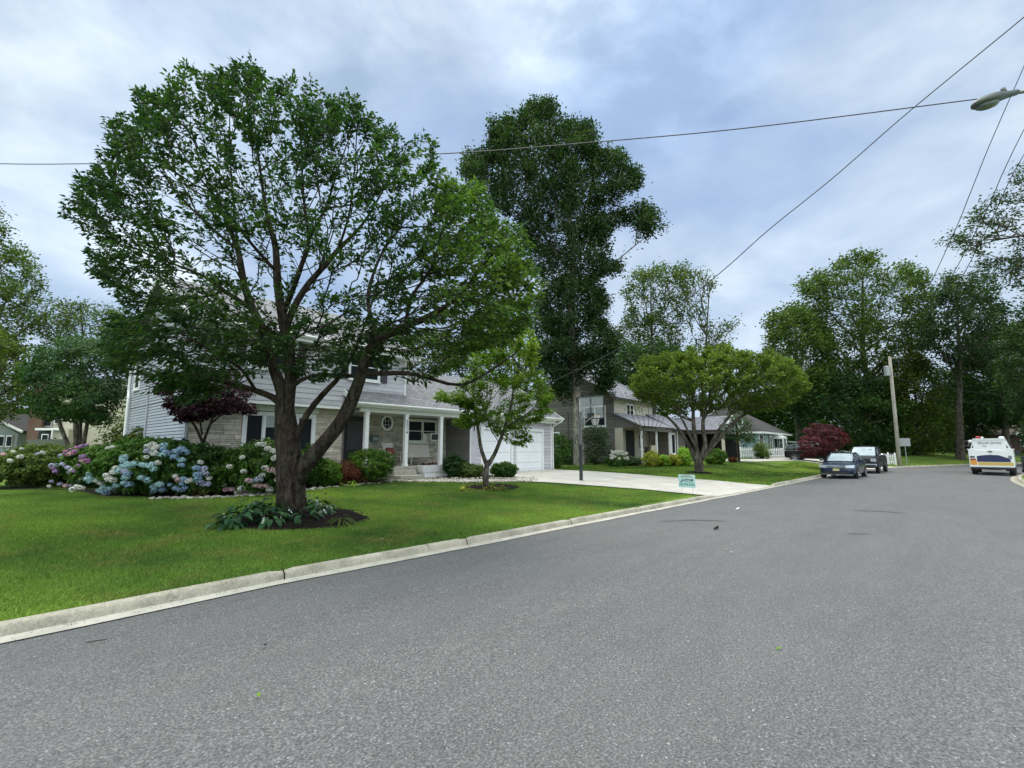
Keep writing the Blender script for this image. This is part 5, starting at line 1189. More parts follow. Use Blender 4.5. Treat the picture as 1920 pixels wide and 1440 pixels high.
def framed_window(parent, x0, x1, z0, z1, y, sashes=2, hung=True, mat=M_WHITE, fr=.07, name="window", blind=None, muntin=None, out=-1, axis='x', sill=True):
    def B(mb, a0, a1, o0, o1, c0, c1):
        lo, hi = sorted((y+out*o0, y+out*o1))
        mb.box(a0, a1, lo, hi, c0, c1) if axis == 'x' else mb.box(lo, hi, a0, a1, c0, c1)
    mb = MB(); B(mb, x0, x1, .0, .055, z1-fr, z1); B(mb, x0, x1, .0, .055, z0, z0+fr*.8); B(mb, x0, x0+fr, .0, .055, z0+fr*.8, z1-fr); B(mb, x1-fr, x1, .0, .055, z0+fr*.8, z1-fr)
    if sill: B(mb, x0-.03, x1+.03, .0, .09, z0-.05, z0-.002)
    wdt = (x1-x0-2*fr)/sashes
    for i in range(1, sashes): B(mb, x0+fr+wdt*i-.035, x0+fr+wdt*i+.035, .0, .052, z0+fr*.8, z1-fr)
    f = mb.build(name, mat, parent, bevel=.004)
    for i in range(sashes):
        a, b_ = x0+fr+wdt*i+(.035 if i else 0), x0+fr+wdt*(i+1)-(.035 if i < sashes-1 else 0); c, d = z0+fr*.8, z1-fr
        m2 = MB(); s = .035
        B(m2, a, b_, .008, .032, c, c+s); B(m2, a, b_, .008, .032, d-s, d); B(m2, a, a+s, .008, .032, c+s, d-s); B(m2, b_-s, b_, .008, .032, c+s, d-s)
        if hung: B(m2, a+s, b_-s, .008, .036, (c+d)/2-.02, (c+d)/2+.02)
        if muntin:
            for k in range(1, muntin[0]): B(m2, a+(b_-a)*k/muntin[0]-.008, a+(b_-a)*k/muntin[0]+.008, .01, .026, c+s, d-s)
            for k in range(1, muntin[1]): B(m2, a+s, b_-s, .011, .025, c+(d-c)*k/muntin[1]-.008, c+(d-c)*k/muntin[1]+.008)
        m2.build("sash", mat, f)
        m3 = MB(); B(m3, a+s*.5, b_-s*.5, .004, .012, c+s*.5, d-s*.5); m3.build("pane", M_GLASS, f)
        if blind: 
            m4 = MB(); B(m4, a+s, b_-s, .013, .015, d-(d-c)*blind[i % len(blind)], d-s) if blind[i % len(blind)] > .02 else None
            if m4.v: m4.build("blind", M_BLIND, f)
    return f
def roof_slab(parent, name, x0, x1, y0, z0, y1, z1, th_=.14, mat=M_ROOF, slope_obj=None):
    """slab from eave (y0,z0) to ridge (y1,z1) along x; built in its own frame so the shingle courses follow the slope"""
    L = math.hypot(y1-y0, z1-z0); ang = math.atan2(z1-z0, y1-y0); mb = MB()
    mb.box(0, x1-x0, 0, L, 0, th_)
    me_o = mb.build(name, mat, parent, world=False)
    me_o.matrix_parent_inverse = wm(parent).inverted()
    me_o.location = (x0, y0, z0); me_o.rotation_euler = (ang, 0, 0); return me_o
def roof_slab_y(parent, name, y0, y1, x0, z0, x1, z1, th_=.14, mat=M_ROOF):
    """eave at x0, ridge at x1, running along y"""
    L = math.hypot(x1-x0, z1-z0); ang = math.atan2(z1-z0, abs(x1-x0)); mb = MB(); s = 1 if x1 > x0 else -1
    mb.box(0, y1-y0, 0, L, 0, th_); o = mb.build(name, mat, parent, world=False); o.matrix_parent_inverse = wm(parent).inverted()
    if s > 0: o.matrix_basis = Matrix.Translation((x0, y1, z0)) @ Matrix.Rotation(R(-90), 4, 'Z') @ Matrix.Rotation(ang, 4, 'X')
    else: o.matrix_basis = Matrix.Translation((x0, y0, z0)) @ Matrix.Rotation(R(90), 4, 'Z') @ Matrix.Rotation(ang, 4, 'X')
    return o
def gutter_x(parent, x0, x1, y, z, mat=M_WHITE, r=.075):
    pr = [(y+.02, z+.06), (y-.10, z+.06), (y-.12, z+.03), (y-.10, z-.02), (y-.05, z-.06), (y+.02, z-.06)]
    MB().prism(pr, 'x', x0, x1).build("gutter", mat, parent, bevel=.006)
def downspout(parent, pts, mat=M_WHITE, r=.04):
    MB().tube(pts, r, 8).build("downspout", mat, parent, smooth=False)

H = root("main_house", (5.12, 19.2, .36), "two storey lavender grey house with stone front, porch and garage", "house")
# main block
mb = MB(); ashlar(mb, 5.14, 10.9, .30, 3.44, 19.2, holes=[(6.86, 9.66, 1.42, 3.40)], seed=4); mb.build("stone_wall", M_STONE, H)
MB().box(5.14, 10.92, 19.2, 19.5, .1, 3.44).build("foundation_wall", M_MORT, H)
mb = MB(); 
laps(mb, 'y', 19.20, 28.0, 5.12, .42, 3.50, .118, -1); laps(mb, 'y', 18.72, 28.0, 5.10, 3.50, 6.10, .118, -1)
# gable triangle courses
RZ, RY = 8.55, 23.35
z = 6.10
while z < RZ-.1:
    hw0 = (RZ-z)/(RZ-6.1)*4.63; hw1 = (RZ-min(z+.118, RZ))/(RZ-6.1)*4.63; t = min(z+.118, RZ)
    mb.quad((5.078, RY-hw0, z), (5.078, RY+hw0, z), (5.096, RY+hw1, t), (5.096, RY-hw1, t)); mb.quad((5.10, RY-hw0, z), (5.10, RY+hw0, z), (5.078, RY+hw0, z), (5.078, RY-hw0, z)); z = t
mb.build("side_wall", M_SIDEL, H)
mb = MB(); mb.box(5.125, 5.3, 19.25, 28, .1, 6.1); mb.prism([(RY-4.6, 6.1), (RY+4.6, 6.1), (RY, RZ-.05)], 'x', 5.105, 5.3); mb.box(5.3, 13.78, 27.8, 28, .1, 6.1); mb.box(13.6, 13.78, 19, 27.8, 3.4, 6.1); mb.box(5.3, 13.6, 19.5, 19.6, 3.44, 6.1); mb.build("inner_wall", M_SHUT, H)  # dark colour behind the lap grooves paints in their shade lines
mb = MB(); mb.box(5.06, 5.14, 19.13, 19.22, .40, 3.45); mb.box(5.03, 5.12, 18.63, 18.73, 3.45, 6.05); mb.box(5.055, 5.09, 24.45, 24.6, .42, 3.5); mb.box(5.03, 5.075, 24.45, 24.6, 3.5, 6.2); mb.box(5.05, 5.14, 27.95, 28.06, .4, 6.0); build_each(mb, "corner_board", M_SIDEL, H)
# upper front, wide courses
mb = MB()
def upper_row(z, t):
    for (a, b_) in [(5.12, 6.66), (8.52, 10.75), (12.32, 13.78)]: mb.ct = rnd.random(); mb.quad((a, 18.678, z), (b_, 18.678, z), (b_, 18.697, t), (a, 18.697, t)); mb.quad((a, 18.70, z), (b_, 18.70, z), (b_, 18.678, z), (a, 18.678, z))
z = 3.47
while z < 6.05:
    t = min(z+.205, 6.05)
    if t <= 4.66 or z >= 5.95:
        mb.ct = rnd.random(); laps(mb, 'x', 5.12, 13.78, 18.70, z, t, .205, -1, seg=3.3)
    else: upper_row(z, t)
    z = t
mb.build("upper_wall", M_SHAKE, H)
mb = MB(); mb.box(5.12, 13.78, 18.70, 18.9, 3.46, 6.06); mb.build("upper_sheathing", M_SHAKE, H)
mb = MB(); mb.box(5.06, 13.80, 18.665, 18.72, 3.34, 3.45); mb.box(5.08, 11.0, 18.72, 19.2, 3.36, 3.40); mb.box(13.70, 13.79, 18.66, 18.70, 3.5, 6.0); mb.build("overhang_trim", M_WHITE, H)
# bay panel and window
MB().box(6.8, 9.72, 19.02, 19.2, 3.12, 3.345).build("window_panel", M_CREAMP, H)
framed_window(H, 6.86, 9.66, 1.42, 3.10, 19.16, sashes=4, hung=False, fr=.13, blind=[.0, .32, .32, .05])
framed_window(H, 6.66, 8.52, 4.66, 5.90, 18.67, sashes=2, fr=.08)
framed_window(H, 10.75, 12.32, 4.66, 5.90, 18.67, sashes=2, fr=.08)
for (a, b_) in [(6.30, 6.62), (8.56, 8.88), (10.38, 10.71), (12.36, 12.70)]:
    mb = MB(); mb.box(a, b_, 18.625, 18.665, 4.66, 5.90)
    for k in range(22): zk = 4.74+k*.05; mb.quad((a+.04, 18.612, zk), (b_-.04, 18.612, zk), (b_-.04, 18.624, zk+.035), (a+.04, 18.624, zk+.035))
    mb.build("shutter", M_SHUT, H)
framed_window(H, 26.2, 27.2, 4.3, 5.5, 5.09, sashes=1, axis='y', out=-1, fr=.09)
framed_window(H, 21.0, 22.0, 4.3, 5.5, 5.09, sashes=1, axis='y', out=-1, fr=.09)
# roofs
roof_slab(H, "roof", 4.75, 14.15, 18.20, 5.97, 23.35, 8.62)
o = roof_slab(H, "roof", 4.75, 14.15, 28.5, 5.97, 23.35, 8.62); o.matrix_basis = Matrix.Translation((14.15, 28.5, 5.97)) @ Matrix.Rotation(R(180), 4, 'Z') @ Matrix.Rotation(math.atan2(2.65, 5.15), 4, 'X')
mb = MB(); s_ = 2.65/5.15
mb.prism([(18.18, 5.86), (18.18, 6.10), (23.35, 8.76), (28.52, 6.10), (28.52, 5.86), (23.35, 8.5)], 'x', 4.70, 4.748); mb.prism([(18.18, 5.86), (18.18, 6.10), (23.35, 8.76), (28.52, 6.10), (28.52, 5.86), (23.35, 8.5)], 'x', 14.152, 14.2)
mb.build("rake_board", M_WHITE, H)
mb = MB(); mb.box(4.70, 14.2, 18.12, 18.178, 5.84, 6.03); mb.box(4.75, 14.15, 18.18, 18.68, 5.86, 5.885); mb.build("fascia", M_WHITE, H)
gutter_x(H, 4.72, 14.18, 18.10, 6.02)
downspout(H, [(5.03, 27.97, 6.0), (5.03, 27.97, 4.35), (4.98, 27.6, 4.0), (4.98, 27.6, .5)], M_WHITE, .055)
# porch
pz = .90
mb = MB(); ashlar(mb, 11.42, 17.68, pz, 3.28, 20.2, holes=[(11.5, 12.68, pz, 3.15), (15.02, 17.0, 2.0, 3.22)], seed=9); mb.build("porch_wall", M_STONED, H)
mb = MB(); mb.box(10.92, 17.72, 20.2, 20.5, .3, 3.4); mb.box(10.905, 11.0, 19.2, 20.2, .3, 3.4); mb.build("porch_backing", M_MORT, H)
mb = MB(); mb.box(10.95, 17.66, 17.95, 20.2, .3, pz-.001); mb.build("porch_floor", M_STEP, H, bevel=.02)
mb = MB(); mb.box(12.45, 13.75, 17.05, 17.6, .2, .55); mb.box(12.5, 13.7, 17.58, 17.948, .2, .735); mb.build("porch_step", M_STEP, H, bevel=.015)
mb = MB(); mb.box(11.0, 17.7, 17.98, 20.2, 3.285, 3.32); mb.build("porch_ceiling", M_CREAMP, H)
mb = MB(); mb.box(10.98, 24.9, 17.93, 18.08, 3.24, 3.50); mb.build("porch_beam", M_CREAMP, H, bevel=.008)
for x in (11.32, 13.36, 15.42):
    mb = MB(); mb.box(x-.085, x+.085, 17.92, 18.09, pz, 3.238); mb.box(x-.11, x+.11, 17.905, 18.10, pz, pz+.12); mb.box(x-.11, x+.11, 17.905, 18.10, 3.14, 3.236)
    pst = mb.build("porch_post", M_WHITE, H, bevel=.006)
    if x == 13.36: numpost = pst
def text_obj(name, s, size, loc, rot, mat, parent, align='CENTER', ext=.002, bold=0, sx=1, spacing=1):
    c = bpy.data.curves.new(name, 'FONT'); c.body = s; c.size = size; c.extrude = ext; c.align_x = align; c.offset = bold; c.space_character = spacing; c.resolution_u = 3
    t = bpy.data.objects.new(name+"_c", c); COL.objects.link(t); dg = bpy.context.evaluated_depsgraph_get(); me = bpy.data.meshes.new_from_object(t.evaluated_get(dg)); me.name = name
    bpy.data.objects.remove(t); me.materials.clear(); me.materials.append(mat); o = link(name, me, parent)
    if parent: o.matrix_parent_inverse = wm(parent).inverted()
    o.matrix_basis = Matrix.Translation(loc) @ rot.to_4x4() @ Matrix.Diagonal((sx, 1, 1, 1)); return o
RX90 = Matrix.Rotation(R(90), 3, 'X')
for i, ch in enumerate("2214"): text_obj("digit", ch, .19, (13.36, 17.915, 2.86-i*.165), RX90, M_INKD, numpost, ext=.004, bold=.004)
framed_window(H, 15.02, 17.0, 2.0, 3.22, 20.17, sashes=2, fr=.10, mat=M_CREAMP)
# door with storm door
mb = MB(); mb.box(11.5, 11.58, 20.10, 20.2, pz, 3.14); mb.box(12.6, 12.68, 20.10, 20.2, pz, 3.14); mb.box(11.5, 12.68, 20.10, 20.2, 3.05, 3.15); mb.build("door_frame", M_DARK, H)
dr = MB().box(11.58, 12.60, 20.13, 20.17, pz, 3.05).build("front_door", M_DARK, H)
mb = MB(); mb.box(11.68, 12.5, 20.115, 20.129, pz+.75, 2.95); mb.build("screen", M_SCREEN, dr)
mb = MB()
for k in range(7): mb.box(11.78+k*.1, 11.79+k*.1, 20.108, 20.114, pz+.8, 2.9)
mb.box(11.72, 12.46, 20.108, 20.114, pz+.78, pz+.80); mb.build("grille", M_SHUT, dr); MB().ball((12.46, 20.09, 1.9), .03, 8, 6).build("handle", M_CHROME, dr)
# octagon window
cx_, cz_ = 13.80, 2.95
mb = MB(); oc = lambda r, s=1: [(cx_+r*math.cos(R(22.5+45*k)), cz_+r*1.12*math.sin(R(22.5+45*k))) for k in range(8)]
o1, o2 = oc(.36), oc(.26)
for k in range(8):
    a, b_, c, d = o1[k], o1[(k+1) % 8], o2[(k+1) % 8], o2[k]
    mb.add([(a[0],20.09,a[1]),(b_[0],20.09,b_[1]),(c[0],20.09,c[1]),(d[0],20.09,d[1]),(a[0],20.2,a[1]),(b_[0],20.2,b_[1]),(c[0],20.2,c[1]),(d[0],20.2,d[1])], [(0,1,2,3),(4,7,6,5),(0,4,5,1),(3,2,6,7)])
f = mb.build("octagon_window", M_WHITE, H)
MB().prism(o2, 'y', 20.135, 20.14).build("pane", M_GLASS, f)
mb = MB(); mb.box(cx_-.10, cx_-.085, 20.12, 20.134, cz_-.26, cz_+.26); mb.box(cx_+.085, cx_+.10, 20.12, 20.134, cz_-.26, cz_+.26); mb.box(cx_-.24, cx_+.24, 20.121, 20.133, cz_-.10, cz_-.085); mb.box(cx_-.24, cx_+.24, 20.121, 20.133, cz_+.085, cz_+.10); mb.build("muntin", M_WHITE, f)
# wall lamp beside the door
mb = MB(); mb.box(10.98, 11.0, 18, 18, 1, 1)
# mailbox
mbx = root("mailbox", (13.12, 20.15, 2.1), "small green metal mailbox on the stone wall under the octagon window", "mailbox")
mb = MB(); mb.box(12.92, 13.32, 20.03, 20.15, 2.02, 2.28); mb.prism([(20.15, 2.28), (20.03, 2.28), (20.04, 2.33), (20.15, 2.38)], 'x', 12.91, 13.33); mb.build("box", M_BOXG, mbx, bevel=.01)
MB().box(13.0, 13.24, 20.015, 20.03, 2.12, 2.2).build("flap", M_GALV, mbx)
# air conditioner
ac = root("air_conditioner", (16.55, 20.0, 2.1), "white window air conditioner in the porch window's right sash", "air conditioner")
mb = MB(); mb.box(16.28, 16.86, 19.78, 20.12, 2.10, 2.50); mb.build("case", M_WHITE, ac, bevel=.012)
mb = MB(); mb.box(16.33, 16.81, 19.772, 19.779, 2.15, 2.45)
mb.build("grille", M_DARK, ac)
mb = MB()
for k in range(9): mb.box(16.34, 16.80, 19.765, 19.771, 2.165+k*.032, 2.172+k*.032)
mb.build("louvre", M_GREYP, ac)
mb = MB(); mb.box(15.98, 16.27, 20.06, 20.09, 2.1, 2.48); mb.build("side_panel", M_CREAMP, ac)
mb = MB(); mb.tube([(16.35, 19.85, 2.09), (16.45, 20.12, 1.92)], .012, 5); mb.tube([(16.8, 19.85, 2.09), (16.7, 20.12, 1.92)], .012, 5); mb.build("bracket", M_GREYP, ac)
# lower roof
LR = .60
roof_slab(H, "lower_roof", 10.62, 25.35, 17.78, 3.50, 21.9, 3.50+LR*4.12)
o = roof_slab(H, "lower_roof", 10.62, 25.35, 26.0, 3.5, 21.9, 3.5+LR*4.12); o.matrix_basis = Matrix.Translation((25.35, 26.02, 3.5)) @ Matrix.Rotation(R(180), 4, 'Z') @ Matrix.Rotation(math.atan2(LR*4.12, 4.12), 4, 'X')
gutter_x(H, 10.62, 25.4, 17.74, 3.55)
mb = MB(); mb.box(10.62, 25.35, 17.76, 17.80, 3.44, 3.62); mb.box(10.66, 25.3, 17.8, 17.94, 3.44, 3.47)
mb.prism([(17.76, 3.42), (17.76, 3.66), (18.67, 4.22), (18.67, 3.98)], 'x', 10.57, 10.62); mb.prism([(17.76, 3.42), (17.76, 3.66), (21.9, 6.14), (21.9, 5.9)], 'x', 25.352, 25.40); mb.prism([(18.0, 3.40), (18.69, 3.40), (18.69, 3.46), (18.0, 3.46)], 'x', 10.60, 11.1); mb.build("porch_fascia", M_WHITE, H)
mb = MB(); mb.prism([(17.95, 3.46), (18.67, 3.46), (18.67, 3.97), (17.95, 3.55)], 'x', 10.70, 10.76); mb.build("porch_gable", M_SHAKE, H)
# garage
G0, G1, GY = 17.72, 24.85, 18.3
mb = MB(); laps(mb, 'y', 18.32, 20.2, G0, .35, 3.30, .20, -1, seg=None); mb.build("garage_side", M_GSIDE, H)
d1, d2 = (18.62, 20.98), (21.52, 23.88)
mb = MB(); 
for (a, b_) in [(G0+.0, d1[0]-.14), (d1[1]+.14, d2[0]-.14), (d2[1]+.14, G1)]: laps(mb, 'x', a, b_, GY, .30, 3.25, .20, -1)
laps(mb, 'x', d1[0]-.14, d1[1]+.14, GY, 2.86, 3.25, .20, -1); laps(mb, 'x', d2[0]-.14, d2[1]+.14, GY, 2.86, 3.25, .20, -1); mb.build("garage_front", M_SHAKE, H)
mb = MB(); mb.box(G0+.002, G1, GY+.12, GY+.2, .1, 3.45); mb.box(G0+.002, G0+.2, GY, 26, .1, 3.4); mb.box(G1-.2, G1-.001, GY, 26, .1, 3.4); mb.box(G0+.2, G1-.2, 25.8, 26, .1, 3.4)
mb.prism([(18.0, 3.45), (25.9, 3.45), (21.9, 5.8)], 'x', G1-.2, G1-.002)
for (a, b_) in [(G0, d1[0]-.02), (d1[1]+.02, d2[0]-.02), (d2[1]+.02, G1)]: mb.box(a+.003, b_, GY+.003, GY+.12, .1, 3.44)
mb.box(G0+.003, G1-.003, GY+.004, GY+.12, 2.74, 3.44); mb.build("garage_wall", M_GSIDE, H)
for (a, b_) in (d1, d2):
    mb = MB(); z0 = .27
    for k in range(4):
        za, zb = z0+k*.61, z0+(k+1)*.61-.012; mb.box(a, b_, GY+.075, GY+.11, za, zb)
        for r_ in range(3): mb.box(a+.03, b_-.03, GY+.066, GY+.0755, za+.05+r_*.19, za+.17+r_*.19)
    dd = mb.build("garage_door", M_DOORW, H, bevel=.005)
    mb = MB(); mb.box(a-.14, a-.004, GY-.05, GY+.118, .2, 2.86); mb.box(b_+.004, b_+.14, GY-.05, GY+.118, .2, 2.86); mb.box(a-.14, b_+.14, GY-.052, GY+.118, 2.72, 2.88); mb.build("trim", M_WHITE, dd, bevel=.008)
    MB().box((a+b_)/2-.08, (a+b_)/2+.08, GY+.05, GY+.065, z0+.1, z0+.13).build("handle", M_GREYP, dd)
mb = MB(); mb.box(G0-.03, G0+.42, GY-.025, GY-.021, .3, 3.24); mb.build("corner_panel", M_SHAKE, H)
mb = MB(); mb.box(G1-.06, G1+.03, GY-.04, GY+.05, .25, 3.3); mb.box(G0-.035, G0+.03, GY-.035, GY+.03, .3, 3.24); build_each(mb, "corner_trim", M_WHITE, H)
downspout(H, [(25.3, 17.7, 3.5), (25.25, 17.72, 3.42), (24.95, 18.2, 3.12), (24.93, 18.22, 2.9), (24.93, 18.22, .45), (25.05, 18.1, .32), (25.6, 17.5, .30)], M_WHITE, .042)

# bench, chair and planter on the porch
def lc(x, y, z): return (x, y, z)
bn = root("patio_bench", (15.0, 19.1, pz), "pale sling glider bench under the porch window", "bench")
mb = MB(); mb.ct=.5
x0, x1 = 14.30, 15.75
mb.add([(x0, 18.75, pz+.40), (x1, 18.75, pz+.40), (x1, 19.15, pz+.36), (x0, 19.15, pz+.36), (x0, 18.75, pz+.38), (x1, 18.75, pz+.38), (x1, 19.15, pz+.34), (x0, 19.15, pz+.34)], [(0,1,2,3),(7,6,5,4),(0,4,5,1),(1,5,6,2),(2,6,7,3),(3,7,4,0)]); mb.build("seat", M_CHAIR, bn)
mb = MB(); n = 12
for k in range(n):
    a, b_ = x0+(x1-x0)*k/n+.006, x0+(x1-x0)*(k+1)/n-.006
    mb.ct = rnd.random(); mb.add([(a, 19.15, pz+.38), (b_, 19.15, pz+.38), (b_, 19.42, pz+1.0), (a, 19.42, pz+1.0), (a, 19.17, pz+.38), (b_, 19.17, pz+.38), (b_, 19.44, pz+1.0), (a, 19.44, pz+1.0)], [(0,1,2,3),(7,6,5,4),(3,2,6,7)])
mb.build("backrest", M_CHAIR, bn)
for x in (x0-.03, x1+.03):
    mb = MB(); mb.tube([(x, 19.45, pz+1.02), (x, 19.2, pz+.42), (x, 19.1, pz+.32), (x, 18.75, pz+.36)], .016, 6); mb.tube([(x, 19.3, pz+.62), (x, 18.95, pz+.64), (x, 18.74, pz+.60), (x, 18.70, pz+.40), (x, 18.72, pz+.02)], .016, 6); mb.build("armrest", M_CHAIRF, bn, smooth=True)
for x in (x0, x1):
    for y in (18.8, 19.3): MB().tube([(x, y, pz+.36), (x, y, pz+.005)], .016, 6).build("leg", M_CHAIRF, bn)
def chair_at(x, y, label):
    c = root("patio_chair", (x, y, pz), label, "chair")
    mb = MB(); mb.add([(x-.25, y-.24, pz+.44), (x+.25, y-.24, pz+.44), (x+.25, y+.2, pz+.38), (x-.25, y+.2, pz+.38), (x-.25, y-.24, pz+.42), (x+.25, y-.24, pz+.42), (x+.25, y+.2, pz+.36), (x-.25, y+.2, pz+.36)], [(0,1,2,3),(7,6,5,4),(0,4,5,1),(1,5,6,2),(2,6,7,3),(3,7,4,0)]); mb.build("seat", M_CHAIR, c)
    mb = MB(); mb.add([(x-.25, y+.2, pz+.38), (x+.25, y+.2, pz+.38), (x+.25, y+.42, pz+1.05), (x-.25, y+.42, pz+1.05), (x-.25, y+.22, pz+.38), (x+.25, y+.22, pz+.38), (x+.25, y+.44, pz+1.05), (x-.25, y+.44, pz+1.05)], [(0,1,2,3),(7,6,5,4),(0,4,5,1),(1,5,6,2),(2,6,7,3),(3,7,4,0)]); mb.build("backrest", M_CHAIR, c)
    for s in (-.28, .28):
        mb = MB(); mb.tube([(x+s, y+.44, pz+1.07), (x+s, y+.22, pz+.40), (x+s, y-.22, pz+.44), (x+s, y-.27, pz+.62), (x+s, y+.05, pz+.66), (x+s, y+.3, pz+.62)], .016, 6); mb.build("armrest", M_CHAIRF, c, smooth=True)
        mb = MB(); mb.tube([(x+s, y-.24, pz+.44), (x+s, y-.30, pz+.06), (x+s, y-.15, pz+.02), (x+s, y+.3, pz+.02), (x+s, y+.4, pz+.05)], .016, 6); mb.build("runner", M_CHAIRF, c, smooth=True)
    return c
pc = chair_at(13.2, 18.75, "pale rocking patio chair with a red cushion by the porch post")
pc.rotation_euler = (0, 0, R(0))
for ch in pc.children: pass
cu = MB().box(-.19, .19, -.07, .07, -.19, .19).build("cushion", M_REDC, None, bevel=.05, world=False); cu.location = (13.2, 18.93, pz+.66); cu.rotation_euler = (R(-18), 0, 0); tag(cu, "red patterned cushion resting on the rocking chair", "cushion")
pl_ = root("planter_box", (14.7, 17.72, .9), "long white planter box before the porch bench", "planter")
mb = MB(); mb.add([(14.0, 17.50, .62), (15.45, 17.50, .62), (15.5, 17.46, .95), (13.95, 17.46, .95), (14.0, 17.86, .62), (15.45, 17.86, .62), (15.5, 17.90, .95), (13.95, 17.90, .95)], [(0,1,2,3),(7,6,5,4),(0,4,5,1),(1,5,6,2),(3,7,4,0)]); mb.box(14.05, 15.4, 17.52, 17.84, .40, .62); mb.build("trough", M_WHITE, pl_)
V, F, t = leaves(np.array([(14.1+.16*k, 17.68+rnd.uniform(-.08,.08), .99) for k in range(6)]), 40, .13, .08, .6, None, None, .6); link("planting", np_mesh("planting", V, F, L_RUST, t), pl_, True)
# barbecue-like covered object & pale slab by shrubs
o = MB().box(17.02, 17.30, 16.9, 16.96, .5, .95).build("garden_plaque", M_CHAIR, None, bevel=.03); tag(o, "pale upright garden plaque among the porch shrubs", "garden ornament")
gl = root("gazing_ball", (18.2, 17.4, .5), "bluish glass ball on a white stand before the garage", "garden ornament")
MB().ball((18.2, 17.4, .98), .16, 14, 10).build("ball", M_NAVY, gl, smooth=True); MB().tube([(18.2, 17.4, .3), (18.2, 17.4, .6), (18.2, 17.4, .84)], [.1, .05, .09], 10).build("stand", M_WHITE, gl, smooth=True)

# ---- brown house next door
H2 = root("brown_house", (36, 20, .7), "grey brown clapboard house with cream porch and wide roofs", "house")
X0, X1, YF, YB = 36.0, 43.5, 20.0, 28.2; E2, R2 = 5.95, 8.5; YM = (YF+YB)/2
mb = MB(); laps(mb, 'y', YF, YB, X0, .6, E2, .27, -1)
z = E2
while z < R2-.15:
    hw0 = (R2-z)/(R2-E2)*4.1; t = min(z+.27, R2); hw1 = (R2-t)/(R2-E2)*4.1; mb.ct = rnd.random(); mb.quad((X0-.022, YM-hw0, z), (X0-.022, YM+hw0, z), (X0-.004, YM+hw1, t), (X0-.004, YM-hw1, t)); z = t
mb.build("side_wall", M_BROWN, H2)
mb = MB(); mb.box(X0+.002, X0+.2, YF+.01, YB, .3, E2); mb.prism([(YM-4.05, E2), (YM+4.05, E2), (YM, R2-.05)], 'x', X0+.002, X0+.2); mb.box(X1-.2, X1, YF, YB, .3, E2); mb.prism([(YM-4.05, E2), (YM+4.05, E2), (YM, R2-.05)], 'x', X1-.2, X1); mb.box(X0+.2, X1-.2, YB-.2, YB, .3, E2); mb.build("inner_wall", M_DARK, H2)  # near-black backing puts shade into the clapboard grooves
mb = MB(); laps(mb, 'x', X0, X1, YF, 4.3, E2, .2, -1); mb.box(X0+.2, X1-.2, YF+.003, YF+.2, .3, E2); mb.build("front_wall", M_CREAM, H2)
mb = MB(); mb.box(X0-.06, X0+.02, YF-.06, YF+.02, .6, E2); build_each(mb, "corner_board", M_TAUPE, H2)
roof_slab(H2, "roof", X0-.4, X1+.4, YF-.6, E2-.15, YM, R2, mat=M_ROOF2)
o = roof_slab(H2, "roof", X0-.4, X1+.4, YB+.6, E2-.15, YM, R2, mat=M_ROOF2); o.matrix_basis = Matrix.Translation((X1+.4, YB+.6, E2-.15)) @ Matrix.Rotation(R(180), 4, 'Z') @ Matrix.Rotation(math.atan2(R2-E2+.15, YM-YF+.6), 4, 'X')
mb = MB(); mb.prism([(YF-.62, E2-.3), (YF-.62, E2-.02), (YM, R2+.15), (YB+.62, E2-.02), (YB+.62, E2-.3), (YM, R2-.12)], 'x', X0-.46, X0-.402); mb.build("rake_board", M_TAUPE, H2)
MB().cyl((37.3, 23.2, 7.9), (37.3, 23.2, 8.85), .07, n=10).build("vent_pipe", M_WHITE, H2)
framed_window(H2, 20.7, 22.9, 3.55, 5.35, X0-.03, sashes=2, axis='y', out=-1, fr=.1, hung=True)
framed_window(H2, 25.5, 26.6, 1.9, 3.2, X0-.03, sashes=1, axis='y', out=-1, fr=.1, muntin=(3, 4))
framed_window(H2, 38.2, 39.6, 4.6, 5.6, YF-.03, sashes=2, fr=.08, sill=False)
downspout(H2, [(X0-.05, 24.6, 4.9), (X0-.05, 24.6, .8)], M_TAUPE, .05)
# porch: shed roof, side triangle, posts
PE, PTz, PY = 3.45, 4.45, 17.6
mb = MB(); mb.prism([(PY+.1, PE-.05), (YF-.03, PE-.05), (YF-.03, PTz+.1), (PY+.1, PE+.02)], 'x', X0-.0, X0+.12); mb.build("porch_side_panel", M_TAUPE, H2)
roof_slab(H2, "porch_roof", X0-.25, 45.6, PY-.2, PE-.02, YF+.2, PTz+.25, .1, mat=M_ROOF2)
mb = MB(); mb.box(X0-.2, 42.2, PY-.08, PY+.1, PE-.32, PE-.03); mb.build("porch_beam", M_TAUPE, H2)
mb = MB(); mb.box(X0+.02, 42.4, PY-.1, YF, .4, 1.0); mb.build("porch_floor", M_STEP, H2)
for x in (36.12, 38.9, 41.6): MB().box(x-.07, x+.07, PY-.06, PY+.08, 1.0, PE-.32).build("porch_post", M_WHITE, H2, bevel=.01)
mb = MB(); mb.box(X0+.02, X0+1.9, YF-.06, YF-.002, 1.0, 4.2); mb.box(X0+3.6, X0+6.4, YF-.06, YF-.002, 1.0, 4.2); mb.box(X0+.001, X0+.06, PY+1.6, YF-.06, 1.0, 3.4); mb.build("porch_wall", M_CREAM, H2)
mb = MB(); mb.box(X0+2.0, X0+3.5, YF-.04, YF-.004, 1.0, 3.3); mb.build("front_door", M_DARK, H2)
framed_window(H2, 40.2, 41.3, 1.6, 3.1, YF-.08, sashes=1, fr=.08)
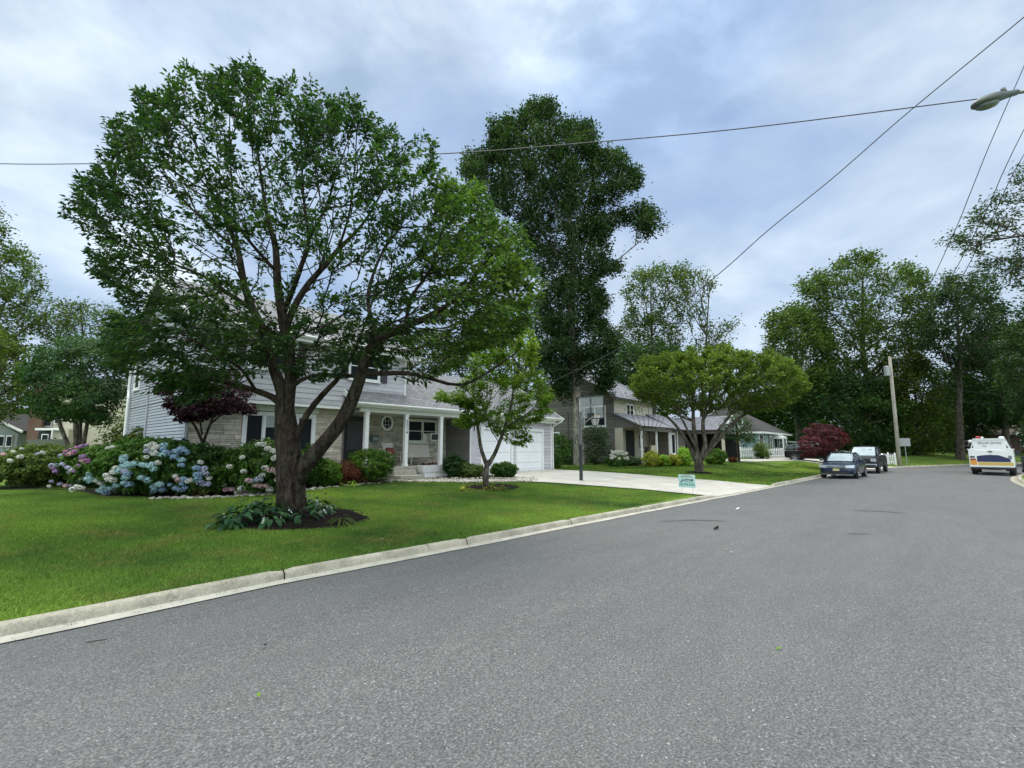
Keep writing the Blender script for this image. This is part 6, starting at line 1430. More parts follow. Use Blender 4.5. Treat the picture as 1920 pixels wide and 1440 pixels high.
# wing
mb = MB(); laps(mb, 'x', 42.2, 46.2, 18.0, .7, 3.4, .27, -1); mb.box(42.2, 46.2, 18.003, 18.2, .4, 3.5); laps(mb, 'y', 18.0, 20, 42.2, .7, 3.3, .27, -1); mb.box(42.203, 42.4, 18.2, 20, .4, 3.5); mb.build("wing_wall", M_BROWN, H2)
sdr = MB().box(42.7, 43.7, 17.93, 17.97, 1.0, 3.15).build("side_door", M_WHITE, H2, bevel=.01); MB().box(42.9, 43.5, 17.915, 17.928, 1.3, 2.95).build("pane", M_GLASS, sdr)
downspout(H2, [(44.2, 17.95, 3.3), (44.2, 17.95, 1.2), (44.5, 17.8, 1.0)], M_WHITE, .05)
# carport with front gable
roof_slab_y(H2, "carport_roof", 14.3, 20.0, 46.0, 3.35, 48.6, 4.75, .1, mat=M_ROOF2)
roof_slab_y(H2, "carport_roof", 14.3, 20.0, 51.2, 3.35, 48.6, 4.75, .1, mat=M_ROOF2)
roof_slab(H2, "wing_roof", 42.0, 47.6, 17.2, 3.35, 20.2, 4.9, .1, mat=M_ROOF2)
mb = MB(); mb.prism([(46.1, 3.40), (51.1, 3.40), (48.6, 4.72)], 'y', 14.42, 14.5); mb.build("gable_panel", M_GREY2, H2)
mb = MB(); mb.prism([(45.9, 3.28), (45.9, 3.48), (48.6, 4.92), (51.3, 3.48), (51.3, 3.28), (48.6, 4.72)], 'y', 14.24, 14.297); mb.build("rake_board", M_WHITE, H2)
mb = MB(); mb.box(46.2, 46.4, 18.2, 20, .6, 3.4); mb.box(51.0, 51.2, 14.5, 20, .6, 3.4); mb.box(46.4, 51, 19.8, 20, .6, 3.4); mb.box(46.1, 51.2, 14.5, 14.6, 3.1, 3.42); mb.box(46.2, 46.35, 14.6, 18.2, 3.1, 3.40); mb.build("carport_wall", M_BROWN, H2)
mb = MB(); mb.box(46.4, 51, 14.7, 19.8, 3.05, 3.1); mb.box(46.41, 50.90, 19.7, 19.79, .8, 3.05); mb.box(50.9, 50.99, 14.7, 19.7, .8, 3.05); mb.build("carport_shade_lining", M_DARK, H2)  # near-black sheets added on ceiling and walls, standing for the carport's shade
for x in (46.3, 51.1): MB().box(x-.12, x+.12, 14.4, 14.62, .6, 3.28).build("carport_post", M_CREAM, H2)
# porch things
o = MB().box(37.0, 37.8, 17.2, 17.3, 1.2, 1.95).build("storage_cover", M_YEL if False else M_BEIGE, None, bevel=.03); tag(o, "pale covered box standing on the brown house porch", "storage box")
bb = root("grill", (38.2, 17.9, 1.0), "dark covered grill on the brown house porch", "grill")
mb = MB(); mb.box(37.7, 38.7, 17.7, 18.2, 1.0, 1.85); mb.build("cover", M_DARK, bb, bevel=.08); MB().tube([(37.75, 17.75, 1.9), (38.65, 17.75, 1.9)], .03, 6).build("handle", M_GREYP, bb)
# low wall edging of the bed
mb = MB()
for k in range(28):
    x = 33.4+k*.34; y = 17.0-.13*k+.02*k; mb.ct = rnd.random(); mb.box(x, x+.325, y-.13, y+.13, th(x, y)-.05, th(x, y)+.18)
o = mb.build("bed_wall", M_TAUPE, None, bevel=.02); tag(o, "low dark block edging before the brown house flower bed", "garden edging")

# ---- teal house
H3 = root("teal_house", (52.6, 13.0, .8), "small single storey teal house with a dark hipped roof", "house")
x0, x1, y0, y1, e3, r3 = 52.6, 64.5, 13.0, 21.5, 3.35, 6.3
mb = MB(); laps(mb, 'y', y0, y1, x0, .8, e3, .2, -1); mb.box(x0+.002, x0+.2, y0+.01, y1, .4, e3); mb.build("side_wall", M_TEAL, H3)
mb = MB(); laps(mb, 'x', x0, x1, y0, .8, e3, .2, -1); mb.box(x0+.2, x1, y0+.003, y0+.2, .4, e3); mb.box(x1-.2, x1, y0+.2, y1, .4, e3); mb.box(x0+.2, x1-.2, y1-.2, y1, .4, e3); mb.build("front_wall", M_SAGE, H3)
mb = MB(); a, b_, c, d = (x0-.5, y0-.5, e3), (x1+.5, y0-.5, e3), (x1+.5, y1+.5, e3), (x0-.5, y1+.5, e3); ym = (y0+y1)/2; e, f = (x0+3.6, ym, r3), (x1-3.6, ym, r3)
mb.quad(a, b_, f, e); mb.quad(c, d, e, f); mb.tri(b_, c, f); mb.tri(d, a, e); mb.quad(d, c, b_, a); mb.build("roof", M_ROOFD, H3)
mb = MB(); mb.box(x0-.55, x1+.55, y0-.56, y0-.505, e3-.17, e3+.02); mb.box(x0-.56, x0-.505, y0-.5, y1+.5, e3-.17, e3+.02); mb.build("fascia", M_WHITE, H3)
mb = MB(); mb.box(x0-.04, x0+.04, y0-.04, y0+.04, .8, e3-.02); build_each(mb, "corner_board", M_WHITE, H3)
for (wa, wb) in [(53.1, 54.1), (56.4, 57.5), (60.5, 62.2)]:
    framed_window(H3, wa, wb, 1.6, 3.05, y0-.03, sashes=1, fr=.1, muntin=(2, 2))
    for (sa, sb) in [(wa-.32, wa-.03), (wb+.03, wb+.32)]: MB().box(sa, sb, y0-.06, y0-.03, 1.6, 3.05).build("shutter", M_INKD, H3)
framed_window(H3, 17.2, 18.1, 1.7, 2.8, x0-.03, sashes=1, axis='y', fr=.1)
framed_window(H3, 14.4, 15.2, 3.9, 4.7, x0-.03, sashes=1, axis='y', fr=.08, sill=False)
aw = MB().add([(58.2, 12.0, 2.95), (59.9, 12.0, 2.95), (59.9, 12.97, 3.3), (58.2, 12.97, 3.3), (58.2, 12.0, 2.75), (59.9, 12.0, 2.75), (59.9, 12.97, 2.75), (58.2, 12.97, 2.75)], [(0,1,2,3),(0,4,5,1),(0,3,7,4),(1,5,6,2)]).build("awning", M_WHITE, H3)
d3 = MB().box(58.6, 59.5, 12.94, 12.97, .95, 2.95).build("front_door", M_SHUT, H3); MB().box(58.75, 59.35, 12.925, 12.939, 1.8, 2.8).build("pane", M_GLASS, d3)
for x in (58.25, 59.85): MB().box(x-.05, x+.05, 12.02, 12.12, .8, 2.75).build("awning_post", M_WHITE, H3)

# ---- houses far left
H4 = root("brick_chimney_house", (1.2, 36, .5), "pale sided house with a tall brick chimney seen past the dark tree", "house")
def wp(px, py, z): return D(px, py, z)
fwd = np.array([FW[0], FW[1], 0]); fwd /= np.linalg.norm(fwd)
def facing(name, parent, px0, px1, zb, zt, z, dep, mat, bevel=0):
    """box whose front spans px0..px1 at survey distance z; zb, zt heights"""
    a = D(px0, 800, z); b_ = D(px1, 800, z); a[2] = b_[2] = 0; c = b_+fwd*dep; d = a+fwd*dep; mb = MB()
    q = [a, b_, c, d]; mb.add([(p[0], p[1], zb) for p in q]+[(p[0], p[1], zt) for p in q], [(0,3,2,1),(4,5,6,7),(0,1,5,4),(1,2,6,5),(2,3,7,6),(3,0,4,7)])
    return mb.build(name, mat, parent, bevel=bevel)
def hz(py, z, px=960): return float(D(px, py, z)[2])
z = 34; H4.location = tuple(map(float, onground(100, 850, z)))
facing("chimney", H4, 52, 76, .3, hz(705, z, 60), z-.4, .9, M_BRICK)
facing("wall", H4, 70, 240, .3, hz(720, z, 150), z, 7, M_BEIGE)
facing("upper_band", H4, 69, 241, hz(722, z, 150), hz(716, z, 150), z-.08, 7.2, M_WHITE)
pr = facing("roof", H4, 60, 250, hz(716, z, 150), hz(716, z, 150)+.2, z-.5, 8, M_ROOF)
facing("porch_wall", H4, 74, 98, .4, hz(808, z, 85), z-.7, .5, M_DARK)
facing("porch_roof", H4, 66, 112, hz(808, z, 85), hz(804, z, 85), z-1.3, 1.2, M_WHITE)
facing("side_wall", H4, 99, 130, .4, hz(806, z, 110), z-1.0, .8, M_BEIGE)
for (a, b_, c, d) in [(79, 95, 782, 800), (100, 112, 770, 795), (80, 92, 815, 832)]:
    f = facing("window", H4, a, b_, hz(d, z, a), hz(c, z, a), z-1.45 if d > 810 else z-.15, .06, M_WHITE)
    facing("pane", f, a+1.5, b_-1.5, hz(d-1.5, z, a), hz(c+1.5, z, a), z-1.5 if d > 810 else z-.2, .03, M_GLASS)
facing("downspout", H4, 97.5, 99.5, .4, hz(806, z, 98), z-1.35, .08, M_WHITE)
H5 = root("grey_gabled_house", tuple(map(float, onground(10, 850, 37))), "low grey house with a white edged gable at the far left", "house")
z = 37
a = D(-90, 800, z); b_ = D(38, 800, z)
facing("wall", H5, -90, 36, .3, hz(814, z, 10), z, 8, M_GREY2)
def gable(name, parent, px0, px1, pyb, pxm, pyt, z, dep, mat):
    mb = MB(); A_ = D(px0, pyb, z); B_ = D(px1, pyb, z); T_ = D(pxm, pyt, z); A_[2] = B_[2]; q = [A_, B_, T_]; mb.add(q+[p+fwd*dep for p in q], [(0,1,2),(5,4,3),(0,3,4,1),(1,4,5,2),(2,5,3,0)]); return mb.build(name, mat, parent)
gable("gable", H5, -90, 36, 814, -30, 778, z, 8, M_GREY2); 
mb = MB(); A_ = D(-34, 774, z-.4); B_ = D(42, 810, z-.4); mb.tube([A_, B_], .12, 4); mb.build("rake_board", M_WHITE, H5)
mb = MB(); A_ = D(-32, 773, z-.3); B_ = D(42, 808, z-.3); Cc = B_+fwd*9; Dd = A_+fwd*9; Cc = Cc+np.array([0,0,.2]); mb.quad(A_, B_, Cc, Dd+np.array([0,0,.2])); mb.build("roof", M_ROOFD, H5)
mb = MB(); A_ = D(-32, 771, z+6); mb.add([D(-30, 775, z+1), D(60, 820, z+1), D(60, 790, z+8), D(-30, 745, z+8)], [(0,1,2,3)]); mb.build("rear_roof", M_ROOFD, H5)
for (a, b_) in [(-12, 11), (14, 26)]:
    f = facing("window", H5, a, b_, hz(838, z, a), hz(816, z, a), z-.1, .08, M_WHITE); facing("pane", f, a+2, b_-2, hz(836, z, a), hz(819, z, a), z-.14, .03, M_GLASS)
fe = facing("board_fence", None, 56, 130, th(*onground(90, 850, 28)[:2])-.1, hz(824, 28, 90), 28, .08, M_WOODF); tag(fe, "weathered greenish board fence behind the left hedge", "fence")
fm = fe.data.materials
# ---- house at the bend, far right
H6 = root("dark_ranch_house", tuple(map(float, onground(1860, 850, 72))), "dark long house with a brown roof beyond the white truck", "house")
z = 72
facing("wall", H6, 1800, 2050, .3, hz(815, z, 1860), z, 8, M_DKRED)
mb = MB(); A_, B_ = D(1795, 816, z-1), D(2060, 816, z-1); A_[2] = B_[2]; Cc, Dd = D(2040, 795, z+4), D(1828, 795, z+4); Cc[2] = Dd[2]; e_ = A_+fwd*10; f_ = B_+fwd*10
mb.quad(A_, B_, Cc, Dd); mb.quad(f_, e_, Dd, Cc); mb.tri(A_, Dd, e_); mb.tri(B_, f_, Cc); mb.build("roof", M_ROOFB, H6)
for (a, b_, c, d) in [(1803, 1812, 826, 836), (1814, 1822, 826, 836), (1909, 1917, 825, 837), (1928, 1938, 825, 837)]:
    f = facing("window", H6, a, b_, hz(d, z, a), hz(c, z, a), z-.1, .08, M_WHITE); facing("pane", f, a+1, b_-1, hz(d-1, z, a), hz(c+1, z, a), z-.15, .03, M_GLASS)
facing("porch_gable", H6, 1903, 1922, hz(816, z, 1910), hz(811, z, 1910), z-1.2, .5, M_WHITE)

# ------------------------------------------------------------------ street things
# basketball hoop
hx, hy = 18.6, 12.05; hz0 = th(hx, hy)
hp_ = root("basketball_hoop", (hx, hy, hz0), "black post basketball hoop with clear backboard beside the driveway", "basketball hoop")
bz0, bz1 = hz(784, 22.3, 1110), hz(741, 22.3, 1110); bm = (bz0+bz1)/2
mb = MB(); mb.box(hx-.06, hx+.06, hy-.06, hy+.06, hz0-.05, hz0+1.62); mb.box(hx-.09, hx+.09, hy-.09, hy+.09, hz0-.02, hz0+.05); mb.build("pole", M_BLACKP, hp_, bevel=.01)
mb = MB(); mb.box(hx-.05, hx+.05, hy-.05, hy+.05, hz0+1.62, bz0+.25); mb.build("upper_pole", M_GREYP, hp_, bevel=.01)
bx0 = hx+.95
mb = MB()
for dy in (-.07, .07):
    mb.tube([(hx, hy+dy, bz0+.18), (bx0-.03, hy+dy*2.4, bz0+.72)], .022, 6); mb.tube([(hx, hy+dy, bz0-.35), (bx0-.03, hy+dy*2.4, bz0+.12)], .022, 6); mb.tube([(hx-.15, hy+dy, bz0-.45), (hx+.12, hy+dy, bz0+.0), (hx+.55, hy+dy, bz0+.45)], .02, 6)
mb.build("support_arm", M_GREYP, hp_, smooth=True)
m, nt_, b_ = new_mat("acrylic"); b_.inputs['Base Color'].default_value = (.75, .8, .82, 1); b_.inputs['Roughness'].default_value = .08; b_.inputs['Alpha'].default_value = .16; M_ACR = m
W_ = .69
MB().box(bx0, bx0+.012, hy-W_, hy+W_, bz0, bz1).build("backboard", M_ACR, hp_)
mb = MB(); 
for (a, b_, c, d) in [(-W_, W_, bz0-.02, bz0+.02), (-W_, W_, bz1-.02, bz1+.02), (-W_-.02, -W_+.02, bz0, bz1), (W_-.02, W_+.02, bz0, bz1), (-.02, .02, bz0, bz1-.05)]: mb.box(bx0-.02, bx0-.001, hy+a, hy+b_, c, d)
mb.box(bx0-.03, bx0-.002, hy-.18, hy+.18, bz0+.06, bz0+.26); mb.build("backboard_frame", M_BLACKP, hp_)
rc = (bx0+.36, hy, bz0+.14); mb = MB(); mb.tube([(rc[0]+.225*math.cos(a), rc[1]+.225*math.sin(a), rc[2]) for a in np.linspace(0, 2*math.pi, 25)], .01, 6); mb.build("rim", M_ORANGE, hp_, smooth=True)
mb = MB()
for k in range(12):
    for s in (-1, 1):
        pts = []
        for q in range(7):
            t = q/6; a = 2*math.pi*k/12+s*t*.9; r_ = .225*(1-.45*t**.8); pts.append((rc[0]+r_*math.cos(a), rc[1]+r_*math.sin(a), rc[2]-.42*t))
        mb.tube(pts, .005, 4, cap=False)
mb.build("net", M_NET, hp_)

# yard sign
RS = Matrix(((0, 0, -1), (-1, 0, 0), (0, 1, 0)))
sp_ = gp(1289, 928); sx_, sy_, sz_ = sp_; sz_ = th(sx_, sy_)
ys = root("yard_sign", (sx_, sy_, sz_), "small pale aqua service sign on wire legs at the driveway edge", "sign")
MB().box(sx_-.004, sx_+.004, sy_-.305, sy_+.305, sz_+.26, sz_+.72).build("panel", M_SIGN, ys)
for s in (-.2, .2): MB().tube([(sx_+.008, sy_+s, sz_+.5), (sx_+.008, sy_+s, sz_-.1)], .004, 5).build("leg", M_GREYP, ys)
mb = MB(); mb.box(sx_-.0055, sx_-.0045, sy_-.22, sy_+.24, sz_+.62, sz_+.66); mb.build("top_line", M_GUT, ys)
text_obj("sign_text", "609-294-6340", .098, (sx_-.006, sy_, sz_+.335), RS, M_INKG, ys, bold=.002)
text_obj("sign_text", "CUSTOM", .10, (sx_-.006, sy_-.03, sz_+.50), RS, M_INKD, ys, bold=.003)
text_obj("sign_text", "LAWN CARE", .055, (sx_-.006, sy_-.06, sz_+.44), RS, M_INK, ys, bold=.001)
text_obj("sign_text", "WE SERVICE", .05, (sx_-.006, sy_, sz_+.66), RS, M_INK, ys)
mb = MB(); mb.add([(sx_-.006, sy_+.26, sz_+.44), (sx_-.006, sy_+.15, sz_+.53), (sx_-.006, sy_+.13, sz_+.50), (sx_-.006, sy_+.21, sz_+.43)], [(0,1,2,3)]); mb.build("emblem", M_INKD, ys)

# ---- vehicles
def loft(mb, secs):
    k = None; rows = []
    for x, prof in secs:
        full = [(x, y, z) for (y, z) in prof]+[(x, -y, z) for (y, z) in prof[::-1] if y > 1e-6]
        rows.append(full); k = len(full)
    vs = [p for r_ in rows for p in r_]; fs = []
    for i in range(len(rows)-1):
        for j in range(k): fs.append((i*k+j, i*k+(j+1) % k, (i+1)*k+(j+1) % k, (i+1)*k+j))
    fs.append(tuple(range(k-1, -1, -1))); fs.append(tuple((len(rows)-1)*k+j for j in range(k)))
    return mb.add(vs, fs)
def body_prof(hw, z0, zt, tuck=.1):
    m_ = z0+(zt-z0)*.55
    return [(0, z0), (hw*.55, z0), (hw-.08, z0+.01), (hw-.02, z0+.10), (hw, m_), (hw-.03, zt-.06), (hw-.16, zt), (hw*.45, zt+.02), (0, zt+.025)]
def roof_prof(hb, zb, ht, zt): return [(0, zb-.05), (hb*.6, zb-.05), (hb, zb-.03), (hb-(hb-ht)*.45, zb+(zt-zb)*.5), (ht+.03, zt-.06), (ht-.08, zt-.008), (ht*.5, zt+.012), (0, zt+.018)]
def wheel(parent, x, y, r, w_, side, rim=M_RIM):
    e = bpy.data.objects.new("wheel", None); COL.objects.link(e); e.parent = parent; e.location = (x, y, r); e.empty_display_size = .1
    mb = MB(); pr = [(-w_/2, r*.66), (-w_/2, r*.93), (-w_*.38, r), (w_*.38, r), (w_/2, r*.93), (w_/2, r*.66)]; n = 28
    vs = [(rr*math.cos(2*math.pi*k/n), a, rr*math.sin(2*math.pi*k/n)) for k in range(n) for (a, rr) in pr]; q = len(pr)
    mb.add(vs, [(k*q+j, ((k+1) % n)*q+j, ((k+1) % n)*q+(j+1) % q, k*q+(j+1) % q) for k in range(n) for j in range(q)]); mb.build("tyre", M_RUB, e, smooth=True, world=False)
    mb = MB(); yy = side*w_*.40; R0 = r*.66
    mb.tube([(0, yy-side*.06, 0), (0, yy-side*.02, 0)], R0, 24)
    for k in range(5):
        a = 2*math.pi*k/5; c, s = math.cos(a), math.sin(a); u = (-s, c)
        mb.add([(c*.03-u[0]*.03, yy, s*.03-u[1]*.03), (c*.03+u[0]*.03, yy, s*.03+u[1]*.03), (c*R0*.95+u[0]*.035, yy, s*R0*.95+u[1]*.035), (c*R0*.95-u[0]*.035, yy, s*R0*.95-u[1]*.035)], [(0,1,2,3) if side > 0 else (3,2,1,0)])
    mb.tube([(0, yy-side*.01, 0), (0, yy+side*.012, 0)], .045, 12)
    ring_ = [(R0*math.cos(a), yy, R0*math.sin(a)) for a in np.linspace(0, 2*math.pi, 25)]; mb.tube(ring_, .014, 5, cap=False); mb.build("rim", rim, e, world=False)
    return e
def arch(parent, x, y, r, side, mat=M_DARK):
    mb = MB(); n = 18; pts = [(x+r*math.cos(a), r*.86+r*math.sin(a)) for a in np.linspace(-.25, math.pi+.25, n)]
    mb.prism([(p[0], p[1]) for p in pts], 'y', *sorted((y, y+side*.012))); return mb.build("wheel_arch", mat, parent, world=False)
def car(name, label, loc, heading, kind, pmat):
    c = root(name, loc, label, {"sedan": "car", "pickup": "pickup truck", "suv": "car"}[kind], None, heading)
    g = None
    if kind == "sedan":
        L, hw, wr, wb = 4.65, .89, .33, (1.42, -1.28)
        st = [(2.33,.60,.34,.55),(2.28,.76,.26,.66),(2.10,.84,.20,.74),(1.75,.875,.19,.82),(1.2,.885,.19,.90),(.85,.89,.19,.955),(.2,.895,.19,.97),(-.6,.895,.19,.985),(-1.4,.885,.20,1.01),(-1.95,.86,.24,1.03),(-2.22,.80,.32,1.0),(-2.32,.66,.42,.88)]
        gh = [(1.05,.70,.93,.62,.95),(.62,.76,.95,.60,1.16),(.12,.79,.96,.59,1.40),(-.3,.80,.97,.60,1.455),(-.9,.79,.98,.59,1.44),(-1.35,.77,.99,.57,1.34),(-1.80,.70,1.0,.60,1.12),(-2.0,.64,1.0,.60,1.03)]
        roof = [(.10,.54,1.405),(-.3,.575,1.462),(-.9,.565,1.448),(-1.32,.53,1.352)]; pil = [((1.0,.68,.97),(.10,.56,1.40)),((.10,.56,1.40),(-.3,.60,1.44)),((-.3,.60,1.44),(-1.3,.56,1.35)),((-1.3,.56,1.35),(-1.95,.64,1.05)),((-.25,.60,1.44),(-.32,.80,.98))]
        nose = 2.33
    elif kind == "pickup":
        L, hw, wr, wb = 5.5, .97, .40, (1.75, -1.75)
        st = [(2.78,.84,.45,.98),(2.70,.92,.38,1.05),(2.3,.95,.36,1.10),(1.6,.965,.36,1.14),(1.1,.97,.36,1.18),(.9,.97,.36,1.19),(-.9,.97,.36,1.20),(-2.55,.965,.40,1.22),(-2.72,.94,.46,1.22)]
        gh = [(1.25,.80,1.16,.72,1.18),(.55,.86,1.17,.68,1.66),(.2,.87,1.18,.68,1.80),(-.6,.87,1.18,.68,1.83),(-.9,.86,1.18,.66,1.80),(-1.05,.85,1.18,.68,1.30)]
        roof = [(.30,.64,1.765),(.0,.66,1.83),(-.6,.66,1.845),(-.95,.64,1.80)]; pil = [((1.2,.80,1.20),(.30,.67,1.76)),((.30,.67,1.76),(-.95,.66,1.80)),((-.95,.66,1.80),(-1.05,.84,1.22)),((-.3,.67,1.80),(-.3,.87,1.20))]
        nose = 2.78
    else:
        L, hw, wr, wb = 4.75, .92, .37, (1.40, -1.40)
        st = [(2.35,.72,.42,.80),(2.25,.85,.34,.95),(1.9,.89,.30,1.02),(1.2,.91,.30,1.08),(.9,.915,.30,1.10),(-.8,.92,.30,1.12),(-2.1,.90,.32,1.12),(-2.35,.84,.42,1.06)]
        gh = [(1.15,.74,1.06,.66,1.08),(.5,.80,1.08,.62,1.52),(.1,.82,1.1,.62,1.70),(-.7,.82,1.11,.63,1.75),(-1.7,.81,1.11,.62,1.72),(-2.05,.80,1.10,.60,1.55),(-2.28,.78,1.08,.66,1.12)]
        roof = [(.2,.60,1.68),(-.3,.62,1.75),(-1.2,.62,1.76),(-2.0,.60,1.68)]; pil = [((1.1,.73,1.08),(.2,.63,1.68)),((.2,.63,1.68),(-2.0,.62,1.68)),((-2.0,.62,1.68),(-2.28,.78,1.10)),((-.4,.64,1.73),(-.4,.82,1.1)),((-1.4,.64,1.73),(-1.45,.82,1.1))]
        nose = 2.35
    mb = MB(); loft(mb, [(x, body_prof(w_, z0, zt)) for x, w_, z0, zt in st]); mb.build("body", pmat, c, smooth=True, world=False, sub=2)
    mb = MB(); loft(mb, [(x, roof_prof(hb, zb, ht, zt)) for x, hb, zb, ht, zt in gh]); gl_ = mb.build("windows", M_CARGL, c, smooth=True, world=False, sub=1)
    mb = MB(); vs = []
    for x, w_, z in roof: vs += [(x, -w_, z-.035), (x, -w_*.75, z+.012), (x, 0, z+.03), (x, w_*.75, z+.012), (x, w_, z-.035)]
    n = 5; mb.add(vs, [(i*n+j, i*n+j+1, (i+1)*n+j+1, (i+1)*n+j) for i in range(len(roof)-1) for j in range(n-1)]); mb.build("roof", pmat, c, smooth=True, world=False, sub=1)
    mb = MB()
    for (a, b_) in pil:
        for s in (-1, 1): mb.tube([(a[0], s*a[1], a[2]), (b_[0], s*b_[1], b_[2])], .038, 6)
    mb.build("pillar", pmat, c, smooth=True, world=False)
    # windscreen sheet, slightly proud of the glasshouse
    (x0, hb0, zb0, ht0, zt0), (x1, hb1, zb1, ht1, zt1) = gh[0], gh[2]
    mb = MB(); x0m = x0+.035
    mb.add([(x0m, -ht0*1.0, zb0+.035), (x0m+.03, 0, zb0+.04), (x0m, ht0*1.0, zb0+.035), (x1+.10, ht1*.90, zt1-.02), (x1+.14, 0, zt1-.005), (x1+.10, -ht1*.90, zt1-.02)], [(0,1,4,5),(1,2,3,4)]); mb.build("windscreen", M_CARGL2, c, smooth=True, world=False)
    for x in wb:
        for s in (-1, 1): arch(c, x, s*(hw-.03), wr*1.17, s); wheel(c, x, s*(hw-.10), wr, .22, s, M_CHROME if kind == "sedan" else M_RIM)
    # mirrors, handles
    for s in (-1, 1):
        mb = MB(); mb.ball((gh[0][0]-.28, s*(hw+.09), zb0+.10), .1, 10, 6, (.6, 1.05, .72)); mb.tube([(gh[0][0]-.28, s*(hw-.12), zb0+.04), (gh[0][0]-.28, s*(hw+.05), zb0+.07)], .025, 6); mb.build("mirror", pmat if kind != 'pickup' else M_CHROME, c, smooth=True, world=False)
        for xh in ((-.15, -1.0) if kind != 'pickup' else (.1,)): MB().box(xh-.09, xh+.09, *sorted((s*(hw-.01), s*(hw+.02))), st[5][3]-.14, st[5][3]-.11).build("handle", M_CHROME if kind == 'pickup' else pmat, c, world=False)
    return c, st, nose, hw
sc_, st, nose, hw = car("parked_sedan", "dark navy sedan facing the camera by the kerb, nearest of the parked cars", (34.95, 4.12, .02), math.atan2(.04, -1), "sedan", M_NAVY)
for s in (-1, 1):
    mb = MB(); mb.add([(2.23, s*.80, .60), (2.335, s*.42, .60), (2.30, s*.44, .735), (2.12, s*.83, .765), (1.98, s*.845, .74)], [(0,1,2,3),(0,3,4)]); 
    for i, v_ in enumerate(mb.v): mb.v[i] = (v_[0]+.03, v_[1]*1.03, v_[2]+.005)
    mb.build("headlight", M_LIGHTC, sc_, world=False)
mb = MB(); mb.box(2.33, 2.355, -.42, .42, .585, .70); gr_ = mb.build("grille", M_DARK, sc_, world=False)
mb = MB()
for k in range(3): mb.box(2.356, 2.366, -.42, .42, .60+k*.04, .612+k*.04)
mb.build("grille_bar", M_CHROME, gr_, world=False)
mb = MB(); mb.box(2.34, 2.36, -.62, .62, .27, .40); mb.build("lower_intake", M_DARK, sc_, world=False); MB().box(2.345, 2.37, -.78, .78, .235, .255).build("lower_trim", M_CHROME, sc_, world=False)
# emblem ring with stacked letters
mb = MB(); mb.tube([(2.378, .075*math.cos(a), .645+.075*math.sin(a)) for a in np.linspace(0, 2*math.pi, 21)], .008, 5, cap=False)
for pts in ([(-.03,.055),(0,.005),(.03,.055)], [(-.055,.03),(-.028,-.055),(0,.0),(.028,-.055),(.055,.03)]): mb.tube([(2.378, y, .645+z) for y, z in pts], .006, 4)
mb.build("emblem", M_CHROME, sc_, world=False)
MB().box(2.365, 2.378, -.155, .155, .44, .56).build("licence_plate", M_PLATE, sc_, world=False)
pk, st, nose, hw = car("parked_pickup", "black pickup truck parked behind the navy sedan", (43.2, 3.72, .02), math.atan2(.05, -1), "pickup", M_BLACK)
for s in (-1, 1):
    MB().box(2.68, 2.79, *sorted((s*.62, s*.92)), .80, 1.0).build("headlight", M_LIGHTC, pk, bevel=.02, world=False)
mb = MB(); mb.box(2.76, 2.80, -.58, .58, .74, 1.0); mb.build("grille", M_DARK, pk, world=False); mb = MB(); mb.box(2.72, 2.90, -.95, .95, .50, .66); mb.build("bumper", M_CHROME, pk, bevel=.03, world=False)
mb = MB(); mb.box(-2.62, -1.15, -.80, .80, 1.235, 1.245); mb.build("bed", M_DARK, pk, world=False)
sv_, st, nose, hw = car("parked_wagon", "black wagon in the teal house driveway behind the red tree", (50.9, 8.1, th(50.9, 8.1)-.02), R(-92), "suv", M_BLACK)
mb = MB()
for s in (-1, 1): mb.tube([(.1, s*.58, 1.80), (-1.9, s*.58, 1.80)], .02, 6)
for x in (0, -.9, -1.8): mb.tube([(x, -.58, 1.80), (x, .58, 1.80)], .015, 6)
mb.build("roof_rack", M_CHROME, sv_, world=False)
for s in (-1, 1): MB().box(-2.3, 2.1, *sorted((s*.915, s*.928)), 1.0, 1.04).build("side_trim", M_CHROME, sv_, world=False)

# utility truck, seen from behind
ut = root("utility_truck", (43.2, -2.72, .0), "white utility truck with navy and gold stripes driving away on the right", "truck", None, R(-6))
def U(mb, x0, x1, y0, y1, z0, z1, name, mat, bev=0, par=None): 
    return mb.box(x0, x1, y0, y1, z0, z1).build(name, mat, par or ut, bevel=bev, world=False)
U(MB(), 0, 2.75, -1.02, 1.02, .52, 1.62, "service_body", M_TRUCKW, .03)
mb = MB(); mb.box(-.0, 2.75, -1.06, -.70, 1.621, 1.68); mb.box(0, 2.75, .70, 1.06, 1.621, 1.68); mb.build("cabinet_lid", M_TRUCKW, ut, bevel=.01, world=False)
mb = MB(); mb.prism([(-.93, 1.60), (.93, 1.60), (.72, 2.30), (-.72, 2.30)], 'x', .05, 2.8); cap_ = mb.build("canopy", M_TRUCKW, ut, bevel=.03, world=False)
mb = MB(); mb.box(.0, .6, -.75, .75, 2.30, 2.34); mb.box(.01, .049, -.75, .75, 2.24, 2.30); mb.build("canopy_rim", M_TRUCKW, ut, world=False)
for s in (-1, 1): 
    mb = MB(); mb.add([(.046, s*.85, 1.72), (.046, s*.75, 1.72), (.046, s*.75, 1.98)], [(0,1,2) if s < 0 else (0,2,1)]); mb.build("rear_glass", M_CARGL, ut, world=False)
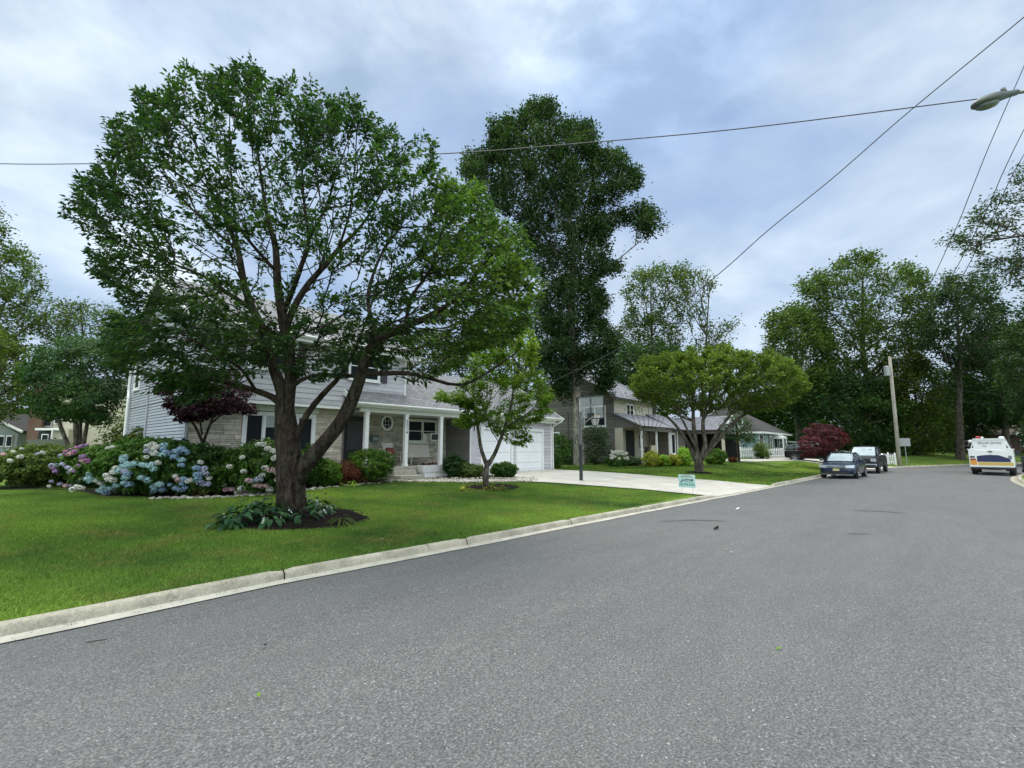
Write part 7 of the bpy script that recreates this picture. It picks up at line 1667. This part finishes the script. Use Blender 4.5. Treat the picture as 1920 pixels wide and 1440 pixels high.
mb = MB(); loft(mb, [(2.9, [(0,.6),(.6,.6),(.95,.62),(.97,1.1),(.85,1.25),(.72,1.9),(.4,1.98),(0,2.0)]), (4.2, [(0,.6),(.6,.6),(.95,.62),(.97,1.1),(.88,1.25),(.74,1.9),(.4,1.98),(0,2.0)]), (4.9, [(0,.6),(.6,.6),(.95,.62),(.97,1.1),(.9,1.18),(.8,1.22),(.4,1.25),(0,1.26)]), (5.9, [(0,.6),(.6,.6),(.9,.62),(.93,.9),(.9,1.1),(.8,1.14),(.4,1.16),(0,1.17)])]); mb.build("cab", M_TRUCKW, ut, smooth=True, world=False)
U(MB(), -.12, .2, -.95, .95, .40, .52, "bumper", M_DARK, .02); U(MB(), .1, 5.5, -.5, .5, .38, .52, "chassis", M_DARK)
MB().box(-.02, .3, -.30, .34, .33, .38).build("hitch", M_GALV, ut, world=False)
for s in (-1, 1):
    for dx in (.0,): wheel(ut, 1.1, s*.86, .39, .28, s); wheel(ut, 4.6, s*.86, .39, .24, s)
    MB().box(-.006, .001, *sorted((s*.60, s*.98)), .30, .52).build("mud_flap", M_RUB, ut, world=False)
# rear markings
mb = MB(); mb.box(-.006, -.001, -.98, .62, .64, .84); mb.build("gold_stripe", M_GOLD, ut, world=False)
mb = MB(); ys_ = np.linspace(.64, -.86, 22); top = [(y, 1.04+.26*math.sin(math.pi*min(1, (.64-y)/1.5*.62+.22))**.8*(1 if (.64-y) < 1.0 else max(.0, 1-((.64-y)-1.0)/.5)**.6)) for y in ys_]
vs = [(-.007, y, .86) for y, _ in top]+[(-.007, y, max(z, .865)) for y, z in top]; n = len(top); mb.add(vs, [(i, n+i, n+i+1, i+1) for i in range(n-1)]); mb.build("navy_stripe", M_NAVYS, ut, world=False)
mb = MB(); mb.box(-.008, -.001, .66, .98, .66, .98); og = mb.build("tail_panel", M_ORANGE, ut, world=False); MB().box(-.03, -.009, .70, .95, .98, 1.06).build("tail_light", M_LIGHTR, og, world=False)
MB().box(-.03, -.001, .74, .96, 1.12, 1.22).build("tail_light", M_INKD, ut, world=False); MB().box(-.03, -.001, -.93, -.78, 1.06, 1.26).build("tail_light", M_INK, ut, world=False)
MB().box(-.03, .049, -.10, .12, 1.48, 1.54).build("latch", M_DARK, ut, world=False)
MB().box(-.004, -.001, -.008, .008, 1.3, 1.61).build("door_seam", M_INK, ut, world=False)
for (tx, sz, y, z, mt, bd) in [("South Jersey", .205, .0, 2.0, M_INK, .003), ("Gas", .13, .28, 1.83, M_INK, .002)]:
    o = text_obj("lettering", tx, sz, (0, 0, 0), RS, mt, None, bold=bd); o.parent = ut; o.matrix_basis = Matrix.Translation((.044, y-.05, z)) @ RS.to_4x4()
mb = MB(); mb.tube([(.04, .50+.05*math.cos(a), 2.03+.07*math.sin(a)) for a in np.linspace(.4, 4.6, 14)], .010, 4); mb.build("emblem", M_NAVYS, ut, world=False)
for (y, z, r_, mt, nm, sx2) in [(.86, 2.16, .13, M_WHITE, "spotlight", 1), (.48, 2.42, .10, M_LIGHTR, "beacon", 1.5), (-.58, 2.40, .09, M_WHITE, "beacon", 1.6), (.30, 2.40, .07, M_WHITE, "beacon", 1)]:
    MB().ball((.3, y, z), r_, 12, 8, (1, sx2, .8)).build(nm, mt, ut, smooth=True, world=False)
mb = MB(); mb.tube([(.3, .64, 2.2), (.3, .86, 2.14)], .02, 6); mb.tube([(.3, .48, 2.3), (.3, .48, 2.38)], .03, 6); mb.tube([(.3, -.58, 2.3), (.3, -.58, 2.36)], .03, 6); mb.build("bracket", M_GREYP, ut, world=False)
for s in (-1, 1): MB().box(3.9, 4.0, *sorted((s*1.05, s*1.28)), 1.25, 1.6).build("mirror", M_DARK, ut, world=False)

# wheeled bin
bp = (47.6, -4.75); bz = th(*bp)
wb_ = root("wheeled_bin", (bp[0], bp[1], bz), "dark green wheeled rubbish bin at the kerb right of the white truck", "bin")
mb = MB(); x, y = bp; mb.add([(x-.24,y-.24,bz+.06),(x+.24,y-.24,bz+.06),(x+.24,y+.24,bz+.06),(x-.24,y+.24,bz+.06),(x-.32,y-.31,bz+1.02),(x+.32,y-.31,bz+1.02),(x+.32,y+.31,bz+1.02),(x-.32,y+.31,bz+1.02)], [(0,3,2,1),(4,5,6,7),(0,1,5,4),(1,2,6,5),(2,3,7,6),(3,0,4,7)]); mb.build("tub", M_BINGR, wb_, bevel=.03)
mb = MB(); mb.box(x-.36, x+.35, y-.34, y+.34, bz+1.022, bz+1.09); mb.build("lid", M_BINGR, wb_, bevel=.03)
for s in (-1, 1): MB().tube([(x+.26, y+s*.22, bz+.11), (x+.26, y+s*.30, bz+.11)], .11, 14).build("wheel", M_RUB, wb_)

# leaning utility pole
pb, pt = np.array([57.1, 2.45, th(57.1, 2.45)]), D(1668, 668, 44.2)
lp = root("leaning_pole", pb, "weathered wooden utility pole leaning left at the street bend", "utility pole")
mb = MB(); mb.tube([pb-np.array([0,0,.3]), pb*.5+pt*.5, pt], [.165,.145,.115], 12); mb.build("shaft", M_POLE, lp, smooth=True)
tb = D(1664, 696, 44); mb = MB(); mb.tube([tb-np.array([0,0,.42]), tb+np.array([0,0,.42])], .27, 14); mb.tube([tb+np.array([0,0,.42]), tb+np.array([0,0,.5])], [.27,.08], 14); mb.build("transformer", M_GALV, lp, smooth=False)
mb = MB(); a_ = pt-(pt-pb)*.02; mb.tube([a_, a_+RT*1.1+np.array([0,0,.15])], .03, 6); mb.ball(a_+RT*1.1+np.array([0,0,.22]), .13, 8, 6); mb.ball(a_+RT*.55+np.array([0,0,.22]), .12, 8, 6); mb.build("insulator", M_GALV, lp, smooth=True)
# street signs by the pole
sgp = np.array([59.6, 2.0, th(59.6, 2.3)]); sg = root("street_sign", sgp, "grey square sign seen from behind beside the leaning pole", "sign")
MB().tube([sgp-np.array([0,0,.2]), sgp+np.array([0,0,2.5])], .035, 6).build("post", M_GALV, sg); mb = MB(); cx2 = sgp+np.array([-.05, 0, 2.15]); mb.box(cx2[0]-.01, cx2[0]+.01, cx2[1]-.42, cx2[1]+.42, cx2[2]-.38, cx2[2]+.38); mb.build("panel", M_GALV, sg)
# picket fences
def picket(name, label, a, b_, group="white picket fences by the teal house"):
    a = np.array(a, float); b_ = np.array(b_, float); L = np.linalg.norm(b_-a); u = (b_-a)/L; rt = root(name, (a[0], a[1], th(*a)), label, "fence", group)
    mb = MB(); n = int(L/.17); w_ = np.array([-u[1], u[0]])
    def B(p, hwid, dep, z0, z1, peak=0):
        q = [p-u*hwid-w_*dep, p+u*hwid-w_*dep, p+u*hwid+w_*dep, p-u*hwid+w_*dep]
        mb.add([(c[0], c[1], z0) for c in q]+[(c[0], c[1], z1) for c in q]+([(p[0], p[1], z1+peak)] if peak else []), [(0,3,2,1),(0,1,5,4),(1,2,6,5),(2,3,7,6),(3,0,4,7)]+([(4,5,8),(5,6,8),(6,7,8),(7,4,8)] if peak else [(4,5,6,7)]))
    for k in range(n):
        p = a+u*(k+.5)*L/n; z = th(*p); B(p, .04, .012, z+.06, z+.98, .07)
    for zr in (.25, .78):
        for k in range(max(1, int(L))):
            p0 = a+u*k*L/int(max(1, L)); p1 = a+u*(k+1)*L/int(max(1, L)); pm_ = (p0+p1)/2+w_*.03; z = th(*pm_); B(pm_, np.linalg.norm(p1-p0)/2, .015, z+zr, z+zr+.08)
    mb.build("pickets", M_WHITE, rt)
    for k in range(int(L/2.4)+2):
        p = a+u*min(L, k*2.4); z = th(*p); mb = MB(); B(p+w_*.06, .06, .06, z-.1, z+1.1, .08); mb.build("post", M_WHITE, rt)
    return rt
picket("picket_fence", "white picket fence in front of the teal house wall", (49.6, 14.0), (52.6, 10.7))
picket("picket_fence", "white picket fence ending at the leaning pole", (54.9, 6.9), (58.4, 2.75))
picket("picket_fence", "white picket fence stretch behind the black pickup", (54.9, 7.1), (58.5, 10.5))
# post lamp on neighbour lawn
pl2 = np.array([50.3, 12.2]); z = th(*pl2); o = root("yard_lamp_post", (pl2[0], pl2[1], z), "thin dark yard lamp post before the teal house", "lamp post"); MB().tube([(pl2[0], pl2[1], z), (pl2[0], pl2[1], z+1.9)], .04, 8).build("post", M_BLACKP, o); MB().tube([(pl2[0], pl2[1], z+1.9), (pl2[0], pl2[1], z+2.0), (pl2[0], pl2[1], z+2.2), (pl2[0], pl2[1], z+2.3)], [.05, .10, .13, .03], 8).build("lantern", M_BLACKP, o)

# ---- near utility pole (just outside the picture) with street lamp
np_ = np.array([15.6, -4.35]); npz = th(*np_)
up_ = root("utility_pole", (np_[0], np_[1], npz), "tall wooden utility pole carrying the street lamp arm", "utility pole"); MB().tube([(np_[0], np_[1], npz-.3), (np_[0], np_[1], 6), (np_[0], np_[1], 12.4)], [.18,.15,.12], 12).build("shaft", M_POLE, up_, smooth=True)
tip = D(1827, 196, 10.6); ptop = np.array([np_[0], np_[1], 9.75]); q1 = D(1935, 172, 10.9); u = (q1-tip); u /= np.linalg.norm(u)
lm = root("street_lamp", ptop, "grey cobra head street lamp reaching in from the upper right", "street lamp")
sidev = np.cross(u, [0,0,1]); sidev /= np.linalg.norm(sidev); upv = np.cross(sidev, u)
def lampsec(t, hw_, hh, dz=0, n=14, half=None):
    return [tip+u*t+sidev*hw_*1.2*math.cos(a)+upv*(hh*1.4*math.sin(a)*(1 if math.sin(a) > 0 else .75)+dz) for a in np.linspace(0, 2*math.pi, n, endpoint=False)]
secs = [(0,.02,.015,0),(.03,.08,.045,0),(.12,.14,.075,0),(.28,.175,.095,.0),(.46,.175,.10,.01),(.62,.14,.095,.025),(.80,.095,.075,.04),(1.0,.075,.06,.05),(1.25,.06,.05,.055)]
mb = MB(); n = 14; vs = []
for t, a, b_, d in secs: vs += lampsec(t, a, b_, d)
fs = [(i*n+k, i*n+(k+1) % n, (i+1)*n+(k+1) % n, (i+1)*n+k) for i in range(len(secs)-1) for k in range(n)]+[tuple(range(n-1,-1,-1)), tuple(range((len(secs)-1)*n, len(secs)*n))]
mb.add(vs, fs); mb.build("housing", M_LAMPM, lm, smooth=True)
mb = MB(); secs2 = [(.07,.07,.03),(.15,.115,.05),(.28,.145,.065),(.42,.145,.065),(.54,.11,.05),(.62,.05,.02)]; vs = []
for t, a, b_ in secs2: vs += [tip+u*t+sidev*a*math.cos(q)+upv*(b_*1.3*math.sin(q)-.075) for q in np.linspace(0, 2*math.pi, n, endpoint=False)]
mb.add(vs, [(i*n+k, i*n+(k+1) % n, (i+1)*n+(k+1) % n, (i+1)*n+k) for i in range(len(secs2)-1) for k in range(n)]+[tuple(range(n-1,-1,-1)), tuple(range((len(secs2)-1)*n, len(secs2)*n))]); mb.build("lens", M_LAMPL, lm, smooth=True)
pc_ = tip+u*.93+upv*.11; MB().tube([pc_, pc_+upv*.12], [.05,.045], 10).build("photocell", M_GREYP, lm, smooth=True)
a0 = tip+u*1.2+upv*.055; MB().tube([a0, a0+u*.6+np.array([0,0,.02]), (a0+ptop)/2+np.array([0,0,.2]), ptop], [.035,.035,.035,.04], 8).build("arm", M_GALV, lm, smooth=True)

# wires
def wire(label, A_, B_, sag, r, r2=None):
    A_ = np.array(A_, float); B_ = np.array(B_, float); pts = [A_*(1-t)+B_*t-np.array([0,0,4*sag*t*(1-t)]) for t in np.linspace(0, 1, 40)]
    rt = MB().tube(pts, [r]*40, 6).build("overhead_wire", M_WIRE, None, smooth=True); tag(rt, label, "wire"); return rt
wtop = np.array([np_[0], np_[1], 10.3])
def wire_px(label, pxs, z0, z1, r, r_far=None):
    """surveyed wire: distances run evenly along it, height follows the sight lines"""
    P_ = [D(px, py, z0) for px, py in pxs]; s = np.array([0]+list(np.cumsum([math.hypot(pxs[i+1][0]-pxs[i][0], pxs[i+1][1]-pxs[i][1]) for i in range(len(pxs)-1)]))); s /= s[-1]
    pts = [D(px, py, 1/((1-t)/z0+t/z1)) for (px, py), t in zip(pxs, s)]
    # smooth curve through the surveyed points
    out = []; V_ = [Vector(p.tolist()) for p in pts]
    for k in range(len(V_)-1):
        p0 = V_[max(k-1,0)]; p1 = V_[k]; p2 = V_[k+1]; p3 = V_[min(k+2,len(V_)-1)]
        for q in range(8):
            t = q/8; t2, t3 = t*t, t*t*t; out.append(.5*((2*p1)+(-p0+p2)*t+(2*p0-5*p1+4*p2-p3)*t2+(-p0+3*p1-3*p2+p3)*t3))
    out.append(V_[-1]); nn = len(out); rr = [r*(1-i/nn)+(r_far or r)*i/nn for i in range(nn)]
    o = MB().tube(out, rr, 6).build("overhead_wire", M_WIRE, None, smooth=True); return tag(o, label, "wire")
wire_px("long nearly level wire crossing the picture from the lamp to the left", [(2060,152),(1920,174),(1830,186),(1400,240),(1120,266),(850,287),(500,302),(165,307),(0,307),(-260,300)], 11, 26, .011, .020)
wire_px("thick cable sweeping from the upper right down to the garage", [(2060,-88),(1920,32),(1700,213),(1560,335),(1440,432),(1340,520),(1200,628),(1120,675),(1030,718)], 11, 27, .014, .018)
wire_px("thin steep wire passing behind the street lamp head", [(2010,-100),(1965,10),(1920,124),(1885,204),(1850,285),(1820,360),(1788,438),(1730,560),(1668,672)], 11, 44, .007, .02)
wire_px("middle steep wire dropping through the right hand tree", [(2040,20),(1975,145),(1920,243),(1880,325),(1835,425),(1760,560),(1690,672)], 11, 45, .007, .02)
wire_px("lowest steep wire at the right edge of the picture", [(2060,90),(1985,190),(1920,290),(1890,345),(1850,430),(1780,560),(1695,690)], 11, 45, .007, .02)
wire_px("upper faint wire across the trees left of the white truck", [(1690,712),(1760,724),(1840,737),(1940,742)], 44, 50, .02)
wire_px("lower faint wire across the trees left of the white truck", [(1690,735),(1760,748),(1840,757),(1940,760)], 44, 50, .02)
wire_px("service wire from the leaning pole to the left trees", [(1662,700),(1640,712),(1600,722),(1560,730)], 44, 60, .02)

# ---- litter: fallen leaves and twigs
def litter(name, label, px, py, L, mat, cat="leaf", curl=.3):
    d = ray(px, py); t = (0.03-EYE)/d[2]; p = EYEV+d*t
    if sdist(np.array([p[0]]), np.array([p[1]]), LP)[0] > 0: p = gp(px, py)+np.array([0,0,.045])
    a = rnd.uniform(0, 6.28); c, s = math.cos(a), math.sin(a); W = L*.28; q = lambda u, v, z: (p[0]+c*u-s*v, p[1]+s*u+c*v, p[2]+z+.025)
    mb = MB(); mb.add([q(-L/2,0,.0), q(0,-W,.012), q(L/2,0,L*curl), q(0,W,.012), q(0,0,.0)], [(0,1,4),(1,2,4),(2,3,4),(3,0,4)]); o = mb.build(name, mat, None); return tag(o, label, cat)
litter("fallen_leaf", "pale fallen leaf on the lawn left of the near kerb joint", 412, 1058, .13, M_PEB)
litter("fallen_leaf", "small pale leaf on the lawn's left part", 147, 1066, .07, M_PEB)
litter("fallen_leaf", "pale leaf on the grass between big tree and kerb", 716, 1019, .08, M_PEB)
litter("fallen_leaf", "brown leaf on the grass right of the big mulch ring", 815, 1007, .12, M_MULCH)
litter("fallen_leaf", "green leaf lying in the middle of the road", 484, 1312, .045, L_LIME)
litter("fallen_leaf", "yellow green leaf on the lower right asphalt", 1460, 1223, .05, L_LIME)
litter("fallen_leaf", "white scrap on the road before the driveway mouth", 1383, 956, .14, M_WHITE)
litter("fallen_leaf", "small pale scrap on the road's middle", 1372, 1039, .07, M_WHITE)
litter("fallen_leaf", "dark leaf on the asphalt right of the kerb, centre", 1343, 994, .2, M_MULCH)
litter("fallen_leaf", "dark leaf fleck near the kerb on the left asphalt", 497, 1216, .07, M_MULCH)
d = ray(180, 1205); t = (0.02-EYE)/d[2]; p = EYEV+d*t
o = MB().tube([(p[0]-.06, p[1]+.03, .03), (p[0], p[1], .035), (p[0]+.07, p[1]-.01, .03)], .004, 5).build("fallen_twig", M_BARKD, None); tag(o, "short curved twig on the asphalt near the left kerb", "twig")
# tyre scuffs / tar patches on the road surface
def scuff(label, pxs, w_):
    pts = []
    for px, py in pxs:
        d = ray(px, py); t = -EYE/d[2]; pts.append((EYEV+d*t)[:2])
    pts = resample(np.array(pts), 16); tg = np.gradient(pts, axis=0); tg /= np.linalg.norm(tg, axis=1)[:, None]; nn = np.column_stack([-tg[:,1], tg[:,0]]); V = []; F = []
    for i, p in enumerate(pts):
        wv = w_*math.sin(math.pi*(i+.4)/16.5)**.6*rnd.uniform(.7, 1.1)
        for s in (-1, 1):
            q = p+nn[i]*wv*s; dl = sdist(np.array([q[0]]), np.array([q[1]]), LP)[0]; dr = sdist(np.array([q[0]]), np.array([q[1]]), RP)[0]; f = min(max((-dl-.14)/(-dl-.14+dr), 0), 1); V.append((q[0], q[1], .05*math.sin(math.pi*f)+.006))
    F = [(2*i, 2*i+1, 2*i+3, 2*i+2) for i in range(15)]; o = link("road_scuff", np_mesh("road_scuff", V, F, M_PATCH)); tag(o, label, kind="structure")
scuff("dark tyre scuff on the road before the driveway", [(1240,979),(1300,977),(1362,980)], .10)
scuff("short dark scuff in the middle of the street", [(1590,1006),(1630,1006)], .06)
scuff("dark curved scuff ahead of the parked sedan", [(1600,961),(1650,962),(1695,966)], .09)
